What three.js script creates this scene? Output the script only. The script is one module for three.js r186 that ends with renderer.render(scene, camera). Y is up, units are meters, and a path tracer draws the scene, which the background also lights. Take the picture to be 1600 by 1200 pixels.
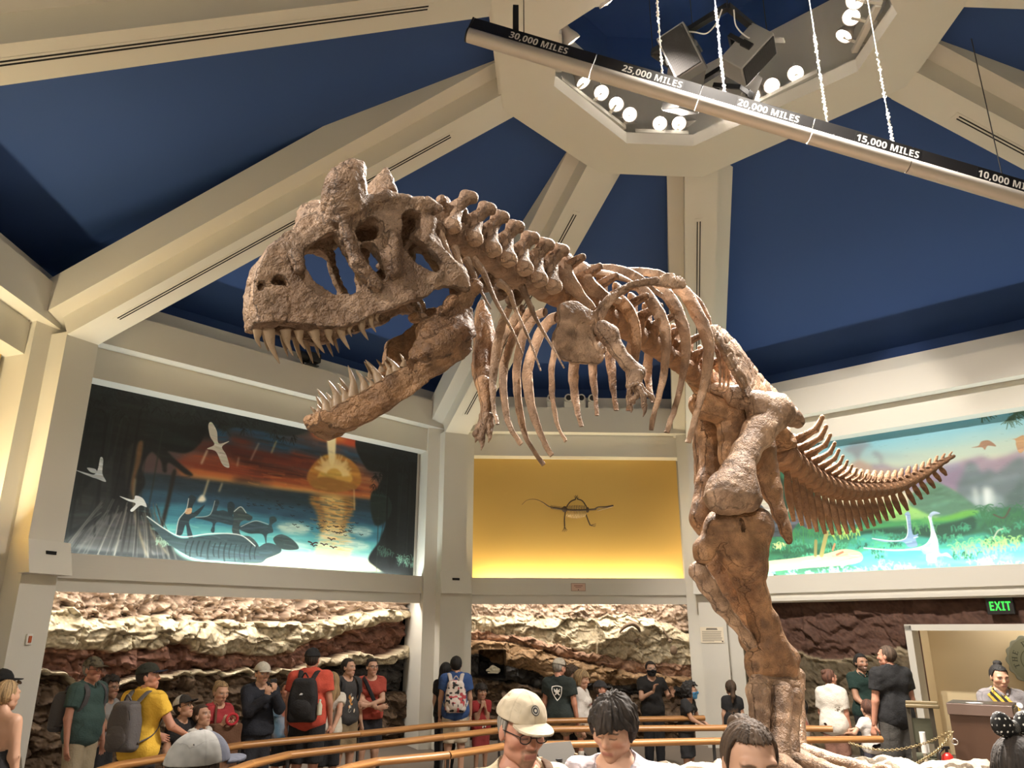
import * as THREE from 'three';
import { mergeGeometries, mergeVertices } from 'three/addons/utils/BufferGeometryUtils.js';
import { RoundedBoxGeometry } from 'three/addons/geometries/RoundedBoxGeometry.js';
import { RectAreaLightUniformsLib } from 'three/addons/lights/RectAreaLightUniformsLib.js';

// ---------------------------------------------------------------- camera, exposure, renderer
RectAreaLightUniformsLib.init();
const scene = new THREE.Scene();
scene.background = new THREE.Color(0x000000);
const CAM = new THREE.Vector3(0, 2, 0), PITCH = 17.8 * Math.PI / 180, YAW = -2.7 * Math.PI / 180, FOCAL = 1200;
const camera = new THREE.PerspectiveCamera(2 * Math.atan(600 / FOCAL) * 180 / Math.PI, 4 / 3, 0.1, 60);
camera.position.copy(CAM);
camera.rotation.order = 'YXZ';
camera.rotation.set(PITCH, YAW, 0);
const renderer = new THREE.WebGLRenderer({ antialias: true });
renderer.toneMapping = THREE.LinearToneMapping;
renderer.toneMappingExposure = 2.2;
renderer.shadowMap.enabled = true;

// ---------------------------------------------------------------- lighting levels
const WARM = new THREE.Color(1.0, 0.91, 0.81), MURAL_LIGHT = new THREE.Color(0.93, 1.0, 0.95);
const LEVEL = { lamp: 42, house: 3.8, mural: 18, yellow: 25, plain: 17, recess: 21, ledge: 22 };  // house, plain and ledge drive unseen lamps added as fill
function areaLight(w, h, color, intensity, pos, look) {
  const l = new THREE.RectAreaLight(color, intensity, w, h);
  l.position.set(...pos); l.lookAt(...look); scene.add(l); return l;
}

// ---------------------------------------------------------------- helpers
const V = (x, y, z) => new THREE.Vector3(x, y, z);
const fwd = new THREE.Vector3(), eul = new THREE.Euler(PITCH, YAW, 0, 'YXZ');
function ray(px, py) { return V((px - 800) / FOCAL, -(py - 600) / FOCAL, -1).applyEuler(eul); }
function onZ(px, py, z) { const r = ray(px, py); return r.multiplyScalar(z / r.z).add(CAM); }            // point of the place at depth z
function onY(px, py, y) { const r = ray(px, py); return r.multiplyScalar((y - CAM.y) / r.y).add(CAM); }  // point of the place at height y
function onPlane(px, py, p0, n) { const r = ray(px, py); const t = p0.clone().sub(CAM).dot(n) / r.dot(n); return r.multiplyScalar(t).add(CAM); }
let rs = 1234567;
const seed = (n) => { rs = (n * 2654435761) >>> 0 || 1; };
const rnd = () => { rs ^= rs << 13; rs >>>= 0; rs ^= rs >>> 17; rs ^= rs << 5; rs >>>= 0; return rs / 4294967296; };
const rr = (a, b) => a + (b - a) * rnd();
const clamp = (x, a, b) => x < a ? a : x > b ? b : x, mix = (a, b, t) => a + (b - a) * t, sm = (a, b, x) => { const t = clamp((x - a) / (b - a), 0, 1); return t * t * (3 - 2 * t); };
// value noise
function h3(x, y, z) { let n = Math.imul(x, 374761393) ^ Math.imul(y, 668265263) ^ Math.imul(z, 2147483647 - 1440662683); n = Math.imul(n ^ (n >>> 13), 1274126177); n ^= n >>> 16; return (n >>> 0) / 4294967296; }
function noise(x, y, z) {
  const xi = Math.floor(x), yi = Math.floor(y), zi = Math.floor(z); let u = x - xi, v = y - yi, w = z - zi;
  u = u * u * (3 - 2 * u); v = v * v * (3 - 2 * v); w = w * w * (3 - 2 * w);
  const a = mix(h3(xi, yi, zi), h3(xi + 1, yi, zi), u), b = mix(h3(xi, yi + 1, zi), h3(xi + 1, yi + 1, zi), u);
  const c = mix(h3(xi, yi, zi + 1), h3(xi + 1, yi, zi + 1), u), d = mix(h3(xi, yi + 1, zi + 1), h3(xi + 1, yi + 1, zi + 1), u);
  return mix(mix(a, b, v), mix(c, d, v), w) * 2 - 1;
}
function fbm(x, y, z, o = 4) { let s = 0, a = 0.5; for (let i = 0; i < o; i++) { s += a * noise(x, y, z); x = x * 2.03 + 7.1; y = y * 2.03 + 3.7; z = z * 2.03 + 1.3; a *= 0.5; } return s; }

const taken = new Map();
function numbered(n) { const k = taken.get(n) ?? 0; taken.set(n, k + 1); return k ? n + '_' + String(k).padStart(3, '0') : n; }
function shade(o) { o.traverse((m) => { if (m.isMesh) { m.castShadow = true; m.receiveShadow = true; } }); return o; }
function part(parent, name, geo, mat, label) {
  const m = new THREE.Mesh(Array.isArray(geo) ? mergeG(geo) : geo, mat); m.name = name; m.castShadow = m.receiveShadow = true;
  if (label) m.userData.label = label;
  parent.add(m); return m;
}
function mergeG(list) {
  const l = list.map((g) => { const h = g.index ? g.toNonIndexed() : g; for (const k of Object.keys(h.attributes)) if (!['position', 'normal', 'uv'].includes(k)) h.deleteAttribute(k); if (!h.attributes.uv) h.setAttribute('uv', new THREE.BufferAttribute(new Float32Array(h.attributes.position.count * 2), 2)); return h; });
  return mergeGeometries(l);
}
function thing(name, label, category, pos = [0, 0, 0], turn = 0, group) {
  const g = new THREE.Group(); g.name = numbered(name); g.position.set(...pos); g.rotation.y = turn;
  g.userData = { label, category }; if (group) g.userData.group = group;
  scene.add(g); return g;
}
function single(name, geo, mat, label, category, group) {
  const m = part(scene, numbered(name), geo, mat); m.userData = { label, category }; if (group) m.userData.group = group; return m;
}
function struct(name, geo, mat, label) { const m = part(scene, name, geo, mat); m.userData = { kind: 'structure', ...(label ? { label, category: name.split('_')[0] } : {}) }; return m; }
// geometry makers
function box(x0, y0, z0, x1, y1, z1) { const g = new THREE.BoxGeometry(Math.abs(x1 - x0), Math.abs(y1 - y0), Math.abs(z1 - z0)); return g.translate((x0 + x1) / 2, (y0 + y1) / 2, (z0 + z1) / 2); }
function bar(a, b, w, h, up = V(0, 1, 0)) {           // box of section w x h running from a to b
  const d = b.clone().sub(a), L = d.length(), g = new THREE.BoxGeometry(w, h, L), m = new THREE.Matrix4();
  const z = d.normalize(), x = up.clone().cross(z).normalize(), y = z.clone().cross(x);
  m.makeBasis(x, y, z).setPosition(a.clone().add(b).multiplyScalar(0.5)); return g.applyMatrix4(m);
}
function rod(a, b, r0, r1 = r0, n = 10) {
  const d = b.clone().sub(a), g = new THREE.CylinderGeometry(r1, r0, d.length(), n);
  g.applyQuaternion(new THREE.Quaternion().setFromUnitVectors(V(0, 1, 0), d.clone().normalize())); const c = a.clone().add(b).multiplyScalar(0.5); return g.translate(c.x, c.y, c.z);
}
function prism(pts, y0, y1) {                          // polygon in plan (x, z) pulled up from y0 to y1
  const s = new THREE.Shape(pts.map(([x, z]) => new THREE.Vector2(x, -z))); const g = new THREE.ExtrudeGeometry(s, { depth: y1 - y0, bevelEnabled: false });
  return g.rotateX(-Math.PI / 2).translate(0, y0, 0);
}
function quad(a, b, c, d, uv = [[0, 0], [1, 0], [1, 1], [0, 1]]) {
  const g = new THREE.BufferGeometry(); g.setAttribute('position', new THREE.Float32BufferAttribute([a, b, c, d].flatMap((p) => [p.x, p.y, p.z]), 3));
  g.setAttribute('uv', new THREE.Float32BufferAttribute(uv.flat(), 2)); g.setIndex([0, 1, 2, 0, 2, 3]); g.computeVertexNormals(); return g;
}
function slab(a, b, c, d, t) {                          // quad a b c d given thickness t behind its face
  const n = b.clone().sub(a).cross(d.clone().sub(a)).normalize().multiplyScalar(-t), q = [a, b, c, d, ...[a, b, c, d].map((p) => p.clone().add(n))];
  const idx = [0, 1, 2, 0, 2, 3, 5, 4, 7, 5, 7, 6]; for (let i = 0; i < 4; i++) { const j = (i + 1) % 4; idx.push(i, i + 4, j, j, i + 4, j + 4); }
  const g = new THREE.BufferGeometry(); g.setAttribute('position', new THREE.Float32BufferAttribute(q.flatMap((p) => [p.x, p.y, p.z]), 3)); g.setIndex(idx);
  const f = g.toNonIndexed(); f.computeVertexNormals(); return f;
}
function sweep(pts, radius, n = 10, opt = {}) {        // tube along points with radius(t) -> [r, r2]; caps closed
  const curve = new THREE.CatmullRomCurve3(pts, false, 'centripetal'), S = opt.seg ?? pts.length * 6, pos = [], idx = [], uv = [];
  const fr = curve.computeFrenetFrames(S, false); let prev = opt.side ? opt.side.clone() : fr.normals[0].clone(), acc = 0, last = null;
  for (let i = 0; i <= S; i++) {
    const t = i / S, p = curve.getPoint(t), T = curve.getTangent(t); let R = radius(t); if (!Array.isArray(R)) R = [R, R];
    const N = (opt.side ?? prev).clone().addScaledVector(T, -(opt.side ?? prev).dot(T)).normalize(); prev = N; const B = T.clone().cross(N);
    if (last) acc += p.distanceTo(last); last = p.clone();
    for (let k = 0; k <= n; k++) { const a = k / n * Math.PI * 2, q = p.clone().addScaledVector(N, Math.cos(a) * R[0]).addScaledVector(B, Math.sin(a) * R[1]); pos.push(q.x, q.y, q.z); uv.push(k / n * (R[0] + R[1]) * 3.2, acc); }
  }
  for (let i = 0; i < S; i++) for (let k = 0; k < n; k++) { const a = i * (n + 1) + k, b = a + n + 1; idx.push(a, b, a + 1, b, b + 1, a + 1); }
  for (const e of [0, S]) { const c = pos.length / 3, p = curve.getPoint(e / S); pos.push(p.x, p.y, p.z); uv.push(0, 0); for (let k = 0; k < n; k++) { const a = e * (n + 1) + k; e ? idx.push(c, a, a + 1) : idx.push(c, a + 1, a); } }
  const g = new THREE.BufferGeometry(); g.setAttribute('position', new THREE.Float32BufferAttribute(pos, 3)); g.setAttribute('uv', new THREE.Float32BufferAttribute(uv, 2)); g.setIndex(idx);
  g.computeVertexNormals();
  const nn = g.attributes.normal;                     // weld the seam's normals
  for (let i = 0; i <= S; i++) { const a = i * (n + 1), b = a + n, v = V(nn.getX(a) + nn.getX(b), nn.getY(a) + nn.getY(b), nn.getZ(a) + nn.getZ(b)).normalize(); nn.setXYZ(a, v.x, v.y, v.z); nn.setXYZ(b, v.x, v.y, v.z); }
  return g;
}
// Surface of a signed distance field, by naive surface nets. Blocks far from the surface are skipped.
function nets(f, lo, hi, cell, color) {
  const n = [0, 1, 2].map((i) => Math.ceil((hi[i] - lo[i]) / cell) + 2), [nx, ny, nz] = n, val = new Float32Array(nx * ny * nz), BL = 4, half = cell * (BL - 1) / 2, far = half * 1.74 * 1.5 + cell * 1.2;
  for (let bz = 0; bz < nz; bz += BL) for (let by = 0; by < ny; by += BL) for (let bx = 0; bx < nx; bx += BL) {
    const d = f(lo[0] + bx * cell + half, lo[1] + by * cell + half, lo[2] + bz * cell + half), skip = Math.abs(d) > far;
    for (let z = bz; z < Math.min(bz + BL, nz); z++) for (let y = by; y < Math.min(by + BL, ny); y++) for (let x = bx; x < Math.min(bx + BL, nx); x++)
      val[x + nx * (y + ny * z)] = skip ? d : f(lo[0] + x * cell, lo[1] + y * cell, lo[2] + z * cell);
  }
  const id = new Int32Array(nx * ny * nz).fill(-1), pos = [], idx = [];
  const E = [[0, 1], [0, 2], [0, 4], [1, 3], [1, 5], [2, 3], [2, 6], [3, 7], [4, 5], [4, 6], [5, 7], [6, 7]], off = [0, 1, nx, nx + 1, nx * ny, nx * ny + 1, nx * ny + nx, nx * ny + nx + 1];
  for (let z = 0; z < nz - 1; z++) for (let y = 0; y < ny - 1; y++) for (let x = 0; x < nx - 1; x++) {
    const b = x + nx * (y + ny * z); let m = 0; for (let k = 0; k < 8; k++) if (val[b + off[k]] < 0) m |= 1 << k;
    if (m === 0 || m === 255) continue;
    let c = 0, sx = 0, sy = 0, sz = 0;
    for (const [p, q] of E) { const vp = val[b + off[p]], vq = val[b + off[q]]; if ((vp < 0) === (vq < 0)) continue; const t = vp / (vp - vq); sx += mix(p & 1, q & 1, t); sy += mix((p >> 1) & 1, (q >> 1) & 1, t); sz += mix(p >> 2, q >> 2, t); c++; }
    id[b] = pos.length / 3; pos.push(lo[0] + (x + sx / c) * cell, lo[1] + (y + sy / c) * cell, lo[2] + (z + sz / c) * cell);
  }
  const st = [1, nx, nx * ny];
  for (let z = 1; z < nz - 1; z++) for (let y = 1; y < ny - 1; y++) for (let x = 1; x < nx - 1; x++) {
    const b = x + nx * (y + ny * z), in0 = val[b] < 0;
    for (let a = 0; a < 3; a++) {
      if (in0 === (val[b + st[a]] < 0)) continue;
      const u = st[(a + 1) % 3], v = st[(a + 2) % 3], A = id[b], B = id[b - u], C = id[b - u - v], D = id[b - v];
      if (A < 0 || B < 0 || C < 0 || D < 0) continue;
      in0 ? idx.push(A, B, C, A, C, D) : idx.push(A, C, B, A, D, C);
    }
  }
  const g = new THREE.BufferGeometry(); g.setAttribute('position', new THREE.Float32BufferAttribute(pos, 3)); g.setIndex(idx); g.computeVertexNormals();
  boxUV(g); if (color) paint(g, color);
  return g;
}
function boxUV(g, s = 1) {
  const p = g.attributes.position, n = g.attributes.normal, uv = new Float32Array(p.count * 2);
  for (let i = 0; i < p.count; i++) {
    const ax = Math.abs(n.getX(i)), ay = Math.abs(n.getY(i)), az = Math.abs(n.getZ(i)), x = p.getX(i), y = p.getY(i), z = p.getZ(i);
    const [u, v] = ax > ay && ax > az ? [z, y] : ay > az ? [x, z] : [x, y]; uv[2 * i] = u * s; uv[2 * i + 1] = v * s;
  }
  g.setAttribute('uv', new THREE.BufferAttribute(uv, 2)); return g;
}
function paint(g, color) {
  const p = g.attributes.position, c = new Float32Array(p.count * 3), o = [0, 0, 0];
  for (let i = 0; i < p.count; i++) { const r = color(p.getX(i), p.getY(i), p.getZ(i), o) ?? o; c[3 * i] = r[0]; c[3 * i + 1] = r[1]; c[3 * i + 2] = r[2]; }
  g.setAttribute('color', new THREE.BufferAttribute(c, 3)); return g;
}
// capsule with two radii; flat: [axis Vector3, k] squeezes it along the axis
function cap(a, b, ra, rb = ra, k = 0.02, flat) {
  const ab = [b.x - a.x, b.y - a.y, b.z - a.z], L = ab[0] ** 2 + ab[1] ** 2 + ab[2] ** 2 || 1e-9;
  return { a, b, ra, rb, k, d(x, y, z) {
    let px = x - a.x, py = y - a.y, pz = z - a.z; const t = clamp((px * ab[0] + py * ab[1] + pz * ab[2]) / L, 0, 1);
    px -= ab[0] * t; py -= ab[1] * t; pz -= ab[2] * t;
    if (flat) { const [n, q] = flat, e = px * n.x + py * n.y + pz * n.z; px += n.x * e * (q - 1); py += n.y * e * (q - 1); pz += n.z * e * (q - 1); return (Math.sqrt(px * px + py * py + pz * pz) - mix(ra, rb, t)) / (q > 1 ? Math.sqrt(q) : 1); }
    return Math.sqrt(px * px + py * py + pz * pz) - mix(ra, rb, t);
  } };
}
const smin = (a, b, k) => { if (k <= 0) return Math.min(a, b); const h = Math.max(k - Math.abs(a - b), 0) / k; return Math.min(a, b) - h * h * k * 0.25; };
function union(prims, sub = []) {
  return (x, y, z) => { let d = 1e9; for (const p of prims) d = smin(d, p.d(x, y, z), p.k); for (const s of sub) d = -smin(-d, s.d(x, y, z), s.k); return d; };
}
function bounds(prims, pad) { const lo = [1e9, 1e9, 1e9], hi = [-1e9, -1e9, -1e9]; for (const p of prims) for (const [q, r] of [[p.a, p.ra], [p.b, p.rb]]) ['x', 'y', 'z'].forEach((c, i) => { lo[i] = Math.min(lo[i], q[c] - r - pad); hi[i] = Math.max(hi[i], q[c] + r + pad); }); return [lo, hi]; }
// textures
function canvas(w, h, draw) { const c = document.createElement('canvas'); c.width = w; c.height = h; draw(c.getContext('2d'), w, h); return c; }
function canvasTex(w, h, draw, srgb = true) { const t = new THREE.CanvasTexture(canvas(w, h, draw)); if (srgb) t.colorSpace = THREE.SRGBColorSpace; t.wrapS = t.wrapT = THREE.RepeatWrapping; return t; }
function grayTex(n, f) { const d = new Uint8Array(n * n * 4); for (let y = 0; y < n; y++) for (let x = 0; x < n; x++) { const v = clamp(f(x / n, y / n) * 255, 0, 255), i = 4 * (x + n * y); d[i] = d[i + 1] = d[i + 2] = v; d[i + 3] = 255; } const t = new THREE.DataTexture(d, n, n); t.magFilter = THREE.LinearFilter; t.minFilter = THREE.LinearFilter; t.wrapS = t.wrapT = THREE.RepeatWrapping; t.needsUpdate = true; return t; }
function tileNoise(u, v, f, s) {                        // tiling value noise
  const x = u * f, y = v * f, xi = Math.floor(x), yi = Math.floor(y); let a = x - xi, b = y - yi; a = a * a * (3 - 2 * a); b = b * b * (3 - 2 * b);
  const h = (i, j) => h3(((i % f) + f) % f, ((j % f) + f) % f, s); return mix(mix(h(xi, yi), h(xi + 1, yi), a), mix(h(xi, yi + 1), h(xi + 1, yi + 1), a), b);
}
const std = (color, rough = 0.8, o = {}) => new THREE.MeshStandardMaterial({ color, roughness: rough, ...o });
const lin = (r, g, b) => new THREE.Color().setRGB(r, g, b);
// ================================================================ THE ROOM
const plasterBump = grayTex(256, (u, v) => 0.5 + 0.25 * (tileNoise(u, v, 32, 3) - 0.5) + 0.35 * (tileNoise(u, v, 96, 4) - 0.5));
const M = {
  cream: std(lin(0.68, 0.66, 0.595), 0.75, { bumpMap: plasterBump, bumpScale: 0.0008 }),
  blue: std(lin(0.023, 0.064, 0.212), 0.8, { bumpMap: plasterBump, bumpScale: 0.0015 }),
  yellow: std(lin(0.60, 0.40, 0.11), 0.7),
  carpet: std(lin(0.16, 0.128, 0.10), 0.95),
  black: std(lin(0.012, 0.012, 0.013), 0.5),
  slot: std(lin(0.01, 0.01, 0.01), 0.9),
  brownWall: std(lin(0.11, 0.055, 0.035), 0.85),
  darkMetal: std(lin(0.03, 0.03, 0.032), 0.45, { metalness: 0.4 }),
  chrome: std(lin(0.75, 0.74, 0.72), 0.25, { metalness: 1 }),
  white: std(lin(0.8, 0.79, 0.75), 0.5),
};
// plan of the eight corners, on the plane of the wall bands
const K = [[-4.2, -7.25], [-0.45, -11], [3.35, -11], [8.15, -6.2], [8.15, -2.4], [5.2, 4.2], [-2.4, 4.2], [-4.2, -3.5]];
const SIDES = ['left', 'center', 'right', 'far_right', 'back_right', 'back', 'back_left', 'far_left'];   // side i runs from corner i to i + 1
const v2 = (p, y) => V(p[0], y, p[1]);
const side = SIDES.map((n, i) => {
  const a = K[i], b = K[(i + 1) % 8], L = Math.hypot(b[0] - a[0], b[1] - a[1]), t = [(b[0] - a[0]) / L, (b[1] - a[1]) / L], inn = [-t[1], t[0]];
  return { n, a, b, L, t, inn, at: (s, q, y) => V(a[0] + t[0] * s + inn[0] * q, y, a[1] + t[1] * s + inn[1] * q) };   // s along, q into the room
});
function sideBox(S, s0, s1, q0, q1, y0, y1) {           // box along a side
  const g = new THREE.BoxGeometry(s1 - s0, y1 - y0, q1 - q0), m = new THREE.Matrix4().makeBasis(V(S.t[0], 0, S.t[1]), V(0, 1, 0), V(-S.t[1], 0, S.t[0]));
  const c = S.at((s0 + s1) / 2, (q0 + q1) / 2, (y0 + y1) / 2); return g.applyMatrix4(m).applyMatrix4(new THREE.Matrix4().makeTranslation(c.x, c.y, c.z));
}
const UNIT = 1.4, FL = 0.572;   // the hall is drafted in plan units of 1.4 m; its floor lies at 0.572 units, which becomes 0 m
const MUR_LO = 2.70, MUR_HI = 4.43, OPEN = 2.35, BAND_B = 4.75, TOP = 5.12, COL = 0.41;
side.forEach((S) => {
  const w = [];
  const s0 = 0.2, s1 = S.L - 0.2, door = S.n === 'right' ? 1 : 0;
  // ledge band under the mural, with its trough, groove and lower lip
  w.push(sideBox(S, s0, s1, -0.02, 0.02, 2.47, MUR_LO), sideBox(S, s0, s1, -0.62, -0.02, 2.47, 2.52));
  w.push(sideBox(S, s0, s1, -0.06, -0.02, OPEN, 2.47));
  // band A above the mural, band B overhanging it, top of the ledge
  w.push(sideBox(S, s0, s1, -0.30, 0.02, MUR_HI, BAND_B));
  w.push(sideBox(S, s0, s1, -0.30, 0.20, BAND_B, TOP));
  // wall behind, cove back
  w.push(sideBox(S, -0.2, S.L + 0.2, -0.45, -0.25, 2.5, 4.8));
  w.push(sideBox(S, -0.3, S.L + 0.3, -0.50, -0.02, 5.0, 5.34));
  struct('wall_' + S.n, w, M.cream, 'cream painted wall bands');
  // side returns of the picture recess
  if (S.n !== 'center' && S.n !== 'left' && S.n !== 'right') struct('wall_lower_' + S.n, [sideBox(S, -0.2, S.L + 0.2, -0.35, -0.1, FL, 2.47)], M.cream, 'plain lower wall');
});
// corner columns: a wide pilaster and a narrower post in front
const bis = K.map((k, i) => { const p = side[(i + 7) % 8].inn, q = side[i].inn, x = p[0] + q[0], z = p[1] + q[1], l = Math.hypot(x, z); return [x / l, z / l]; });
const colBox = (i, w, q0, q1, y0, y1) => {
  const b = bis[i], g = new THREE.BoxGeometry(w, y1 - y0, q1 - q0), c = [K[i][0] + b[0] * (q0 + q1) / 2, K[i][1] + b[1] * (q0 + q1) / 2];
  return g.applyMatrix4(new THREE.Matrix4().makeBasis(V(b[1], 0, -b[0]), V(0, 1, 0), V(b[0], 0, b[1]))).translate(c[0], (y0 + y1) / 2, c[1]);
};
K.forEach((k, i) => {
  const c = struct('column' + (i ? '_' + String(i).padStart(3, '0') : ''), [colBox(i, 0.70, -0.5, 0.24, FL, 5.0), colBox(i, 0.35, 0, 0.44, FL, 4.68)], M.cream, 'cream corner column of the hall');
});
// ring round the opening of the ceiling
const RH = 6.6;
const INNER = [[0.617, -4.99], [0.64, -5.655], [1.443, -6.46], [2.118, -6.47], [3.24, -5.345], [3.24, -4.69], [2.25, -3.70], [1.90, -3.70]];
const OUTER = [[0.06, -4.72], [0.20, -5.99], [1.256, -6.99], [2.352, -7.02], [3.763, -5.522], [3.70, -4.45], [2.45, -3.1], [1.70, -3.1]];
{
  const ringShape = (o, h) => { const s = new THREE.Shape(o.map(([x, z]) => new THREE.Vector2(x, -z))); s.holes.push(new THREE.Path(h.map(([x, z]) => new THREE.Vector2(x, -z)))); return s; };
  const up = (g, y) => g.rotateX(-Math.PI / 2).translate(0, y, 0), ext = (s, d) => new THREE.ExtrudeGeometry(s, { depth: d, bevelEnabled: false });
  const c = [1.93, -5.07], grow = (p, d) => p.map(([x, z]) => { const l = Math.hypot(x - c[0], z - c[1]); return [x + (x - c[0]) / l * d, z + (z - c[1]) / l * d]; });
  const r = struct('ceiling_ring', [up(ext(ringShape(OUTER, INNER), 0.13), RH), up(ext(ringShape(grow(OUTER, 0.02), OUTER.map((p) => p)), 0.02), RH + 0.1)], M.cream, 'cream eight-sided ring round the ceiling opening');
  part(r, 'upstand', up(ext(ringShape(grow(INNER, 0.30), grow(INNER, 0.26)), 0.95), RH + 0.1), M.cream);
  part(r, 'shelf', up(ext(ringShape(grow(INNER, 0.34), grow(INNER, 0.04)), 0.03), RH + 0.1), M.cream);
  part(r, 'outer_fascia', up(ext(ringShape(grow(OUTER, 0.03), grow(OUTER, -0.03)), 0.9), RH + 0.02), M.cream);
  struct('ceiling_top', [up(ext(new THREE.Shape(grow(OUTER, 0.1).map(([x, z]) => new THREE.Vector2(x, -z))), 0.1), RH + 1.55), up(ext(ringShape(grow(INNER, 0.36), grow(INNER, 0.29)), 0.6), RH + 1.0)], M.blue, 'dark blue ceiling above the ring');
}
// blue ceiling panels between the hip beams
side.forEach((S, i) => {
  const j = (i + 2) % 8, oa = v2(OUTER[(i + 1) % 8], 6.95), ob = v2(OUTER[j], 6.95), q = -0.38, a = S.at(-0.25, q, 5.62), b = S.at(S.L + 0.25, q, 5.62);
  const g = [slab(a, b, ob, oa, -0.08), slab(S.at(-0.3, q, 5.1), S.at(S.L + 0.3, q, 5.1), S.at(S.L + 0.3, q, 5.66), S.at(-0.3, q, 5.66), -0.08)];
  struct('ceiling_panel' + (i ? '_' + String(i).padStart(3, '0') : ''), g, M.blue, 'sloping dark blue ceiling panel');
});
// hip beams with a stepped section and a slot diffuser
K.forEach((k, i) => {
  const b = bis[i], S = V(k[0] + b[0] * 0.44, 4.66, k[1] + b[1] * 0.44), R = v2(OUTER[(i + 1) % 8], RH + 0.005), d = R.clone().sub(S), L = d.length(), z = d.clone().normalize();
  const R2 = R.clone().addScaledVector(z, 0.55), x = V(0, 1, 0).cross(z).normalize(), y = z.clone().cross(x);
  const off = (p, dy, dz = 0) => p.clone().addScaledVector(y, dy).addScaledVector(z, dz);
  const B = struct('beam' + (i ? '_' + String(i).padStart(3, '0') : ''), [bar(off(S, 0.125, -0.02), off(R, 0.125, 0.3), 0.35, 0.25, y), bar(off(S, 0.36, -0.35), off(R2, 0.36), 0.70, 0.32, y)], M.cream, 'cream stepped hip beam');
  const s0 = off(S, -0.001, 0.42), s1 = off(S, -0.001, L - 0.55), w = [-0.038, -0.007];
  part(B, 'slot_frame', bar(off(s0, 0, -0.04).addScaledVector(x, -0.0225), off(s1, 0, 0.04).addScaledVector(x, -0.0225), 0.085, 0.006, y), M.cream);
  for (const o of w) part(B, 'slot_diffuser', bar(off(s0, -0.003).addScaledVector(x, o), off(s1, -0.003).addScaledVector(x, o), 0.011, 0.008, y), M.slot);
});
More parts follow.
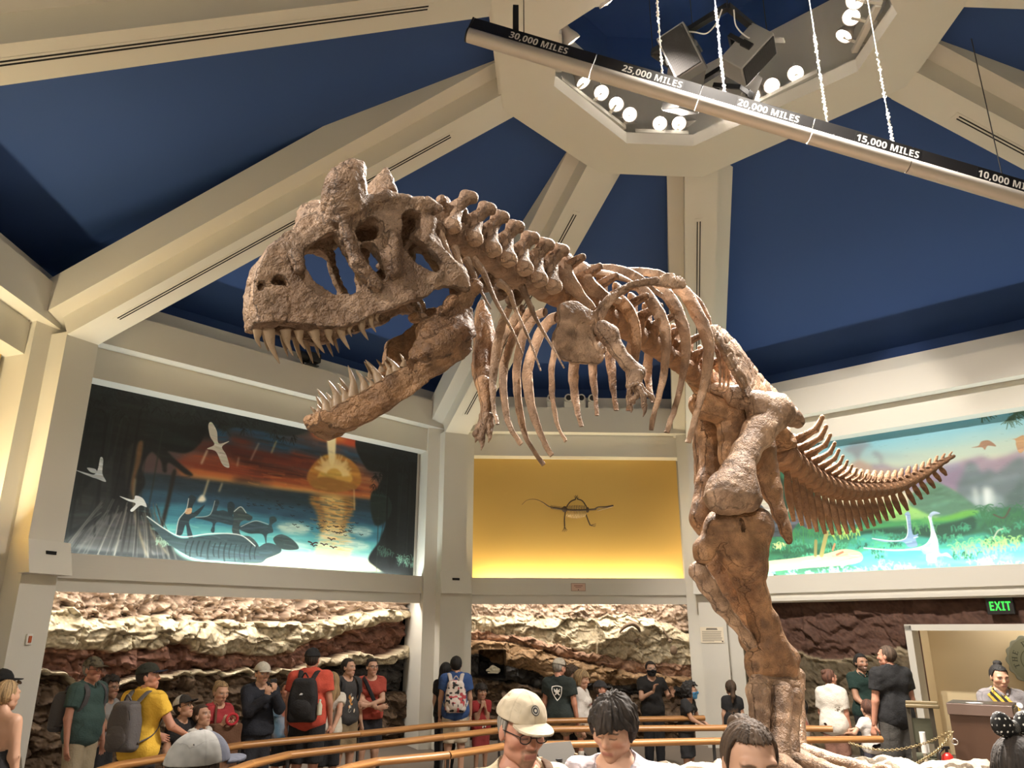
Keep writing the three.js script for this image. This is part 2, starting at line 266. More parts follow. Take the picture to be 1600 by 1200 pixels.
// ================================================================ PAINTED MURALS (flat paint on the wall)
function painter(c) {
  const spline = (p, closed) => { const n = p.length / 2, q = (i) => { const k = closed ? (i + n) % n : clamp(i, 0, n - 1); return [p[2 * k], p[2 * k + 1]]; };
    c.beginPath(); c.moveTo(...q(0)); for (let i = 0; i < (closed ? n : n - 1); i++) { const a = q(i - 1), b = q(i), d = q(i + 1), e = q(i + 2); c.bezierCurveTo(b[0] + (d[0] - a[0]) / 6, b[1] + (d[1] - a[1]) / 6, d[0] - (e[0] - b[0]) / 6, d[1] - (e[1] - b[1]) / 6, d[0], d[1]); } };
  const B = (p, f, a = 1) => { c.save(); c.globalAlpha = a; c.fillStyle = f; spline(p, true); c.fill(); c.clip();
    const xs = p.filter((_, i) => !(i % 2)), ys = p.filter((_, i) => i % 2), x0 = Math.min(...xs), x1 = Math.max(...xs), y0 = Math.min(...ys), y1 = Math.max(...ys), n = Math.min(240, 14 + (x1 - x0) * (y1 - y0) / 900), m = Math.min(x1 - x0, y1 - y0);
    for (let i = 0; i < n; i++) { const x = rr(x0, x1), y = rr(y0, y1), l = rr(0.15, 0.6) * m + 6, q = rr(-0.5, 0.5); c.globalAlpha = a * rr(0.1, 0.45); const sh = rr(0.55, 1.6); c.strokeStyle = `rgb(${[1, 3, 5].map((k) => Math.min(255, Math.round(parseInt(f.slice(k, k + 2), 16) * sh * rr(0.9, 1.1) + 3))).join(',')})`; c.lineWidth = rr(1, 2 + m * 0.06); c.lineCap = 'round'; c.beginPath(); c.moveTo(x - l, y - q * l * 0.4); c.quadraticCurveTo(x, y + rr(-8, 8), x + l, y + q * l * 0.4); c.stroke(); }
    c.restore(); };
  const S = (p, f, w) => { c.strokeStyle = f; c.lineWidth = w; c.lineCap = 'round'; spline(p, false); c.stroke(); };
  const R = ([x, y, r, n], f) => { c.strokeStyle = f; for (let i = 0; i < n; i++) { const a = Math.PI * (1.08 + 0.84 * i / (n - 1)) , l = r * rr(0.8, 1.25); c.lineWidth = rr(4, 9); c.lineCap = 'round'; c.globalAlpha = 0.8; c.beginPath(); c.moveTo(x + Math.cos(a) * r * 0.45, y + Math.sin(a) * r * 0.4); c.lineTo(x + Math.cos(a) * l, y + Math.sin(a) * l * 0.85); c.stroke(); } c.globalAlpha = 1; };
  const G = ([x, y, r, n], f) => { c.strokeStyle = f; for (let i = 0; i < n * 2; i++) { const bx = x + rr(-r, r), by = y + rr(-r, r) * 0.35, h = rr(0.4, 1) * r * 0.7, a = rr(-0.9, 0.9); c.globalAlpha = rr(0.5, 1); c.lineWidth = rr(2, 5); c.beginPath(); c.moveTo(bx, by); c.quadraticCurveTo(bx + Math.sin(a) * h * 0.3, by - h * 0.9, bx + Math.sin(a) * h, by - Math.cos(a) * h * 0.8); c.stroke(); } c.globalAlpha = 1; };
  const T = ([x0, y0, x1, y1, n], f) => { c.strokeStyle = f; c.globalAlpha = 0.7; for (let i = 0; i < n; i++) { const x = mix(x0, x1, (i + 0.5) / n), y = mix(y0, y1, 0.3); c.lineWidth = rr(5, 10); c.beginPath(); c.moveTo(x, y - 10 + rr(-6, 6)); c.quadraticCurveTo(x - 14, y + 30, x - 4 + rr(-8, 8), y + rr(50, 80)); c.stroke(); } c.globalAlpha = 1; };
  const K = ([x0, y0, x1, y1, n, z], f) => { c.strokeStyle = f; for (let i = 0; i < n; i++) { const x = rr(x0, x1), y = rr(y0, y1), q = z * rr(0.7, 1.2); c.lineWidth = q * 0.2 + 1; c.beginPath(); c.moveTo(x - q, y - q * 0.4); c.quadraticCurveTo(x - q * 0.4, y - q * 0.4, x, y); c.quadraticCurveTo(x + q * 0.4, y - q * 0.5, x + q, y - q * 0.3); c.stroke(); } };
  const N = ([x0, y0, x1, y1, n], f) => { for (let i = 0; i < n; i++) { const t = i / n, x = mix(x0, x1, t), y = mix(y0, y1, t); for (let k = 0; k < 10; k++) { c.strokeStyle = f; c.lineWidth = rr(1.5, 3); c.globalAlpha = 0.85; c.beginPath(); c.moveTo(x, y); c.lineTo(x + rr(-30, 34), y + rr(4, 42)); c.stroke(); } } c.globalAlpha = 1; };
  const flecks = (w, h, n, a) => { for (let i = 0; i < n; i++) { c.globalAlpha = rr(0, a); c.fillStyle = rnd() < 0.5 ? '#000' : '#fff'; const r = rr(1, 7); c.fillRect(rr(0, w), rr(0, h), r * rr(1, 3), r * 0.6); } c.globalAlpha = 1; };
  return { B, S, R, G, T, K, N, flecks };
}
const muralLeft = canvasTex(2048, 800, (main, W, H) => {
  const layer = document.createElement('canvas'); layer.width = W; layer.height = H; const c = layer.getContext('2d'); let blur = 0;
  seed(77); const { B, S, R, G, T, K, N, flecks } = painter(c), soft = (n) => { main.filter = blur ? `blur(${blur}px)` : 'none'; main.drawImage(layer, 0, 0); c.clearRect(0, 0, W, H); blur = n; };
  const lines = (n, x0, x1, y0, y1, cols, l0, l1, w0, w1, a) => { for (let i = 0; i < n; i++) { const y = rr(y0, y1), x = rr(x0, x1), l = rr(l0, l1), t = (y - y0) / (y1 - y0) * (cols.length - 1), k = Math.min(cols.length - 1, Math.floor(t + rnd())); c.strokeStyle = cols[k]; c.globalAlpha = rr(0.2, a); c.lineWidth = rr(w0, w1); c.lineCap = 'round'; c.beginPath(); c.moveTo(x - l, y + rr(-5, 5)); c.quadraticCurveTo(x, y + rr(-8, 8), x + l, y + rr(-5, 5)); c.stroke(); } c.globalAlpha = 1; };
  const clouds = () => { soft(5); lines(150, 620, 1750, 60, 350, ['#2a4a66', '#3a3338', '#5a2a26', '#8a3a26', '#d0703a'], 40, 170, 6, 26, 0.5); soft(2); lines(120, 620, 1760, 120, 360, ['#20282e', '#6a2a22', '#b8522c', '#f0a052'], 30, 110, 2, 7, 0.5); };
  const sea = () => { soft(2); lines(700, 380, 1760, 374, 720, ['#1f2d36', '#28404e', '#2f5568', '#3c7688', '#5aa8aa', '#9ad6c6', '#dcead0'], 16, 70, 1.5, 6, 0.6); lines(120, 1330, 1560, 378, 700, ['#a85f30', '#d8924a', '#f2c880', '#fbe9b8'], 14, 50, 2, 6, 0.7); };
  const woods = () => { soft(2); for (let i = 0; i < 26; i++) { const left = i < 15, x = left ? rr(40, 420) : rr(1700, 2060), y = rr(60, 200); c.strokeStyle = ['#0d0f10', '#1f2424', '#2a2e2c'][i % 3]; c.globalAlpha = 0.6; c.lineWidth = rr(3, 12); c.beginPath(); c.moveTo(x, y); c.quadraticCurveTo(x + rr(-20, 20), 380, x + rr(-30, 30), rr(480, 760)); c.stroke(); } c.globalAlpha = 1; soft(1.2); for (let i = 0; i < 110; i++) { const x = rr(40, 1150), t = x / 1150; N([x, rr(-20, 140 - 60 * t), x + 30, rr(-20, 140 - 60 * t), 1], i % 2 ? 'rgba(10,12,12,0.8)' : 'rgba(34,40,40,0.7)'); } for (let i = 0; i < 50; i++) N([rr(1690, 2060), rr(20, 300), rr(1690, 2060), rr(20, 330), 1], 'rgba(12,14,14,0.8)'); for (let i = 0; i < 46; i++) { const x = rr(60, 560); S([x * 0.55 + 150, 560 + rr(-40, 30), x * 0.8 + 70, 650, x * 1.1 - 30, 790], ['rgba(90,88,84,0.6)', 'rgba(40,40,40,0.7)', 'rgba(120,116,108,0.5)'][i % 3], rr(2, 7)); } };
  c.fillStyle = '#1b1f20'; c.fillRect(0, 0, W, H);
  soft(16);
  B([337,281,709,156,1276,26,1992,-12,2011,352,1472,393,870,382,377,402], '#5d4a48');
  B([689,103,905,81,1126,95,1317,117,1273,166,1075,184,886,163,711,168], '#24506e');
  B([1444,53,1619,66,1694,113,1625,153,1500,115], '#2c5a7c');
  B([547,270,798,229,996,262,1146,293,1383,314,1727,327,1729,362,1306,352,867,358,559,364], '#8c4a34');
  B([533,350,732,339,1004,333,1304,325,1467,331,1727,327,1747,360,1387,362,1008,371,736,376,549,375], '#d98442');
  B([584,368,813,359,1079,355,1338,348,1553,348,1554,365,1246,370,952,374,610,376], '#f6c777');
  B([738,176,848,196,994,243,1112,245,1268,276,1208,304,1044,307,900,290,799,242], '#43231f');
  B([785,119,895,123,912,146,845,164,762,153], '#6b2c20');
  B([944,179,1075,184,1244,184,1262,215,1110,232,977,220], '#7a3322');
  B([800,361,891,324,1004,333,1034,348,895,360], '#3a2222');
  B([1331,267,1462,276,1688,288,1744,310,1551,327,1351,312], '#54292a');
  B([1132,148,1256,155,1340,197,1278,220,1151,185], '#9a4526');
  B([1250,3,1438,-18,1597,11,1673,72,1566,75,1394,61,1278,47], '#bf4a25');
  B([1275,12,1406,-1,1493,22,1393,47,1294,37], '#e88b3e');
  B([1537,152,1682,202,1761,294,1637,309,1562,248], '#b2734a');
  clouds();
  soft(9);
  B([331,397,610,379,952,377,1308,368,1821,359,1829,488,1024,515,349,519], '#2a3a44');
  B([387,469,745,448,1162,449,1825,431,1832,545,1174,563,763,590,447,575], '#2f5268');
  B([441,531,753,507,1170,525,1793,506,1838,629,1183,652,772,660,492,650], '#3f7f92');
  B([487,616,765,602,1178,601,1800,604,1805,687,1189,714,781,730,534,702], '#63b2b4');
  B([557,700,905,685,1185,677,1840,671,1994,746,1504,772,1052,772,662,772], '#a8dccb');
  B([859,736,1116,707,1417,699,1735,705,1846,754,1345,771,983,774], '#e9e3b4');
  B([1278,382,1554,362,1576,429,1532,516,1489,601,1376,597,1334,482], '#c9873f', .75);
  B([1341,381,1487,370,1511,464,1471,576,1404,555,1380,464], '#f1c77c', .8);
  B([1388,557,1535,557,1593,647,1499,720,1339,704], '#fae6ae', .7);
  B([1086,559,1201,535,1294,559,1252,595,1133,593], '#d8ead2', .8);
  B([1534,543,1652,519,1724,540,1656,574], '#cfe9da', .8);
  B([1078,623,1180,627,1319,654,1199,669,1110,651], '#dff2e4', .7);
  B([1459,630,1606,598,1713,631,1577,662], '#e8f4dc', .7);
  sea();
  soft(5);
  B([1246,292,1277,206,1351,139,1449,116,1554,149,1612,213,1600,286,1467,331,1321,336], '#c98a3a', .75);
  B([1317,289,1343,224,1421,184,1507,199,1554,256,1448,306], '#e9b75a', .9);
  B([1358,25,1414,3,1420,170,1387,175], '#fff0c0');
  R([1427,253,128,44], '#ffe7a8');
  B([1270,302,1346,265,1445,265,1564,276,1584,302,1435,342,1305,338], '#a8763a');
  S([679,377,660,476], '#f6dfae', 7);
  S([753,383,742,424], '#f6dfae', 6);
  S([654,228,632,299], '#fbf0cf', 6);
  S([828,237,824,282], '#f0e0c0', 4);
  S([933,142,897,239], '#f0e0c0', 4);
  S([1035,113,1013,181], '#f3d98e', 5);
  S([1570,311,1582,422], '#e9c98e', 7);
  B([636,485,655,453,679,474,664,487], '#fff7dc');
  soft(4);
  B([44,-1,689,-6,966,-10,1120,28,930,50,700,82,639,119,612,198,545,259,392,272,348,360,371,437,331,543,343,695,69,708,32,300], '#15191a');
  B([692,19,970,22,1211,10,1124,68,947,74,807,80,703,107], '#1d2224', .9);
  B([1586,-9,2114,-25,2110,762,1719,720,1780,577,1825,431,1727,327,1773,189,1644,165], '#131618');
  B([1807,140,1884,158,1905,681,1840,671], '#0f1112');
  B([1980,144,2051,149,2060,728,2001,703], '#0c0e0f');
  B([1707,300,1799,303,1859,369,1827,459,1739,497,1695,388], '#1f2a28');
  B([161,411,245,263,297,391,236,554,119,652,72,666,76,572], '#2b2d2d', .7);
  B([179,44,322,24,337,164,332,247,319,388,333,521,387,626,447,731,351,754,215,753,135,749,178,646,226,555,215,381], '#191b1b');
  B([271,292,299,253,328,341,330,499,320,544,279,416], '#2d2b28');
  B([312,251,335,242,336,339,324,410,324,500,308,446,312,343], '#6c5137');
  B([311,181,384,215,502,301,595,359,559,364,469,319,464,366,446,363,427,313,355,255], '#1b1c1c');
  B([493,362,511,365,498,524,487,616,470,618,483,503], '#25231f');
  B([71,718,150,659,232,598,325,577,434,644,517,748,320,757,77,753], '#3f3f3e');
  S([246,585,201,665,134,744], '#5c5a57', 6);
  S([295,591,299,688,276,749], '#6b6864', 6);
  S([232,598,161,669,90,716], '#55534f', 5);
  S([343,586,384,681,462,757], '#77736d', 6);
  S([324,421,336,543,382,670,429,765], '#8e8066', 7);
  S([397,580,450,676,529,753], '#8e8066', 6);
  S([327,588,352,684,351,749], '#4b4a47', 5);
  S([76,325,105,569], '#1a1b1b', 10);
  S([126,317,153,521], '#202424', 8);
  woods();
  G([1991,704,70,30], '#6f9a86');
  G([1821,658,60,26], '#3d5a4e');
  G([500,705,40,18], '#86a08a');
  soft(1.2);
  B([551,656,553,587,582,538,589,479,602,459,629,474,615,511,620,545,676,499,646,554,607,587,635,660,611,662,592,606,580,653], '#2f3f46');
  B([582,532,611,523,611,549,585,554], '#e6b58a');
  B([635,567,707,548,723,475,741,466,750,483,742,520,780,516,828,535,840,583,749,579,742,627,723,623,724,582], '#30424a');
  B([795,484,813,468,835,486,828,535,808,537], '#2b3c44');
  B([832,511,869,486,902,515,939,531,931,552,890,556,873,579,885,627,940,634,985,667,1004,715,950,718,888,651,838,619,837,559], '#3d4a4c');
  B([868,592,958,553,1036,564,1039,526,1067,517,1083,537,1057,562,1068,598,1035,614,1033,663,1007,616,924,617], '#33474c');
  B([397,580,477,628,577,671,695,649,820,630,900,638,973,686,1039,657,1112,670,1122,700,1048,736,996,763,785,765,660,761,560,723,471,663], '#3d5054');
  S([403,585,490,633,582,664,706,640,819,628,900,635,972,678], '#e9eee8', 5);
  S([835,516,869,488,902,515], '#dfe6e0', 4);
  S([551,656,555,585,585,535,590,479], '#dfe6e0', 4);
  S([635,565,707,546,726,474], '#cdd8d4', 3);
  S([881,588,958,551,1036,561], '#d5ddd8', 3);
  T([599,663,994,752,14], '#1e2a2c');
  B([1072,635,1120,606,1195,632,1229,674,1127,681], '#3b4a4b');
  soft(0.6);
  B([643,99,658,80,692,121,710,181,765,161,730,197,759,236,782,295,745,288,706,232,681,221,652,219,687,191,659,153], '#d9d4c8');
  B([56,415,112,423,143,424,154,395,156,345,170,352,176,414,197,450,156,442,130,437], '#c2c6c6');
  B([108,399,144,400,152,418,126,416], '#b9bdbd');
  B([266,507,327,516,337,496,372,505,395,542,365,539,335,570,323,564,342,533,306,524], '#e9ebe8');
  K([903,434,1319,484,26,9], '#20262a');
  K([1167,500,1657,587,26,12], '#20262a');
  K([1268,606,1479,669,5,26], '#3a2222');
  K([1402,529,1589,593,9,16], '#38291f');
  soft(0); flecks(W, H, 2500, 0.05); soft(0);
});
const muralRight = canvasTex(2048, 600, (main, W, H) => {
  const layer = document.createElement('canvas'); layer.width = W; layer.height = H; const c = layer.getContext('2d'); let blur = 0;
  seed(91); const { B, S, R, G, T, K, N, flecks } = painter(c), soft = (n) => { main.filter = blur ? `blur(${blur}px)` : 'none'; main.drawImage(layer, 0, 0); c.clearRect(0, 0, W, H); blur = n; };
  const pig = ['#5fa3bd', '#76aebf', '#8fb6b9', '#a8bcae', '#bcc0a6', '#c9c4a4', '#c9c0a6'], rows = 46; soft(14);      // layered sky pigments, brushed in bands
  for (let i = 0; i < rows; i++) { const t = Math.min(0.999, i / 30) * (pig.length - 1), k = Math.floor(t); for (let j = 0; j < 26; j++) { c.fillStyle = pig[rnd() < t - k ? k + 1 : k]; c.globalAlpha = 0.8; c.fillRect(rr(-300, W), i * 10 - 12, rr(200, 700), 24); } } c.globalAlpha = 1;
  const jungle = () => { soft(1.5); for (let i = 0; i < 150; i++) { const y = rr(430, 600), x = rr(0, 1250); G([x, y, rr(12, 34), 8], ['#2a6a50', '#3a8f6c', '#4fae86', '#1f5040', '#6fc8a0', '#8fd8b0'][Math.min(5, Math.floor((y - 430) / 34 + rr(0, 2)))]); } };
  soft(6); c.fillStyle = '#7d7b8e'; c.fillRect(1100, 290, W, 110); c.fillStyle = '#2f6a4e'; c.fillRect(1100, 400, W, 200); soft(1.5); for (let i = 0; i < 30; i++) G([rr(1150, W), rr(400, 600), rr(40, 90), 20], ['#3f8a52', '#2e6a44', '#79b264'][i % 3]);
  soft(9);
  B([520,55,591,56,657,80,753,108,861,132,701,126,533,93], '#8fa0a4', .4);
  B([526,142,649,137,775,176,900,180,1007,170,1066,164,1119,186,1210,168,1186,305,515,226], '#7f7f92');
  B([991,176,1035,174,1063,162,1088,178,1148,174,1211,164,1197,245,999,218], '#8d7f8e');
  B([760,174,854,182,926,209,1002,202,988,282,732,252], '#7b6f86');
  B([535,146,583,114,609,118,648,145,696,161,759,176,724,195,574,180], '#a08d80');
  B([646,158,690,142,729,161,775,178], '#8a8492');
  B([592,111,608,86,633,63,660,58,628,35,576,36,537,57,570,80], '#6d6a72', .6);
  B([682,141,677,114,655,93,669,82,695,108,691,138], '#6f7078', .6);
  B([960,279,992,217,1012,183,1040,191,1055,226,1085,218,1111,233,1206,191,1173,381,948,350], '#5c6d72');
  B([1106,343,1154,302,1191,275,1170,396,1111,390], '#49605e');
  B([983,314,1084,309,1116,360,1018,365], '#8ba3a2', .5);
  S([1021,288,1019,351], '#e6efee', 9);
  S([1058,294,1053,353], '#e6efee', 16);
  S([1074,294,1074,351], '#dde9e8', 9);
  soft(4);
  B([773,299,843,248,890,246,957,295,1006,348,1043,384,898,386,795,360], '#4f7a64');
  B([498,357,624,317,724,306,797,347,854,382,894,410,869,566,474,536], '#79b264');
  B([587,339,691,311,754,322,811,361,716,360], '#8dc46c');
  B([169,108,339,168,436,289,552,345,664,381,821,395,1015,381,1171,388,1139,574,121,553], '#2f6a4e');
  B([527,403,663,389,822,387,929,381,1017,372,999,395,894,410,780,408,660,410,541,421], '#3c8d54');
  B([806,393,898,386,974,369,1020,375,992,391,896,402], '#61a748');
  B([524,420,676,411,817,419,939,406,999,395,990,449,884,473,734,453,570,458], '#1f4a3a');
  B([539,438,735,445,884,473,1030,460,1156,478,1137,581,522,564], '#3f9c8c');
  B([566,491,729,486,878,512,1021,514,1152,500,1139,574,795,566,556,562], '#56c3ae', .8);
  B([1013,436,1080,410,1167,411,1152,500,1062,478], '#2c5d45');
  B([199,112,261,177,291,255,246,306,185,244], '#22402f');
  jungle();
  soft(1.2);
  G([270,436,150,40], '#3f8a52');
  G([1082,518,60,30], '#9fd07a');
  G([963,525,60,24], '#8fcf86');
  G([191,457,30,14], '#e9f0a0');
  G([498,427,60,18], '#b6d86a');
  G([1106,421,90,40], '#2e6a44');
  G([801,426,60,22], '#4e9a5a');
  B([96,225,156,231,183,263,227,304,252,344,285,301,321,318,362,363,355,389,323,382,298,357,265,390,251,434,222,432,215,414,136,417,119,480,104,479,75,422], '#4a5157');
  B([96,225,146,226,174,252,204,293,194,338,158,307,132,267], '#d9d2c4');
  S([273,244,245,315], '#d9d2c4', 6);
  S([345,352,387,324], '#d9d2c4', 7);
  B([493,365,549,362,578,339,569,372,528,390], '#6d7b86');
  B([110,521,251,511,391,501,481,486,551,507,524,548,293,557,106,561], '#c6c79a');
  S([354,504,364,443], '#8f8a55', 14);
  S([381,505,416,411], '#a09a5e', 18);
  S([433,487,445,462], '#b98a62', 9);
  S([448,508,475,498], '#c26a52', 9);
  B([605,450,685,466,733,461,750,430,753,380,748,363,761,352,769,365,766,423,770,448,789,445,776,465,777,493,744,495,723,473,652,468], '#7f9cc0');
  B([566,487,695,504,790,498,829,469,840,421,837,380,857,361,882,372,850,381,852,438,857,479,857,526,883,526,898,548,874,539,844,541,837,561,804,555,795,514,679,507], '#a9c3de');
  S([605,450,685,466,733,461,750,430,753,368], '#eef6fb', 3);
  S([566,487,695,504,790,498,829,469,840,421,837,380], '#eef6fb', 4);
  S([824,524,816,548], '#dfeaf2', 4);
  S([789,506,801,523,824,523], '#8fb0d0', 6);
  S([769,460,785,457], '#c8d8e8', 4);
  B([1036,125,1062,121,1075,106,1101,106,1122,132,1094,126,1081,140,1072,129], '#8a6a50');
  B([1163,111,1190,113,1221,106,1212,160,1194,169,1189,140,1189,117], '#a9855c');
  S([1054,482,1073,456,1091,450], '#a5b3a0', 5);
  S([1069,394,1101,409,1127,376], '#4a4a3a', 6);
  soft(0.7);
  N([354,-33,474,-18,12], '#2f4a3c');
  N([459,-39,585,-32,8], '#33503f');
  N([1094,-7,1158,-41,8], '#3a5a48');
  N([1180,34,1241,-8,10], '#3a5a48');
  soft(0); flecks(W, H, 2500, 0.05); soft(0);
});
function muralOn(S, tex, label) {
  const a = S.at(0.36, -0.2, 2.66), b = S.at(S.L - 0.36, -0.2, 2.66), up = 1.8, g = slab(a, b, V(b.x, b.y + up, b.z), V(a.x, a.y + up, a.z), 0.02);
  const n = g.attributes.position, uv = new Float32Array(n.count * 2), d = b.clone().sub(a), L = d.length(); d.normalize();
  for (let i = 0; i < n.count; i++) { const p = V(n.getX(i), n.getY(i), n.getZ(i)).sub(a); uv[2 * i] = (p.x * d.x + p.z * d.z) / L; uv[2 * i + 1] = p.y / up; }
  g.setAttribute('uv', new THREE.BufferAttribute(uv, 2));
  return single('mural', g, tex ? std(0xffffff, 0.6, { map: tex }) : M.yellow, label, 'mural');
}
muralOn(side[0], muralLeft, 'night mural of crested dinosaurs in the surf under a bursting red sky');
muralOn(side[2], muralRight, 'green jungle mural with volcanoes, waterfalls and two long-necked dinosaurs');
for (const [i, l] of [[1, 'golden yellow wall panel behind the small mounted skeleton'], [7, 'golden yellow wall panel beyond the leftmost column']]) muralOn(side[i], null, l);
for (const i of [3, 4, 5, 6]) struct('wall_panel_' + SIDES[i], sideBox(side[i], 0.3, side[i].L - 0.3, -0.24, -0.2, 2.5, 4.5), M.cream, 'plain wall panel');
// tubes below each picture light it; those under plain walls are added unseen fill
const glowMural = std(0xffffff, 0.5, { emissive: MURAL_LIGHT, emissiveIntensity: 1.0 }), glowWarm = std(0xffffff, 0.5, { emissive: WARM, emissiveIntensity: 1.0 });
[0, 1, 2, 7, 3, 4, 5, 6].forEach((i) => {
  const S = side[i], warm = i === 1 || i > 2, L = S.L - 0.9, c = S.at(S.L / 2, -0.09, 2.61), up = S.at(S.L / 2, -0.05, 3.1);
  const t = thing('trough_light', 'tube light in the ledge below the ' + { 0: 'night mural', 1: 'golden panel with the small skeleton', 2: 'jungle mural', 7: 'golden panel at the far left', 3: 'far right wall, unseen and added as ambient fill', 4: 'wall behind the viewer on the lectern side, added as ambient fill', 5: 'wall straight behind the viewer, added as ambient fill', 6: 'wall behind the viewer, night mural side, added as ambient fill' }[i], 'light');
  part(t, 'tube', rod(S.at(0.5, -0.09, 2.575), S.at(S.L - 0.5, -0.09, 2.575), 0.015, 0.015, 8), warm ? glowWarm : glowMural);
  part(t, 'tray', sideBox(S, 0.45, S.L - 0.45, -0.14, -0.04, 2.53, 2.55), M.white);
  areaLight(L, 0.07, warm ? new THREE.Color(1, 0.83, 0.52) : MURAL_LIGHT, i > 2 && i < 7 ? LEVEL.plain : i === 7 ? LEVEL.yellow * 2 : warm ? LEVEL.yellow : LEVEL.mural, [c.x, c.y, c.z], [up.x, up.y, up.z]);
});
// small skeleton's caption and column notice are built with the fixtures
// ================================================================ ROCK RELIEFS in the recesses below the pictures
const STRATA_L = [[[0.57,2.178],[0.71,2.193],[0.93,2.111],[1.30,2.096],[1.40,2.128],[1.70,2.138],[1.99,2.088],[2.01,2.069],[2.36,2.091],[2.92,2.103],[3.59,2.093],[3.68,2.132],[4.21,2.224],[4.63,2.264],[5.19,2.257]],
 [[0.57,1.833],[0.65,1.838],[0.92,1.810],[1.28,1.810],[1.60,1.836],[2.02,1.869],[2.06,1.783],[2.40,1.750],[2.96,1.703],[3.22,1.748],[3.65,1.889],[4.23,2.002],[4.64,2.100],[5.20,2.172]],
 [[0.57,1.656],[0.78,1.609],[0.90,1.528],[1.21,1.497],[1.77,1.585],[2.05,1.614],[2.35,1.591],[2.50,1.572],[3.06,1.574],[3.41,1.584],[3.76,1.677],[4.15,1.745],[4.67,1.704],[5.22,1.809]],
 [[0.58,1.627],[0.78,1.580],[0.91,1.499],[1.21,1.467],[1.78,1.521],[2.06,1.562],[2.35,1.544],[2.51,1.525],[3.07,1.525],[3.41,1.526],[3.77,1.588],[4.16,1.607],[4.67,1.576],[5.22,1.660]],
 [[0.59,1.559],[1.22,1.396],[1.80,1.395],[2.44,1.395],[3.08,1.398],[3.70,1.355],[3.99,1.297],[4.70,1.199],[5.24,1.233]]];
const STRATA_C = [[[0.42,2.193],[0.99,2.202],[1.44,2.202],[2.09,2.168],[2.55,2.238],[2.82,2.203],[3.19,2.116],[3.51,1.976]],
 [[0.43,2.002],[0.99,1.934],[1.62,1.830],[2.16,1.702],[2.70,1.590],[2.97,1.573],[3.48,1.530]],
 [[0.43,1.874],[0.90,1.831],[1.35,1.745],[1.80,1.617],[2.25,1.532],[2.79,1.430],[3.47,1.378]],
 [[0.43,1.687],[0.90,1.535],[1.26,1.450],[1.52,1.366],[1.88,1.315],[2.42,1.280],[3.46,1.260]],
 [[0.44,1.369],[0.99,1.301],[1.43,1.233],[1.88,1.199],[3.45,1.111]]];
const STRATA_R = [[[0.79,1.833],[0.92,1.787],[1.16,1.704],[1.36,1.639],[1.64,1.676],[1.96,1.727],[2.26,1.805]],
 [[0.79,1.785],[0.91,1.739],[1.16,1.650],[1.36,1.601],[1.64,1.631],[1.95,1.668],[2.25,1.718]]];
const interp = (l, x) => { if (x <= l[0][0]) return l[0][1]; for (let i = 1; i < l.length; i++) if (x < l[i][0]) { const t = (x - l[i - 1][0]) / (l[i][0] - l[i - 1][0]); return mix(l[i - 1][1], l[i][1], t * t * (3 - 2 * t)); } return l[l.length - 1][1]; };
function facet(x, y, sd) {                               // nearest of a jittered set of cells: tilted faces with sharp joints
  const xi = Math.floor(x), yi = Math.floor(y); let d1 = 9, d2 = 9, r = null;
  for (let j = -1; j <= 1; j++) for (let i = -1; i <= 1; i++) { const a = xi + i, b = yi + j, cx = a + h3(a, b, sd), cy = b + h3(a, b, sd + 1), dx = x - cx, dy = y - cy, d = dx * dx + dy * dy; if (d < d1) { d2 = d1; d1 = d; r = [h3(a, b, sd + 2), dx, dy, h3(a, b, sd + 3) - 0.5, h3(a, b, sd + 4) - 0.5]; } else if (d < d2) d2 = d; }
  return [(r[0] - 0.5) + r[1] * r[3] * 1.6 + r[2] * (r[4] - 0.25) * 1.6, Math.sqrt(d2) - Math.sqrt(d1)];
}
var ridge = (x, y, z) => 1 - Math.abs(noise(x, y, z));
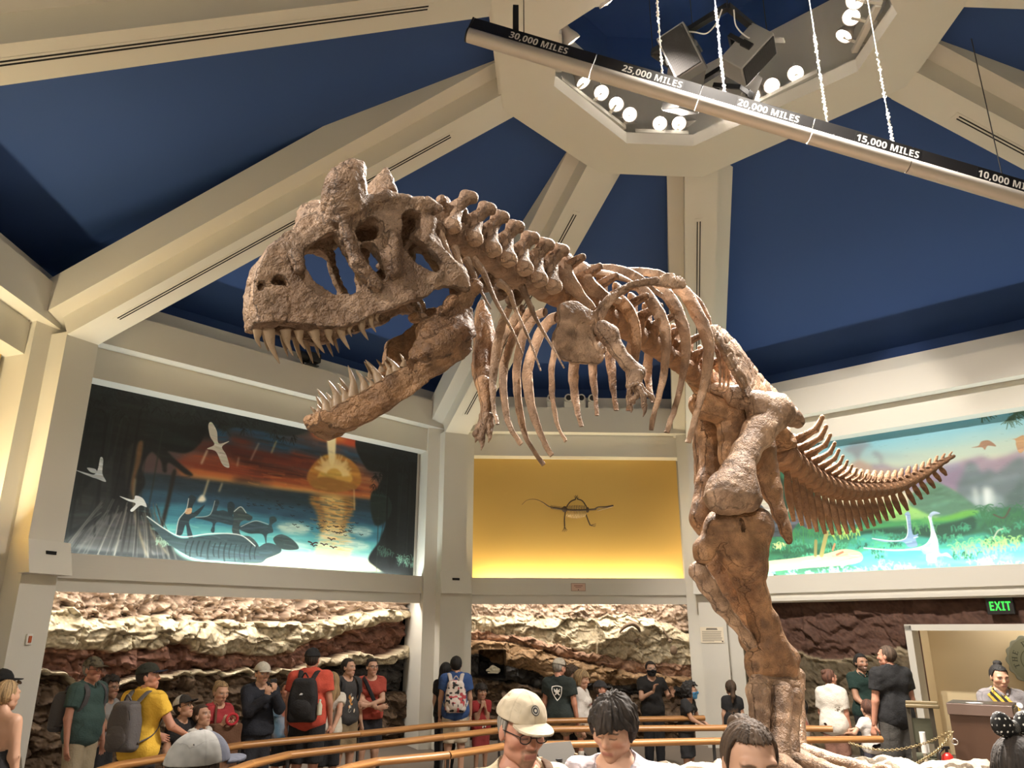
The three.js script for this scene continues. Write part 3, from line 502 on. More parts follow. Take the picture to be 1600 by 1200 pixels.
// layers from the top down: [colour, second colour, how far it stands out, roughness of the relief, horizontal bedding]
function relief(S, strata, layers, s0, s1, y0, y1, q0, step, opt = {}) {
  const nx = Math.round((s1 - s0) / step), ny = Math.round((y1 - y0) / step), pos = [], col = [], uv = [], idx = [];
  for (let j = 0; j <= ny; j++) for (let i = 0; i <= nx; i++) {
    const s = mix(s0, s1, i / nx), y = mix(y0, y1, j / ny), sd = opt.seed ?? 0;
    const w = 0.035 * fbm(s * 3 + sd, y * 4, 1, 4) + 0.02 * noise(s * 14, y * 9, sd + 3);
    const ys = y + w; let k = 0; while (k < strata.length && ys < interp(strata[k], s)) k++;
    const top = k ? interp(strata[k - 1], s) : y1 + 0.1, bot = k < strata.length ? interp(strata[k], s) : y0 - 0.2, t = clamp((top - ys) / Math.max(top - bot, 0.02), 0, 1);
    const [c1, c2, out, rough, bed] = layers[k];
    // each bed: a lip at its top, rounding under, broken into blocks by joints
    const block = Math.floor(s * 1.7 + 1.3 * noise(s * 2, k * 5 + sd, 2) + k * 0.37), jut = h3(block, k, 9 + sd) * 0.10 - 0.05;
    let h = out + jut * (rough > 0.5 ? 0.3 : 1) + 0.05 * Math.pow(Math.sin(Math.PI * clamp(t * 0.92 + 0.06, 0, 1)), 0.5) - 0.06 * t * t;
    const wx = s + 0.06 * noise(s * 5, ys * 5, 21 + sd), wy = ys + 0.04 * noise(s * 6, ys * 6, 22 + sd);
    const [f1, e1] = facet(wx * 3.2, wy * 7.5, 40 + k + sd), [f2, e2] = facet(wx * 9 + wy * 2, wy * 15, 60 + k + sd);
    h += 0.085 * f1 + 0.035 * f2 - 0.018 * sm(0.10, 0, e1) - 0.008 * sm(0.10, 0, e2);
    h += bed * 0.014 * (Math.floor(ys * 30 + 1.2 * fbm(s * 1.5, y * 3, 7 + sd, 3)) % 2 ? 1 : 0) * sm(0, 0.3, noise(s * 2.5, y * 5, 4));
    if (rough > 0.4) { const [f3] = facet(wx * 22, wy * 24, 80 + sd), [f4] = facet(wx * 11 - wy * 5, wy * 13 + wx * 5, 90 + sd); h += rough * (0.075 * f3 + 0.12 * f4); }
    h += 0.02 * fbm(s * 5, ys * 7, 8 + sd, 3) + 0.006 * fbm(s * 30, ys * 40, 12, 3);
    if (opt.joints) for (const J of opt.joints) h -= 0.05 * Math.exp(-(((s - J) / 0.010) ** 2)) - 0.05 * (s > J ? Math.exp(-(s - J) * 3) * 0.6 : 0);
    if (opt.extra) h += opt.extra(s, y, k);
    const p = S.at(s, q0 + h * (opt.depth ?? 1), y); pos.push(p.x, p.y, p.z); uv.push(s, y);
    const m = clamp(0.5 + 0.9 * fbm(s * 7 + k, ys * 16, 15 + sd, 4), 0, 1), f = 0.85 + 0.3 * noise(s * 60, y * 60, 3);
    let c = [0, 1, 2].map((e) => mix(c1[e], c2[e], m) * f); if (opt.tint) c = opt.tint(s, y, k, c);
    col.push(...c);
  }
  for (let j = 0; j < ny; j++) for (let i = 0; i < nx; i++) { const a = j * (nx + 1) + i, b = a + nx + 1; idx.push(a, a + 1, b, b, a + 1, b + 1); }
  const g = new THREE.BufferGeometry(); g.setAttribute('position', new THREE.Float32BufferAttribute(pos, 3)); g.setAttribute('color', new THREE.Float32BufferAttribute(col, 3)); g.setAttribute('uv', new THREE.Float32BufferAttribute(uv, 2));
  g.setIndex(idx); g.computeVertexNormals(); return g;
}
const rockBump = grayTex(256, (u, v) => { let s = 0; for (const [f, a] of [[8, 0.4], [16, 0.3], [32, 0.2], [64, 0.15]]) s += a * tileNoise(u, v, f, f); return s / 1.05; });
const rockMat = new THREE.MeshStandardMaterial({ vertexColors: true, roughness: 0.82, bumpMap: rockBump, bumpScale: 0.02 });
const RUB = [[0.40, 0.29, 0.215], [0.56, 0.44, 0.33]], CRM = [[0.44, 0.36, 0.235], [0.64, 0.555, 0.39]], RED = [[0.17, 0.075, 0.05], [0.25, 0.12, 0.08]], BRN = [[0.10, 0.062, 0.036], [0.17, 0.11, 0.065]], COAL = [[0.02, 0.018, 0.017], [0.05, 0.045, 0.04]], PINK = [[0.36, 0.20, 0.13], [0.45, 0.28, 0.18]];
const lay = (c, out, rough, bed) => [c[0], c[1], out, rough, bed];
{
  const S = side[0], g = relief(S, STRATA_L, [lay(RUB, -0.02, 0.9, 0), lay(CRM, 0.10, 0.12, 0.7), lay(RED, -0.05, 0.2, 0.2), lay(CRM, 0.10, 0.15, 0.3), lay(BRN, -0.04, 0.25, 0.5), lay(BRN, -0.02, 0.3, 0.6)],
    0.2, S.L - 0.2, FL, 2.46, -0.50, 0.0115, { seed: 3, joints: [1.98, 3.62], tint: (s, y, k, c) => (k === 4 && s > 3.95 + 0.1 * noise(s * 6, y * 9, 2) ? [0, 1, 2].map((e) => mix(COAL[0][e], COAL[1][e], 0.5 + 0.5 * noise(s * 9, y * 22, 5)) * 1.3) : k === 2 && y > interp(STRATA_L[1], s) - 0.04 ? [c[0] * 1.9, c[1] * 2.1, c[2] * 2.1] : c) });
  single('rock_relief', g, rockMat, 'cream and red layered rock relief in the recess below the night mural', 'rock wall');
}
{
  const S = side[1];
  const inNiche = (s, y) => s > 0.53 && s < 0.90 && y > 1.37 && y < 1.74;
  const g = relief(S, STRATA_C, [lay(RUB, 0.02, 0.45, 0), lay(CRM, 0.06, 0.22, 0.5), lay(PINK, 0.02, 0.2, 0.5), lay([[0.30, 0.18, 0.09], [0.42, 0.27, 0.14]], 0.10, 0.2, 0.3), lay(COAL, -0.02, 0.35, 0.5), lay(BRN, 0.0, 0.25, 0.6)],
    0.2, S.L - 0.2, FL, 2.46, -0.50, 0.0115, { seed: 11, extra: (s, y, k) => { const d = Math.abs((s - 2.33) * 0.71 - (y - 1.30) * 0.71); return (inNiche(s, y) ? -0.62 : 0) - (s > 2.2 && s < 3.1 && y > 1.25 && y < 2.05 ? 0.05 * Math.exp(-((d / 0.02) ** 2)) : 0) + 0.10 * Math.exp(-(((s - 2.75) / 0.35) ** 2) - (((y - 1.98) / 0.16) ** 2)); } });
  single('rock_relief', g, rockMat, 'slanting layered rock relief with a black niche below the golden panel', 'rock wall');
  // fossils set in the rock
  const bone = std(lin(0.75, 0.70, 0.55), 0.6), brown = std(lin(0.15, 0.10, 0.06), 0.7);
  const P = (s, y, q) => S.at(s, q, y);
  const sk = thing('fossil_skull', 'small pale fossil skull lying in the black rock niche', 'fossil', P(0.74, 1.47, -0.5).toArray());
  { const b = [cap(V(-0.10, 0, 0), V(-0.02, 0.02, 0.02), 0.014, 0.035, 0.02), cap(V(-0.02, 0.03, 0.02), V(0.06, 0.0, 0.02), 0.04, 0.03, 0.02), cap(V(-0.08, -0.03, 0.02), V(0.05, -0.03, 0.03), 0.010, 0.014, 0.01)], e = [cap(V(0.0, 0.025, 0.06), V(0.01, 0.025, 0.05), 0.02, 0.02, 0.005), cap(V(-0.05, 0.01, 0.05), V(-0.04, 0.01, 0.04), 0.012, 0.012, 0.005)];
    const [lo, hi] = bounds(b, 0.01); part(sk, 'skull', nets(union(b, e), lo, hi, 0.005), bone); }
  const fs = (s, y) => P(s, y, -0.33).toArray();
  const f1 = thing('fossil_bone', 'dark spoon-shaped fossil bone set in the cream rock', 'fossil', fs(3.22, 1.84));
  part(f1, 'shaft', sweep([V(-0.10, 0.20, 0), V(-0.05, 0.10, 0.03), V(0, 0, 0.02)], () => 0.016, 8), brown); part(f1, 'bowl', new THREE.SphereGeometry(0.06, 14, 10).scale(0.9, 1.0, 0.5).translate(0.04, -0.10, 0.02), brown); part(f1, 'knob', new THREE.SphereGeometry(0.03, 10, 8).translate(-0.01, 0.02, 0.03), brown);
  const f2 = thing('fossil_bone', 'small dark knuckle fossil in the cream rock, beside the spoon-shaped one', 'fossil', fs(2.74, 1.86));
  part(f2, 'knuckle', [new THREE.SphereGeometry(0.032, 10, 8), new THREE.SphereGeometry(0.022, 10, 8).translate(0.03, 0.02, 0.01)], brown);
  const f3 = thing('fossil_bone', 'curved dark fossil rib at the top of the rock bulge', 'fossil', fs(2.62, 2.04));
  part(f3, 'rib', sweep([V(-0.12, -0.06, 0.04), V(-0.04, 0.02, 0.10), V(0.06, 0.05, 0.10), V(0.14, 0.0, 0.08), V(0.17, -0.06, 0.06)], (t) => 0.012 + 0.02 * Math.sin(Math.PI * t), 8), brown);
}
{
  const S = side[2], door = 2.43, cut = 3.0;
  const L1 = [[0.09, 0.042, 0.028], [0.135, 0.07, 0.048]], L2 = [[0.30, 0.24, 0.15], [0.38, 0.31, 0.2]], L3 = [[0.10, 0.08, 0.045], [0.15, 0.11, 0.065]];
  const g = relief(S, STRATA_R, [lay(L1, 0.0, 0.05, 0), lay(L2, 0.05, 0.1, 0), lay(L3, 0.0, 0.12, 0.3)], 0.2, door - 0.02, FL, 2.40, -0.22, 0.018, { seed: 21, depth: 0.6 });
  single('rock_relief', g, rockMat, 'dark brown rock wall with a pale vein left of the lit doorway', 'rock wall');
  const g2 = relief(S, [[[0, 1.0]]], [lay(L1, 0.0, 0.05, 0), lay(L1, 0, 0.05, 0)], door - 0.04, S.L - 0.2, 2.06, 2.40, -0.22, 0.03, { seed: 23, depth: 0.5 });
  single('rock_relief', g2, rockMat, 'dark brown rock lintel above the lit doorway and under the exit sign', 'rock wall');
  struct('wall_behind_rock_right', [sideBox(S, -0.2, door, -0.6, -0.36, FL, 2.5), sideBox(S, door, S.L + 0.2, -0.6, -0.36, 2.08, 2.5)], M.brownWall);
  struct('trim_1', [sideBox(S, 0.3, S.L - 0.2, -0.10, 0.03, 2.37, 2.41)], M.cream, 'cream cornice under the ledge');
  // doorway frame and the lit vestibule beyond it
  const dn = struct('door_1', [sideBox(S, door - 0.03, door + 0.045, -0.38, -0.12, FL, 2.06), sideBox(S, door - 0.03, S.L - 0.25, -0.38, -0.12, 2.0, 2.07)], M.cream, 'cream frame of the wide lit doorway');
  const al = std(lin(0.72, 0.60, 0.38), 0.8);
  struct('wall_vestibule', [sideBox(S, door - 0.3, S.L + 0.3, -1.15, -1.0, FL, 2.6), sideBox(S, door - 0.4, door - 0.02, -1.1, -0.38, FL, 2.6), sideBox(S, S.L - 0.3, S.L + 0.2, -1.1, -0.38, FL, 2.6)], al, 'pale yellow vestibule wall beyond the doorway');
  const vl = S.at(3.9, -0.66, 2.5), vt2 = S.at(3.9, -0.8, 1), vf = thing('added_vestibule_light', 'unseen flat ceiling light added to brighten the vestibule inside the doorway', 'light'); part(vf, 'diffuser', sideBox(S, 3.0, 4.8, -0.76, -0.56, 2.52, 2.545), glowWarm); areaLight(1.8, 0.2, WARM, 8, [vl.x, vl.y, vl.z], [vt2.x, vt2.y, vt2.z]);  // hidden ceiling lamp added to brighten the vestibule
  struct('ceiling_vestibule', sideBox(S, door - 0.4, S.L + 0.3, -1.75, -0.36, 2.55, 2.65), al);
}
// lights hidden behind the lip over the two recesses
for (const i of [0, 1]) {
  const S = side[i], L = S.L - 0.9, c = S.at(S.L / 2, -0.14, 2.43), dn = S.at(S.L / 2, -0.34, 1.6);
  const t = thing('recess_light', 'tube light hidden behind the lip over the ' + (i ? 'slanting rock relief with the niche' : 'rock relief below the night mural'), 'light');
  part(t, 'tube', rod(S.at(0.5, -0.14, 2.45), S.at(S.L - 0.5, -0.14, 2.45), 0.014, 0.014, 8), glowWarm);
  areaLight(L, 0.08, WARM, LEVEL.recess, [c.x, c.y, c.z], [dn.x, dn.y, dn.z]);
  struct(i ? 'wall_behind_rock_center' : 'wall_behind_rock_left', sideBox(S, 0, S.L, -1.55, -1.4, FL, 2.5), M.brownWall);
}
// ================================================================ FIXTURES
// bulb: spot lamps on short rails inside the ceiling ring
const lampGlow = new THREE.MeshStandardMaterial({ color: 0xffffff, roughness: 0.4, emissive: new THREE.Color(1, 0.9, 0.78), emissiveIntensity: 6 });
const lampCan = std(lin(0.55, 0.5, 0.45), 0.5);
{
  const LY = 6.86;
  const spots = [[950, 5, 'alone on the upper left edge'], [895, 65, 'on the left side, upper of two'], [895, 93, 'on the left side, lower of two'], [912, 129, 'first on the front left rail'], [940, 145, 'second on the front left rail'], [963, 163, 'third on the front left rail'], [984, 179, 'last on the front left rail'], [1031, 193, 'left one of two on the front rail'], [1061, 193, 'right one of two on the front rail'],
    [1146, 166, 'first on the front right rail, under a speaker'], [1176, 148, 'second on the front right rail, by the speaker'], [1206, 134, 'third on the front right rail'], [1243, 115, 'last on the front right rail'], [1318, 57, 'on the right side, lower of three'], [1330, 27, 'on the right side, middle of three'], [1336, 0, 'on the right side, topmost of three']];
  const aims = [[8.3, 0.9, -12.9], [7.8, 1.2, -12.3], [3.2, 1.2, -6.2], [4.8, 2.2, -7.2], [3.2, 1.2, -2.6], [1.2, 2.5, -4.4], [1.9, 2.6, -2.6], [0.6, 2.6, -3.6], [2.0, 2.4, -4.6], [-0.8, 2.6, -3.2], [-1.6, 2.4, -6.2], [0.4, 2.8, -3.6], [0.9, 2.6, -4.4], [0.0, 2.5, -8.6], [1.4, 2.8, -5.2], [0.2, 3.0, -3.4]];
  const c = V(1.93, 6.75, -5.07);
  spots.forEach(([px, py, where], i) => {
    const p = onY(px, py, LY), a = V(aims[i][0] / UNIT, aims[i][1] / UNIT + FL, aims[i][2] / UNIT), d = a.clone().sub(p).normalize(), out = V(p.x - c.x, 0, p.z - c.z).normalize();
    const t = thing('spot_lamp', 'lit spot lamp in the ceiling ring, ' + where, 'lamp', p.toArray(), 0, 'spot lamps inside the ceiling ring');
    const q = new THREE.Quaternion().setFromUnitVectors(V(0, 1, 0), d);
    const can = new THREE.LatheGeometry([[0.0, -0.16], [0.035, -0.155], [0.042, -0.10], [0.07, -0.04], [0.078, 0.0], [0.070, 0.0], [0.06, -0.03], [0, -0.04]].map((v) => new THREE.Vector2(...v)), 20).applyQuaternion(q);
    part(t, 'housing', can, lampCan);
    part(t, 'lens', new THREE.SphereGeometry(0.066, 18, 10, 0, Math.PI * 2, 0, Math.PI / 2).scale(1, 0.45, 1).translate(0, -0.025, 0).applyQuaternion(q), lampGlow, 'glowing lens');
    part(t, 'yoke', [bar(V(0, 0, 0), out.clone().multiplyScalar(0.20).setY(-0.06), 0.03, 0.02), rod(V(0, 0.0, 0), V(0, 0.12, 0), 0.008)], M.cream);
    const L = new THREE.SpotLight(WARM, LEVEL.lamp, 0, 0.60, 0.65, 2); L.position.copy(p).addScaledVector(d, 0.04); L.target.position.copy(a); L.castShadow = true; L.shadow.radius = 2.2; scene.add(L, L.target);
  });
  // mounting rails
  const rail = (a, b, label) => { const A = onY(...a, 6.80), B = onY(...b, 6.80); const t = thing('lamp_rail', label, 'rail'); part(t, 'channel', bar(A, B, 0.05, 0.04), M.cream); };
  rail([875, 124], [975, 200], 'cream lamp rail on the front left edge of the ceiling ring'); rail([992, 206], [1075, 209], 'short cream lamp rail on the front edge of the ceiling ring');
  rail([1160, 172], [1278, 113], 'cream lamp rail on the front right edge of the ceiling ring'); rail([1335, 80], [1372, 8], 'cream lamp rail on the right edge of the ceiling ring'); rail([873, 50], [873, 110], 'cream lamp rail on the left edge of the ceiling ring');
}
// unseen flood lamps added as fill in the ring half out of view
for (const [x, z, where] of [[0.75, -4.75, 'nearest the night mural'], [1.35, -4.25, 'toward the viewer'], [1.95, -3.8, 'at the near end'], [2.55, -4.05, 'toward the viewer on the lectern side'], [3.05, -4.5, 'nearest the jungle mural']]) {
  const t = thing('added_flood_lamp', 'unseen flood lamp added as fill in the ceiling ring, ' + where, 'lamp', [x, 6.82, z]);
  part(t, 'housing', new THREE.CylinderGeometry(0.05, 0.08, 0.14, 16).translate(0, 0.07, 0), lampCan); part(t, 'lens', new THREE.SphereGeometry(0.07, 16, 8, 0, Math.PI * 2, Math.PI / 2, Math.PI / 2).scale(1, 0.4, 1), lampGlow); part(t, 'yoke', rod(V(0, 0.12, 0), V(0, 0.35, 0), 0.01), M.cream);
  const L = new THREE.SpotLight(WARM, LEVEL.house * 9, 0, 0.95, 0.8, 2); L.position.set(x, 6.78, z); L.target.position.set(x - (x - 1.93) * 0.3, 0, z + 0.8); L.castShadow = true; L.shadow.radius = 2.2; scene.add(L, L.target);
}
// loudspeakers on a hanging frame
{
  const H = 7.0, F = [[1137, 10], [1020, 82], [1090, 131], [1200, 62]].map((q) => onY(...q, H));
  const f = thing('speaker_truss', 'black square hanging truss that carries the loudspeakers', 'truss');
  F.forEach((p, i) => part(f, 'bar', bar(p, F[(i + 1) % 4], 0.05, 0.05), M.darkMetal));
  F.forEach((p) => part(f, 'suspension_cable', rod(p, p.clone().setY(8.15), 0.004, 0.004, 6), M.darkMetal));
  const mid = F.reduce((s, p) => s.add(p), V(0, 0, 0)).multiplyScalar(0.25), gry = std(lin(0.22, 0.215, 0.21), 0.6), gril = std(lin(0.02, 0.018, 0.017), 0.9, { bumpMap: grayTex(64, (u, v) => ((u * 64 | 0) % 4 < 2 && (v * 64 | 0) % 4 < 2 ? 1 : 0)), bumpScale: 0.002 });
  const cr = V(1, 0, 0).applyEuler(eul), cu = V(0, 1, 0).applyEuler(eul), cb = V(0, 0, 1).applyEuler(eul), dirs = (a) => V(0, 0, 0).addScaledVector(cr, a[0]).addScaledVector(cu, a[1]).addScaledVector(cb, a[2]).normalize();
  const spk = [[[1066, 84], [-0.40, -0.15, 0.90], [-0.48, 0.86, 0.1], 'grey loudspeaker with black grille, nearer one on the left of the truss'], [[1170, 86], [0.62, -0.62, 0.48], [0.70, 0.70, 0.1], 'grey loudspeaker with black grille, nearer one on the right of the truss'], [[1068, 140], [-0.5, 0.2, -0.84], [0.1, 1, 0.1], 'grey loudspeaker turned away, rear one on the left behind the mile scale'], [[1152, 146], [0.7, -0.1, -0.7], [0.3, 1, 0.2], 'grey loudspeaker turned away, rear one on the right by the lamp rail']];
  for (const [q, n, l, label] of spk) {
    const p = onY(...q, 6.78), t = thing('loudspeaker', label, 'speaker', p.toArray(), 0, 'loudspeakers on the hanging truss');
    const z = dirs(n), y0 = dirs(l), x = y0.clone().cross(z).normalize(), y = z.clone().cross(x); t.setRotationFromMatrix(new THREE.Matrix4().makeBasis(x, y, z));
    part(t, 'cabinet', new RoundedBoxGeometry(0.26, 0.40, 0.24, 2, 0.012), gry);
    part(t, 'grille', new RoundedBoxGeometry(0.23, 0.37, 0.02, 1, 0.006).translate(0, 0, 0.121), gril, 'black mesh grille');
    part(t, 'bracket', [box(-0.15, -0.03, -0.05, -0.13, 0.03, 0.05), box(0.13, -0.03, -0.05, 0.15, 0.03, 0.05), box(-0.15, -0.02, -0.20, 0.15, 0.02, -0.17), box(-0.15, -0.02, -0.2, -0.135, 0.02, 0.0), box(0.135, -0.02, -0.2, 0.15, 0.02, 0)], M.darkMetal);
  }
  // cables looping from the frame to the nearer two
  const cab = (pts, label) => single('speaker_cable', sweep(pts, () => 0.006, 6), M.white, label, 'cable');
  cab([F[0].clone().add(V(-0.05, -0.03, 0)), onY(1120, 35, 6.9), onY(1104, 52, 6.85), onY(1085, 50, 6.85), onY(1072, 49, 6.9)], 'white cable sagging to the loudspeaker on the left of the frame');
  cab([F[0].clone().add(V(0.05, -0.03, 0)), onY(1150, 40, 6.9), onY(1166, 57, 6.85), onY(1180, 62, 6.85), onY(1196, 60, 6.9)], 'white cable sagging to the loudspeaker on the right of the frame');
  for (const [q, s, w] of [[[1052, 52], 1, 'left'], [[1212, 62], -1, 'right']]) { const p = onY(...q, 6.95), t = thing('small_antenna', 'small white flat antenna clamped beside the ' + w + ' loudspeaker', 'antenna', p.toArray(), s * 0.6); part(t, 'panel', new RoundedBoxGeometry(0.16, 0.015, 0.07, 1, 0.006).rotateZ(s * 0.5), M.white); part(t, 'clamp', new THREE.SphereGeometry(0.03, 10, 8).translate(s * 0.07, -0.02, 0), M.darkMetal); }
}
// the mile scale
{
  const P0 = V(0.363, 5.8, -4.359), D = V(0.775, -0.266, 0.019), at = (k) => P0.clone().addScaledVector(D, k);
  const t = thing('mile_scale', 'long black and silver mile scale hanging aslant below the ceiling', 'scale');
  const up = V(0, 1, 0), z = D.clone().normalize(), x = up.clone().cross(z).normalize(), y = z.clone().cross(x);     // x points away from the lens side
  const silver = std(lin(0.62, 0.58, 0.53), 0.45, { metalness: 0.25, bumpMap: plasterBump, bumpScale: 0.001 }), gloss = new THREE.MeshPhysicalMaterial({ color: lin(0.014, 0.013, 0.013), roughness: 0.33, clearcoat: 0.3, clearcoatRoughness: 0.25 });
  const cuts = [-0.60, 0.5, 1.42, 2.38, 3.2, 4.4];
  for (let i = 0; i < 5; i++) {
    const a = at(cuts[i] + 0.004), b = at(cuts[i + 1] - 0.004);
    part(t, 'tube_segment', rod(a, b, 0.05, 0.05, 20), silver);
    part(t, 'top_rail', bar(a.clone().addScaledVector(y, 0.085), b.clone().addScaledVector(y, 0.085), 0.05, 0.10, y), gloss);
  }
  part(t, 'end_cap', [rod(at(-0.61), at(-0.6), 0.052), bar(at(-0.615).addScaledVector(y, 0.085), at(-0.6).addScaledVector(y, 0.085), 0.054, 0.104, y)], M.darkMetal);
  ['30,000 MILES', '25,000 MILES', '20,000 MILES', '15,000 MILES', '10,000 MILES'].forEach((s, k) => {
    const tex = canvasTex(512, 64, (c, w, h) => { c.fillStyle = '#121111'; c.fillRect(0, 0, w, h); c.fillStyle = '#f4f1ea'; c.font = 'bold 58px sans-serif'; c.textAlign = 'center'; c.textBaseline = 'middle'; const tw = c.measureText(s).width, k = (w - 16) / tw; c.setTransform(k, 0, 0, 1, w / 2, h / 2 + 2); c.fillText(s, 0, 0); });
    const a = at(k - 0.27), b = at(k + 0.27), f = (p, dy) => p.clone().addScaledVector(x, -0.0265).addScaledVector(y, dy);
    const A = f(a, 0.045), B = f(b, 0.045), g = slab(A, B, f(b, 0.128), f(a, 0.128), 0.003), n = g.attributes.position, uv = new Float32Array(n.count * 2);
    for (let i = 0; i < n.count; i++) { const p = V(n.getX(i), n.getY(i), n.getZ(i)).sub(A); uv[2 * i] = p.dot(z) / A.distanceTo(B); uv[2 * i + 1] = p.dot(y) / 0.083; }
    g.setAttribute('uv', new THREE.BufferAttribute(uv, 2)); part(t, 'lettering', g, new THREE.MeshPhysicalMaterial({ map: tex, roughness: 0.38, clearcoat: 0.2, clearcoatRoughness: 0.3 }), 'white lettering reading ' + s);
  });
  for (let k = -0.5; k < 4.3; k += 0.34) part(t, 'rivet', new THREE.SphereGeometry(0.007, 6, 5).translate(...at(k).addScaledVector(x, -0.03).addScaledVector(y, 0.04).toArray()), M.darkMetal);
  part(t, 'end_bracket', [box(-0.02, 0, -0.02, 0.02, 0.24, 0.02).translate(...at(-0.22).addScaledVector(y, 0.12).toArray())], M.black);
  const chain = std(lin(0.7, 0.67, 0.6), 0.4, { metalness: 0.4 });
  [[-0.15, 8.1], [1.08, 8.1], [1.62, 8.1], [2.5, 8.1], [3.05, 6.6], [3.95, 6.0]].forEach(([k, top], i) => {
    const a = at(k).addScaledVector(y, 0.13), g = [rod(a, a.clone().setY(top), 0.0035, 0.0035, 6)]; seed(40 + i);
    if (i && i < 5) for (let h = 0.02; h < 0.75; h += 0.028) g.push(new THREE.TorusGeometry(0.010, 0.0035, 5, 8).rotateY(rnd() * 3).translate(a.x + rr(-0.002, 0.002), a.y + h, a.z));
    part(t, i === 5 || !i ? 'wire' : 'hanging_chain', g, i === 5 || !i ? M.darkMetal : chain);
  });
}
// downlights and sprinklers in the blue panels
{
  const planeOf = (i) => { const S = side[i], a = S.at(0, -0.38, 5.62), b = S.at(S.L, -0.38, 5.62), o = v2(OUTER[(i + 1) % 8], 6.95), n = b.clone().sub(a).cross(o.clone().sub(a)).normalize(); return [a, n.y > 0 ? n.negate() : n]; };
  const refl = std(lin(0.5, 0.42, 0.32), 0.18, { metalness: 1 });
  for (const [px, py, i, where] of [[602, 95, 7, 'above the long snout, near the mile scale'], [133, 246, 7, 'at the far left'], [757, 273, 0, 'above the neck bones'], [984, 340, 1, 'above the shoulder, in the narrow panel'], [1303, 270, 2, 'under the mile scale'], [1260, 496, 2, 'above the hip bones'], [1594, 402, 2, 'at the right edge']]) {
    const [o, n] = planeOf(i), p = onPlane(px, py, o, n), t = thing('downlight', 'round recessed downlight in the blue ceiling ' + where, 'light', p.toArray(), 0, 'recessed downlights');
    const q = new THREE.Quaternion().setFromUnitVectors(V(0, 1, 0), n);
    part(t, 'trim_ring', new THREE.TorusGeometry(0.085, 0.008, 8, 28).rotateX(Math.PI / 2).applyQuaternion(q), M.white);
    part(t, 'reflector', new THREE.LatheGeometry([[0.084, 0.012], [0.078, 0.002], [0.05, 0.0015], [0.02, 0.001], [0, 0.001]].map((v) => new THREE.Vector2(...v)), 24).applyQuaternion(q), refl);
    part(t, 'lamp', [new THREE.CylinderGeometry(0.012, 0.012, 0.05, 8).rotateZ(Math.PI / 2).translate(0.02, 0.01, 0.012).applyQuaternion(q), new THREE.CylinderGeometry(0.012, 0.012, 0.05, 8).rotateZ(Math.PI / 2).translate(0.02, 0.01, -0.012).applyQuaternion(q)], M.white);
  }
  for (const [px, py, i, where] of [[570, 105, 7, 'beside the downlight above the snout'], [698, 67, 7, 'by the left end of the mile scale'], [742, 291, 0, 'beside the downlight above the neck'], [984, 357, 1, 'below the downlight in the narrow panel'], [1317, 293, 2, 'beside the downlight under the mile scale'], [350, 470, 0, 'left of the snout'], [1245, 548, 2, 'right of the hip bones'], [597, 546, 0, 'inside the open jaws']]) {
    const [o, n] = planeOf(i), p = onPlane(px, py, o, n), t = thing('sprinkler', 'small dark ceiling sprinkler ' + where, 'sprinkler', p.toArray(), 0, 'ceiling sprinklers');
    part(t, 'rosette', new THREE.CylinderGeometry(0.03, 0.03, 0.008, 12), M.darkMetal); part(t, 'head', [rod(V(0, -0.05, 0), V(0, 0, 0), 0.008), new THREE.CylinderGeometry(0.016, 0.016, 0.005, 10).translate(0, -0.05, 0)], M.black);
  }
}
// fixtures on the ledges
for (const [px, w] of [[861, 'first from the left column'], [888, 'second from the left column'], [908, 'third from the left column'], [925, 'fourth from the left column']]) {
  const p = onZ(px, 648, -10.84); p.y = 5.12; const t = thing('ledge_spot', 'small cream spot fixture on the ledge above the golden panel, ' + w, 'lamp', p.toArray(), 0, 'spot fixtures on the centre ledge');
  part(t, 'base', box(-0.06, 0, -0.05, 0.06, 0.09, 0.05), M.cream); part(t, 'head', new THREE.CylinderGeometry(0.06, 0.06, 0.12, 18).rotateX(Math.PI / 2).translate(0, 0.14, 0.02), M.cream); part(t, 'lens', new THREE.CylinderGeometry(0.04, 0.04, 0.01, 16).rotateX(Math.PI / 2).translate(0, 0.14, 0.082), M.darkMetal);
}
// unseen spots added on the ledges behind the viewer as front fill for the skeleton
for (const [i, f, aim, w] of [[6, 0.45, [-0.3, 3.2, -2.8], 'nearest the far left panel'], [6, 0.72, [0.6, 3.1, -3.8], 'second behind the viewer'], [5, 0.6, [1.2, 2.6, -4.6], 'straight behind the viewer']]) {
  const S = side[i], p = S.at(S.L * f, 0.12, 5.12), a = V(aim[0] / UNIT, aim[1] / UNIT + FL, aim[2] / UNIT), d = a.clone().sub(p).normalize(), t = thing('ledge_spot', 'unseen small cream spot added as fill on the ledge behind the viewer, ' + w, 'lamp', p.toArray(), Math.atan2(d.x, d.z));
  part(t, 'base', box(-0.06, 0, -0.05, 0.06, 0.09, 0.05), M.cream); part(t, 'head', new THREE.CylinderGeometry(0.06, 0.06, 0.12, 18).rotateX(Math.PI / 2 + 0.3).translate(0, 0.15, 0.02), M.cream); part(t, 'lens', new THREE.CylinderGeometry(0.045, 0.045, 0.012, 16).rotateX(Math.PI / 2 + 0.3).translate(0, 0.13, 0.085), lampGlow);
  const L = new THREE.SpotLight(WARM, LEVEL.ledge, 0, 0.42, 0.6, 2); L.position.copy(p).add(V(0, 0.14, 0)).addScaledVector(d, 0.12); L.target.position.copy(a); L.castShadow = true; L.shadow.radius = 2.2; scene.add(L, L.target);
}
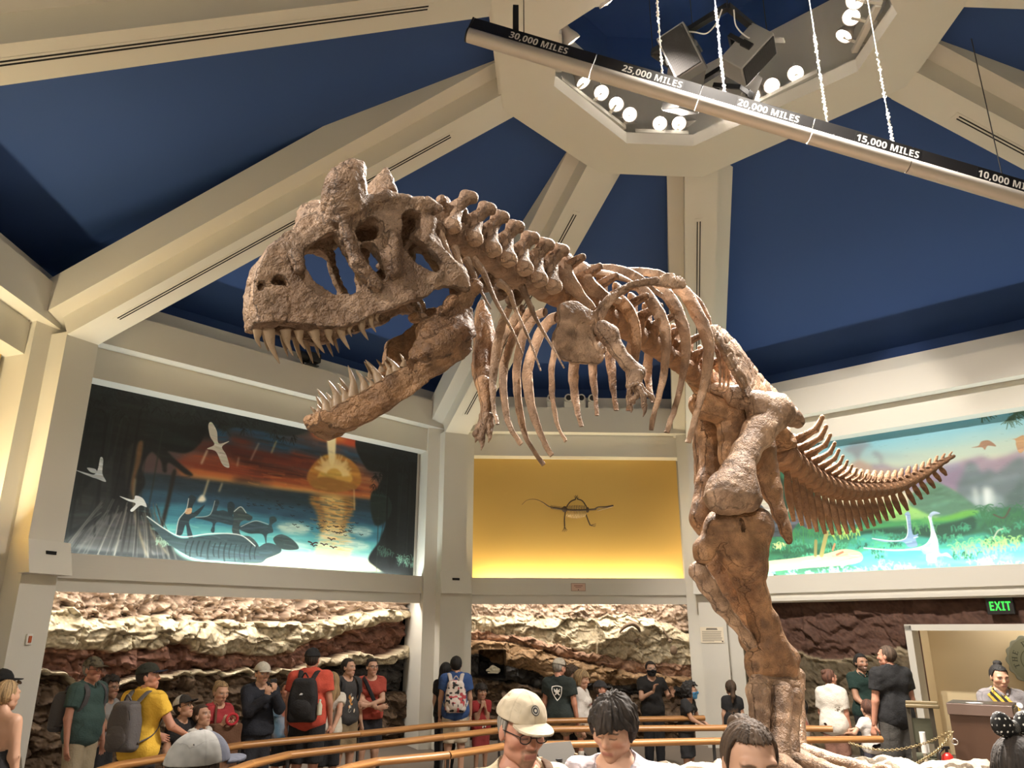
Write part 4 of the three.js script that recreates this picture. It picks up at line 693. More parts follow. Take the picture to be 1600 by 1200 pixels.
{ const S = side[0], p = onPlane(482, 590, S.at(0, 0.17, 0), V(S.inn[0], 0, S.inn[1])); p.y = 5.12; const t = thing('projector_lamp', 'black projector lamp on the ledge above the night mural', 'lamp', p.toArray(), 0.78);
  part(t, 'body', new RoundedBoxGeometry(0.16, 0.12, 0.14, 2, 0.015).translate(0.04, 0.12, 0), M.black); part(t, 'barrel', new THREE.CylinderGeometry(0.05, 0.06, 0.12, 16).rotateZ(Math.PI / 2).translate(-0.09, 0.12, 0), M.black); part(t, 'yoke', [box(-0.06, 0, -0.09, -0.03, 0.14, -0.075), box(-0.06, 0, 0.075, -0.03, 0.14, 0.09), box(-0.08, 0, -0.09, 0.08, 0.012, 0.09)], M.black); }
// wedge boxes on the columns
[0, 1, 2, 3, 4, 5, 6, 7].forEach((i) => {
  const b = bis[i], c = V(K[i][0] + b[0] * 0.44, 2.47, K[i][1] + b[1] * 0.44), t = thing('wedge_box', 'cream wedge-shaped box on the column ' + ['left of the night mural', 'right of the night mural', 'behind the skeleton leg', 'beyond the jungle mural', 'far right behind the viewer', 'behind the viewer on the right', 'behind the viewer on the left', 'at the far left'][i], 'box', c.toArray(), Math.atan2(b[0], b[1]));
  const s = new THREE.Shape([[0, 0], [0.13, 0], [0.05, 0.28], [0, 0.28]].map((p) => new THREE.Vector2(...p)));
  part(t, 'shell', new THREE.ExtrudeGeometry(s, { depth: 0.42, bevelEnabled: true, bevelSize: 0.004, bevelThickness: 0.004, bevelSegments: 1 }).translate(0, 0, -0.21).rotateY(-Math.PI / 2), M.cream);
  part(t, 'slot', box(-0.05, 0.165, 0.070, 0.05, 0.195, 0.092).rotateX(0), M.slot, 'dark slot');
});
// notices
function plate(name, label, cat, c, n, w, h, draw, tw = 256, mat) {
  const z = V(n[0], 0, n[1]).normalize(), x = V(0, 1, 0).cross(z), a = c.clone().addScaledVector(x, -w / 2), b = c.clone().addScaledVector(x, w / 2), g = slab(V(a.x, a.y - h / 2, a.z), V(b.x, b.y - h / 2, b.z), V(b.x, b.y + h / 2, b.z), V(a.x, a.y + h / 2, a.z), 0.01);
  const p = g.attributes.position, uv = new Float32Array(p.count * 2); for (let i = 0; i < p.count; i++) { const q = V(p.getX(i), p.getY(i), p.getZ(i)).sub(c); uv[2 * i] = q.dot(x) / w + 0.5; uv[2 * i + 1] = q.y / h + 0.5; }
  g.setAttribute('uv', new THREE.BufferAttribute(uv, 2)); return single(name, g, mat ?? std(0xffffff, 0.6, { map: canvasTex(tw, Math.round(tw * h / w), draw) }), label, cat);
}
{
  const b = bis[2], f = V(K[2][0] + b[0] * 0.452, 1.945, K[2][1] + b[1] * 0.452), textLines = (c, w, h, y0, n) => { c.fillStyle = '#4a4238'; for (let i = 0; i < n; i++) c.fillRect(w * 0.07, h * (y0 + (0.97 - y0) * i / (n + 0.5)), w * (i === n - 1 ? 0.5 : rr(0.8, 0.86)), Math.max(1, h * 0.018)); };
  const x = V(0, 1, 0).cross(V(b[0], 0, b[1]));
  seed(5); plate('wall_notice', 'pale printed notice on the column behind the skeleton leg', 'notice', f.addScaledVector(x, -0.02), b, 0.30, 0.20, (c, w, h) => { c.fillStyle = '#e9dfc9'; c.fillRect(0, 0, w, h); c.fillStyle = '#2c2620'; c.fillRect(w * 0.27, h * 0.07, w * 0.46, h * 0.05); c.fillRect(w * 0.25, h * 0.14, w * 0.5, h * 0.04); textLines(c, w, h, 0.26, 12); c.fillStyle = '#5a5045'; c.fillRect(w * 0.9, h * 0.86, w * 0.06, h * 0.09); });
  plate('caption_plate', 'small pink caption plate under the golden panel', 'sign', V(1.44, 2.575, -10.965), [0, 1], 0.20, 0.105, (c, w, h) => { c.fillStyle = '#d9b9a6'; c.fillRect(0, 0, w, h); c.strokeStyle = '#8e6b5a'; c.lineWidth = 6; c.strokeRect(3, 3, w - 6, h - 6); c.fillStyle = '#8a4f46'; c.fillRect(w * 0.2, h * 0.28, w * 0.6, h * 0.08); c.fillRect(w * 0.3, h * 0.5, w * 0.4, h * 0.06); c.fillStyle = '#333'; c.fillRect(w * 0.47, h * 0.78, w * 0.06, h * 0.12); });
  const b0 = bis[0], p = V(K[0][0] + b0[0] * 0.452, 1.93, K[0][1] + b0[1] * 0.452), a = thing('fire_alarm', 'small white and red alarm switch on the left column', 'alarm', p.toArray(), Math.atan2(b0[0], b0[1]));
  part(a, 'plate', new RoundedBoxGeometry(0.055, 0.09, 0.015, 1, 0.004), M.white); part(a, 'button', new RoundedBoxGeometry(0.028, 0.055, 0.012, 1, 0.003).translate(0, 0, 0.01), std(lin(0.45, 0.10, 0.03), 0.5));
}
// exit sign, seal
{
  const S = side[2], n = V(S.inn[0], 0, S.inn[1]), p = onPlane(1563, 946, S.at(0, -0.1, 0), n), t = thing('exit_sign', 'black exit sign with green letters above the doorway', 'sign', p.toArray(), Math.atan2(n.x, n.z));
  part(t, 'case', new RoundedBoxGeometry(0.27, 0.19, 0.06, 1, 0.008), M.black);
  const tex = canvasTex(256, 160, (c, w, h) => { c.fillStyle = '#020302'; c.fillRect(0, 0, w, h); c.fillStyle = '#39e04a'; c.font = 'bold 128px sans-serif'; c.textAlign = 'center'; c.textBaseline = 'middle'; c.setTransform(0.82, 0, 0, 1.1, w * 0.09, -h * 0.05); c.fillText('EXIT', w / 2, h / 2 + 6); });
  part(t, 'face', new THREE.PlaneGeometry(0.25, 0.155).translate(0, 0, 0.032), new THREE.MeshStandardMaterial({ color: 0x050505, roughness: 0.5, emissive: 0xffffff, emissiveMap: tex, emissiveIntensity: 0.8 }), 'green letters EXIT');
  const q = onPlane(1618, 1032, S.at(0, -0.985, 0), n), r = 0.28, e = thing('round_seal', 'round green seal with scalloped rim on the vestibule wall', 'emblem', q.toArray(), Math.atan2(n.x, n.z));
  const sh = new THREE.Shape(); for (let i = 0; i <= 120; i++) { const a = i / 120 * Math.PI * 2, R = r * (1 + 0.035 * Math.cos(a * 16)); i ? sh.lineTo(Math.cos(a) * R, Math.sin(a) * R) : sh.moveTo(R, 0); }
  part(e, 'disc', new THREE.ExtrudeGeometry(sh, { depth: 0.03, bevelEnabled: true, bevelSize: 0.008, bevelThickness: 0.008, bevelSegments: 2 }), std(lin(0.27, 0.275, 0.20), 0.7));
  const st = canvasTex(512, 512, (c, w) => { c.fillStyle = '#7f8068'; c.fillRect(0, 0, w, w); c.fillStyle = '#3f4233'; c.font = 'bold 74px serif'; c.textAlign = 'center'; c.textBaseline = 'middle'; 'THE D'.split('').forEach((ch, i) => { const a = Math.PI * (0.90 + 0.118 * i); c.save(); c.translate(w / 2 + Math.cos(a) * 195, w / 2 + Math.sin(a) * 195); c.rotate(a + Math.PI / 2); c.fillText(ch, 0, 0); c.restore(); }); c.lineWidth = 10; c.strokeStyle = '#55583f'; c.beginPath(); c.arc(w / 2, w / 2, 135, 0, 7); c.stroke(); });
  part(e, 'face', new THREE.CircleGeometry(r * 0.93, 48).translate(0, 0, 0.04), std(0xffffff, 0.7, { map: st, bumpMap: st, bumpScale: 0.004 }));
}
// small mounted skeleton on the golden panel
{
  const bone = std(lin(0.07, 0.045, 0.03), 0.6), pale = std(lin(0.45, 0.36, 0.24), 0.6), zz = -11.14;
  const q = (x, y, dz = 0) => { const p = onZ(720 + x / 3.333, 600 + y / 3.333, zz + dz); return p; };
  const o = q(600, 655, 0.03), L = (x, y, dz = 0.05) => q(x, y, dz).sub(o);
  const t = thing('wall_skeleton', 'small dark reptile skeleton mounted on the golden panel', 'skeleton', o.toArray());
  part(t, 'spine', sweep([L(480, 645), L(540, 653), L(600, 657), L(660, 655), L(705, 652)], (u) => 0.013, 7), bone);
  part(t, 'tail', sweep([L(318, 628), L(345, 605), L(385, 600), L(425, 615), L(460, 638), L(500, 648), L(540, 653)], (u) => 0.003 + 0.012 * u * u, 6), bone);
  for (let i = 0; i < 9; i++) { const x = 470 + i * 7, y = 641 + i; part(t, 'tail_vertebra', sweep([L(x, y - 10), L(x, y), L(x + 1, y + 9)], (u) => 0.005, 5), bone); }
  part(t, 'skull', sweep([L(700, 650), L(715, 642), L(735, 641), L(755, 640), L(795, 633)], (u) => [0.014 + 0.018 * Math.exp(-(((u - 0.25) / 0.2) ** 2)) - 0.008 * u, 0.012], 8), bone);
  part(t, 'lower_jaw', sweep([L(712, 660), L(740, 652), L(790, 638)], (u) => 0.006, 6), pale);
  for (let i = 0; i < 12; i++) { const x = 556 + i * 8.6; part(t, 'rib', sweep([L(x + 3, 655), L(x + 2, 640 - Math.sin(i / 11 * 3.1) * 6, 0.10), L(x, 634)], (u) => 0.0055, 5), bone); part(t, 'rib', sweep([L(x + 3, 658), L(x, 676, 0.10), L(x - 6, 690 + Math.sin(i / 11 * 3.1) * 10)], (u) => 0.005, 5), pale); }
  const limb = (pts, foot) => { part(t, 'limb', sweep(pts.map((p) => L(...p)), (u) => 0.010, 6), bone); const e = pts[pts.length - 1]; for (const f of foot) part(t, 'toe', sweep([L(...e), L(e[0] + f[0] / 2, e[1] + f[1] * 0.6), L(e[0] + f[0], e[1] + f[1])], () => 0.0035, 5), bone); };
  limb([[548, 642], [572, 612], [598, 600]], [[-8, -18], [0, -22], [8, -16]]); limb([[655, 640], [632, 608], [606, 598]], [[-6, -16], [2, -20], [10, -10]]);
  limb([[545, 660], [540, 700], [541, 742]], [[-13, 26], [-2, 28], [8, 26], [14, 20]]); limb([[652, 680], [664, 712], [674, 736]], [[30, 0], [30, -8], [26, 6]]);
  part(t, 'pelvis', new THREE.SphereGeometry(0.045, 10, 8).scale(0.9, 1, 0.5).translate(...L(541, 652).toArray()), bone); part(t, 'shoulder', new THREE.SphereGeometry(0.035, 10, 8).scale(0.7, 1.2, 0.5).translate(...L(660, 655).toArray()), bone);
}

// plan units to metres, for everything built so far
for (const o of scene.children) {
  o.position.multiplyScalar(UNIT); o.position.y -= FL * UNIT; o.scale.multiplyScalar(UNIT);
  if (o.isRectAreaLight) { o.scale.setScalar(1); o.width *= UNIT; o.height *= UNIT; }
  if (o.isSpotLight) { o.scale.setScalar(1); o.intensity *= UNIT * UNIT; }
}
struct('floor', box(-9, -0.2, -19, 15, 0, 8), M.carpet, 'carpet floor of the hall');
// ================================================================ RAILS, PEDESTAL, LECTERN
const woodTex = canvasTex(512, 128, (c, w, h) => { seed(8); c.fillStyle = '#8f683f'; c.fillRect(0, 0, w, h); for (let i = 0; i < 260; i++) { c.strokeStyle = ['rgba(110,62,22,0.25)', 'rgba(225,170,100,0.22)', 'rgba(90,48,16,0.2)'][i % 3]; c.lineWidth = rr(0.5, 3); const y = rr(0, h); c.beginPath(); c.moveTo(0, y); c.bezierCurveTo(w * 0.3, y + rr(-6, 6), w * 0.6, y + rr(-6, 6), w, y); c.stroke(); } });
woodTex.rotation = Math.PI / 2;
const wood = std(0xffffff, 0.4, { map: woodTex });
const RAIL = 0.86;
function handrail(label, px) {
  const pts = px.map((q) => Array.isArray(q) ? onY(q[0], q[1], RAIL) : q), t = thing('wooden_handrail', label, 'handrail', [0, 0, 0], 0, 'wooden queue handrails');
  part(t, 'rail', [...pts.slice(1).map((p, i) => sweep([pts[i], pts[i].clone().lerp(p, 0.5), p], () => [0.052, 0.036], 14, { side: V(0, 0.0, 1), seg: 4 }))], wood, 'varnished oak rail');
  for (let i = 0; i < pts.length - 1; i++) { const n = Math.max(1, Math.round(pts[i].distanceTo(pts[i + 1]) / 1.3)); for (let k = 0; k < n; k++) { const p = pts[i].clone().lerp(pts[i + 1], k / n); part(t, 'post', [rod(V(p.x, 0, p.z), V(p.x, RAIL - 0.02, p.z), 0.017), new THREE.CylinderGeometry(0.045, 0.05, 0.02, 12).translate(p.x, 0.01, p.z)], M.darkMetal); } part(t, 'lower_rail', bar(pts[i].clone().setY(0.12), pts[i + 1].clone().setY(0.12), 0.02, 0.03), M.darkMetal); }
  return t;
}
handrail('rear oak handrail, nearest the rock reliefs', [V(-3.2, RAIL, -6.6), [180, 1197], [375, 1165], [560, 1147], [690, 1133], [780, 1128], [1100, 1122]]);
handrail('middle oak handrail of the three behind the skeleton foot', [V(-2.2, RAIL, -6.4), [390, 1195], [450, 1180], [690, 1152], [790, 1140], [1170, 1137], [1300, 1139]]);
handrail('front oak handrail, nearest the viewer', [V(-1.35, RAIL, -6.6), [545, 1200], [590, 1190], [700, 1180], [795, 1165], [1115, 1158], [1377, 1155]]);
// rock pedestal under the skeleton
{
  const P = [[1.15, -5.9], [2.2, -6.05], [3.0, -6.0], [3.6, -5.6], [4.0, -5.15], [3.9, -4.5], [3.4, -4.0], [2.4, -3.8], [1.4, -4.1], [0.9, -4.8]], cx = 2.4, cz = -5.0, n = 300, m = 60, pos = [], col = [], idx = [];
  const edge = (a) => { let best = 1.3; const dx = Math.cos(a), dz = Math.sin(a); for (let i = 0; i < P.length; i++) { const A = P[i], B = P[(i + 1) % P.length], ex = B[0] - A[0], ez = B[1] - A[1], den = dx * ez - dz * ex; if (Math.abs(den) < 1e-6) continue; const t = ((A[0] - cx) * ez - (A[1] - cz) * ex) / den, u = ((A[0] - cx) * dz - (A[1] - cz) * dx) / den; if (t > 0 && u >= 0 && u <= 1) best = t; } return best; };
  for (let j = 0; j <= m; j++) for (let i = 0; i <= n; i++) {
    const a = i / n * Math.PI * 2, r = edge(a) * (1 + 0.05 * noise(Math.cos(a) * 6, Math.sin(a) * 6, 2)); let f, y;
    if (j <= 40) { f = j / 40; y = 1.13; } else { f = 1 + 0.04 * (j - 40) / 20; y = 1.13 * (1 - (j - 40) / 20); }
    const x = cx + Math.cos(a) * r * f, z = cz + Math.sin(a) * r * f;
    let h = 0.06 * fbm(x * 2.5, z * 2.5, 4, 4) - 0.10 * Math.pow(ridge(x * 1.6 + noise(x * 5, z * 5, 3) * 0.4, z * 4.5, 6), 14) - 0.06 * Math.pow(ridge(x * 5, z * 9, 9), 10) + 0.02 * noise(x * 20, z * 20, 4);
    const o = j > 40 ? 0.06 * fbm(a * 9, y * 9, 5, 4) + 0.04 * (Math.floor(y * 9) % 2) : 0;
    pos.push(x + Math.cos(a) * o, Math.max(0, y + (j <= 40 ? h : h * (1 - (j - 40) / 20))), z + Math.sin(a) * o);
    const crack = Math.pow(ridge(x * 1.6 + noise(x * 5, z * 5, 3) * 0.4, z * 4.5, 6), 14) + Math.pow(ridge(x * 5, z * 9, 9), 10), c = (0.9 + 0.35 * fbm(x * 9, z * 9 + y * 9, 7, 3)) * (1 - 0.75 * clamp(crack, 0, 1)); col.push(0.50 * c, 0.40 * c, 0.29 * c);
  }
  for (let j = 0; j < m; j++) for (let i = 0; i < n; i++) { const a = j * (n + 1) + i, b = a + n + 1; idx.push(a, a + 1, b, b, a + 1, b + 1); }
  const g = new THREE.BufferGeometry(); g.setAttribute('position', new THREE.Float32BufferAttribute(pos, 3)); g.setAttribute('color', new THREE.Float32BufferAttribute(col, 3)); g.setIndex(idx); g.computeVertexNormals(); boxUV(g);
  single('rock_pedestal', g, rockMat, 'pale cracked rock pedestal under the skeleton feet', 'pedestal');
}
// lectern, tall chair, chain, extinguisher
{
  const brown = std(lin(0.085, 0.042, 0.024), 0.5), lip = std(lin(0.16, 0.11, 0.09), 0.3);
  const p = onZ(1527, 1100, -7.6); const t = thing('lectern', 'brown lectern with a pale sloping front edge', 'lectern', [p.x, 0, p.z], -0.68);
  const top = p.y;
  part(t, 'body', [box(-0.25, 0.05, -0.38, 0.27, top - 0.02, 0.0)], brown); part(t, 'front_edge', new RoundedBoxGeometry(0.54, 0.10, 0.02, 1, 0.006).translate(0.01, top - 0.053, 0.012), lip, 'paler sloping front edge');
  part(t, 'top', [box(-0.26, top - 0.02, -0.42, 0.28, top, 0.01)], std(lin(0.05, 0.03, 0.022), 0.4)); part(t, 'side_panel', box(0.27, 0.05, -0.38, 0.29, top - 0.03, -0.02), std(lin(0.20, 0.15, 0.10), 0.5)); part(t, 'plinth', box(-0.27, 0, -0.40, 0.29, 0.05, 0.02), brown); part(t, 'ring_hook', new THREE.TorusGeometry(0.025, 0.007, 8, 18).translate(-0.235, top - 0.34, 0.03), M.chrome);
  const paper = thing('paper_sheet', 'small white sheet lying on top of the lectern', 'paper', [p.x + 0.03, top, p.z - 0.1]); part(paper, 'sheet', box(-0.05, 0, -0.05, 0.06, 0.004, 0.05), M.white); 
  const c = onZ(1446, 1170, -8.6), canv = std(lin(0.055, 0.055, 0.032), 0.9), leg = std(lin(0.05, 0.042, 0.028), 0.5), ch = thing('tall_chair', 'tall dark folding chair with an olive canvas panel by the doorway', 'chair', [c.x, 0, c.z], -0.5);
  part(ch, 'armrest', new RoundedBoxGeometry(0.32, 0.035, 0.07, 1, 0.01).translate(0.03, 1.24, 0.05), std(lin(0.16, 0.12, 0.06), 0.4)); part(ch, 'armrest', new RoundedBoxGeometry(0.32, 0.035, 0.07, 1, 0.01).translate(0.03, 1.24, -0.42), std(lin(0.16, 0.12, 0.06), 0.4));
  part(ch, 'canvas_panel', box(-0.12, 0.88, 0.02, 0.12, 1.12, 0.035), canv, 'olive canvas panel'); part(ch, 'canvas_seat', box(-0.14, 0.72, -0.42, 0.14, 0.735, 0.04), canv);
  for (const [x, z] of [[-0.12, 0.03], [0.12, 0.03], [-0.12, -0.42], [0.12, -0.42]]) part(ch, 'leg', bar(V(x, 0, z), V(x * 0.9, 1.23, z), 0.04, 0.04), leg);
  part(ch, 'footrest', box(-0.13, 0.3, 0.02, 0.13, 0.33, 0.05), leg);
  const sp = onZ(1443, 1160, -8.05), st = thing('chain_post', 'slim pale chain post in front of the tall chair', 'post', [sp.x, 0, sp.z]);
  part(st, 'pole', rod(V(0, 0, 0), V(0, 0.93, 0), 0.018), std(lin(0.55, 0.48, 0.36), 0.4)); part(st, 'sleeve', rod(V(0, 0.86, 0), V(0, 1.05, 0), 0.028), M.white); part(st, 'foot', new THREE.CylinderGeometry(0.10, 0.12, 0.03, 20).translate(0, 0.015, 0), M.darkMetal);
  const steel = std(lin(0.45, 0.36, 0.2), 0.35, { metalness: 0.7 });
  const chain = (pts, label) => { const cv = new THREE.CatmullRomCurve3(pts), n = Math.round(cv.getLength() / 0.025), g = []; for (let i = 0; i < n; i++) { const p = cv.getPointAt(i / n), d = cv.getTangentAt(i / n), e = new THREE.TorusGeometry(0.011, 0.0034, 6, 10).scale(1.5, 1, 1); e.rotateX(i % 2 ? Math.PI / 2 : 0); e.applyQuaternion(new THREE.Quaternion().setFromUnitVectors(V(1, 0, 0), d)); g.push(e.translate(p.x, p.y, p.z)); } return single('barrier_chain', g, steel, label, 'chain'); };
  const hook = onZ(1487, 1142, -7.56);
  chain([onZ(1328, 1161, -8.65), onZ(1360, 1170, -8.4), onZ(1395, 1172, -8.2), onZ(1440, 1163, -7.95), onZ(1465, 1153, -7.75), hook], 'brass chain sagging from the handrail end to the lectern');
  chain([hook.clone().add(V(0.0, -0.01, 0.01)), onZ(1476, 1160, -7.45), onZ(1460, 1176, -7.3), onZ(1440, 1188, -7.15), onZ(1410, 1205, -6.9)], 'brass chain falling from the lectern hook behind the pedestal');
  const ep = onZ(1481, 1185, -8.3), ex = thing('fire_extinguisher', 'small red fire extinguisher beside the lectern', 'fire extinguisher', [ep.x, 0.42, ep.z]);
  const red = std(lin(0.42, 0.02, 0.015), 0.3);
  part(ex, 'cylinder', new THREE.LatheGeometry([[0, 0], [0.06, 0], [0.065, 0.02], [0.065, 0.32], [0.05, 0.38], [0.02, 0.41], [0, 0.41]].map((v) => new THREE.Vector2(...v)), 20), red); part(ex, 'valve', [rod(V(0, 0.4, 0), V(0, 0.45, 0), 0.015), box(-0.05, 0.44, -0.012, 0.03, 0.465, 0.012)], M.black); part(ex, 'hose', sweep([V(-0.03, 0.44, 0), V(-0.09, 0.40, 0.02), V(-0.085, 0.2, 0.03)], () => 0.009, 8), M.black);
  part(ex, 'label', new THREE.CylinderGeometry(0.0655, 0.0655, 0.12, 20, 1, true, -1, 2).translate(0, 0.18, 0), M.white); part(ex, 'bracket', [rod(V(0, -0.42, 0), V(0, 0, 0), 0.03), new THREE.CylinderGeometry(0.12, 0.12, 0.02, 16).translate(0, -0.41, 0)], M.black);
}
// ================================================================ THE SKELETON
const boneBump = grayTex(512, (u, v) => { let s = 0; for (const [f, a] of [[6, 0.3], [13, 0.3], [29, 0.25], [61, 0.2], [113, 0.15]]) s += a * tileNoise(u, v, f, f); const cr = Math.abs(tileNoise(u, v, 9, 77) - 0.5) + 0.4 * Math.abs(tileNoise(u, v, 23, 78) - 0.5); return clamp(s - 0.5 * Math.exp(-((cr / 0.03) ** 2)), 0, 1); });
boneBump.repeat.set(3, 3);
const boneMat = new THREE.MeshStandardMaterial({ vertexColors: true, roughness: 0.62, bumpMap: boneBump, bumpScale: 0.014 });
const boneTone = (warm = 0, light = 1) => (x, y, z, o) => {
  const pit = sm(0.35, 0.75, ridge(x * 31 + 2 * noise(x * 13, y * 13, z * 13), y * 31, z * 31)) * sm(-0.1, 0.4, noise(x * 7, y * 7, z * 7 + 3));
  const a = clamp(0.5 + 0.9 * fbm(x * 5, y * 5, z * 5, 4), 0, 1), b = clamp(0.5 + 1.4 * fbm(x * 23 + 9, y * 23, z * 23, 4), 0, 1), s = sm(0.62, 0.9, 0.5 + 0.8 * fbm(x * 9 + 3, y * 9, z * 9 + 5, 3)), f = (0.72 + 0.5 * b) * light;
  const L = warm ? [0.46, 0.265, 0.135] : [0.52, 0.36, 0.245], D = warm ? [0.17, 0.08, 0.035] : [0.21, 0.125, 0.072], K = [0.085, 0.045, 0.024];
  for (let i = 0; i < 3; i++) o[i] = mix(mix(mix(D[i], L[i], a) * f, K[i], s * 0.7), K[i] * 1.3, pit * 0.45); return o;
};
const dino = thing('dinosaur_skeleton', 'towering brown horned dinosaur skeleton striding with its jaws open', 'skeleton', [2.3, 1.13, -5.2]);
const DO = dino.position.clone(), toD = (g) => g.translate(-DO.x, -DO.y, -DO.z);
const bonePart = (name, g, parent = dino, label) => part(parent, name, toD(g), boneMat, label);
const W = (px, py, d) => onZ(px, py, -d);
const rough = (f, amp, fr, k = 0) => (x, y, z) => { const d = f(x, y, z); return Math.abs(d) < amp * 4 ? d + amp * fbm(x * fr + k, y * fr, z * fr, 4) : d; };
function bone(name, prims, cell, opt = {}) { const [lo, hi] = bounds(prims, 0.03 + (opt.pad ?? 0)); return bonePart(name, nets(rough(union(prims, opt.sub ?? []), opt.amp ?? 0.010, opt.fr ?? 14, opt.k ?? 0), lo, hi, cell, boneTone(opt.warm, opt.light)), opt.parent ?? dino, opt.label); }
const chainCaps = (pts, rad, k = 0.03, flat) => pts.slice(1).map((p, i) => cap(pts[i], p, rad[i], rad[i + 1], k, flat));

// ---- polygons in a plane, for flat bones
function polyField(poly, holes, lo, hi, cell, grow = 0.009) {          // signed distance to a polygon with holes, sampled on a grid
  const nx = Math.ceil((hi[0] - lo[0]) / cell) + 1, ny = Math.ceil((hi[1] - lo[1]) / cell) + 1;
  const dist = (P, x, y) => { let d = 1e9, inside = false; for (let i = 0, j = P.length - 1; i < P.length; j = i++) { const [ax, ay] = P[i], [bx, by] = P[j], ex = bx - ax, ey = by - ay, t = clamp(((x - ax) * ex + (y - ay) * ey) / (ex * ex + ey * ey || 1e-9), 0, 1), dx = x - ax - ex * t, dy = y - ay - ey * t; d = Math.min(d, dx * dx + dy * dy); if ((ay > y) !== (by > y) && x < (bx - ax) * (y - ay) / (by - ay) + ax) inside = !inside; } return inside ? -Math.sqrt(d) : Math.sqrt(d); };
  const A = new Float32Array(nx * ny), B = new Float32Array(nx * ny);
  for (let j = 0; j < ny; j++) for (let i = 0; i < nx; i++) { const x = lo[0] + i * cell, y = lo[1] + j * cell; const o = dist(poly, x, y); let d = o; for (const h of holes) d = -smin(-d, dist(h, x, y) - grow, 0.010); A[i + nx * j] = d; B[i + nx * j] = o; }
  const get = (F) => (x, y) => { const u = clamp((x - lo[0]) / cell, 0, nx - 1.001), v = clamp((y - lo[1]) / cell, 0, ny - 1.001), i = u | 0, j = v | 0, a = u - i, b = v - j; return mix(mix(F[i + nx * j], F[i + 1 + nx * j], a), mix(F[i + nx * j + nx], F[i + 1 + nx * j + nx], a), b); };
  return [get(A), get(B)];
}
const smoothPoly = (p) => { const c = new THREE.CatmullRomCurve3(p.map(([x, y]) => V(x, y, 0)), true, 'centripetal'), n = p.length * 4; return Array.from({ length: n }, (_, i) => { const q = c.getPoint(i / n); return [q.x, q.y]; }); };
const polyBox = (p, m) => [[Math.min(...p.map((q) => q[0])) - m, Math.min(...p.map((q) => q[1])) - m], [Math.max(...p.map((q) => q[0])) + m, Math.max(...p.map((q) => q[1])) + m]];

// ---- skull: built in its own frame, u toward the neck, v up, n toward the near side
const N = V(0.54, 0, 0.84).normalize(), U = V(0.84, 0, -0.54).normalize(), SO = W(560, 430, 2.8);
const fromUV = (u, v, n) => SO.clone().addScaledVector(U, u).addScaledVector(V(0, 1, 0), v).addScaledVector(N, n);
const skullHalf = (u) => 0.055 + 0.125 * sm(-0.45, 0.30, u);
const rimHalf = (h, f0, f1) => (u) => h(u) * mix(-0.9, 1, sm(f0, f1, u));
const toUV = (px, py, half) => { let n = 0.12, p; for (let i = 0; i < 6; i++) { p = onPlane(px, py, SO.clone().addScaledVector(N, n), N).sub(SO); n = half(p.dot(U)); } return [p.dot(U), p.y]; };
const z1 = (half) => ([x, y]) => toUV(360 + x / 3.636, 230 + y / 3.636, half), z2 = (half) => ([x, y]) => toUV(460 + x / 4.285, 420 + y / 4.285, half);
const toWorldGeo = (g) => { g.applyMatrix4(new THREE.Matrix4().makeBasis(U, V(0, 1, 0), N).setPosition(SO)); return g; };
const skullOutline = smoothPoly([[110, 1048], [80, 960], [82, 850], [95, 780], [110, 730], [135, 685], [180, 640], [215, 600], [270, 555], [330, 498], [390, 440], [450, 400], [500, 365], [560, 330], [640, 300], [720, 275], [800, 262], [890, 265], [930, 248], [980, 252], [1060, 280], [1120, 290], [1170, 310], [1192, 345], [1165, 392], [1178, 450], [1176, 510], [1162, 560], [1195, 605], [1240, 655], [1290, 695], [1330, 745], [1330, 800], [1270, 790], [1230, 790], [1170, 800], [1100, 850], [1040, 872], [970, 895], [890, 925], [800, 955], [740, 990], [650, 1025], [540, 1050], [380, 1052], [250, 1050], [170, 1045]].map(z1(rimHalf(skullHalf, -0.42, -0.02))));
const skullHoles = [
  [[430, 592], [480, 560], [545, 512], [592, 500], [615, 540], [645, 590], [690, 660], [728, 720], [746, 770], [735, 795], [690, 822], [610, 832], [550, 812], [505, 775], [465, 725], [438, 660]],
  [[702, 455], [740, 425], [790, 405], [832, 422], [847, 455], [830, 495], [790, 515], [745, 525], [718, 490]],
  [[752, 572], [790, 563], [832, 612], [862, 660], [882, 710], [876, 742], [848, 742], [815, 695], [782, 645]],
  [[985, 480], [1000, 385], [1040, 362], [1082, 390], [1076, 430], [1040, 470], [1035, 510], [1070, 545], [1120, 580], [1155, 620], [1200, 675], [1190, 695], [1150, 705], [1095, 680], [1050, 645], [1010, 610], [982, 560]],
  [[150, 806], [195, 760], [258, 732], [300, 748], [306, 782], [258, 782], [212, 798], [172, 818]]].map((h) => smoothPoly(h.map(z1(skullHalf))));
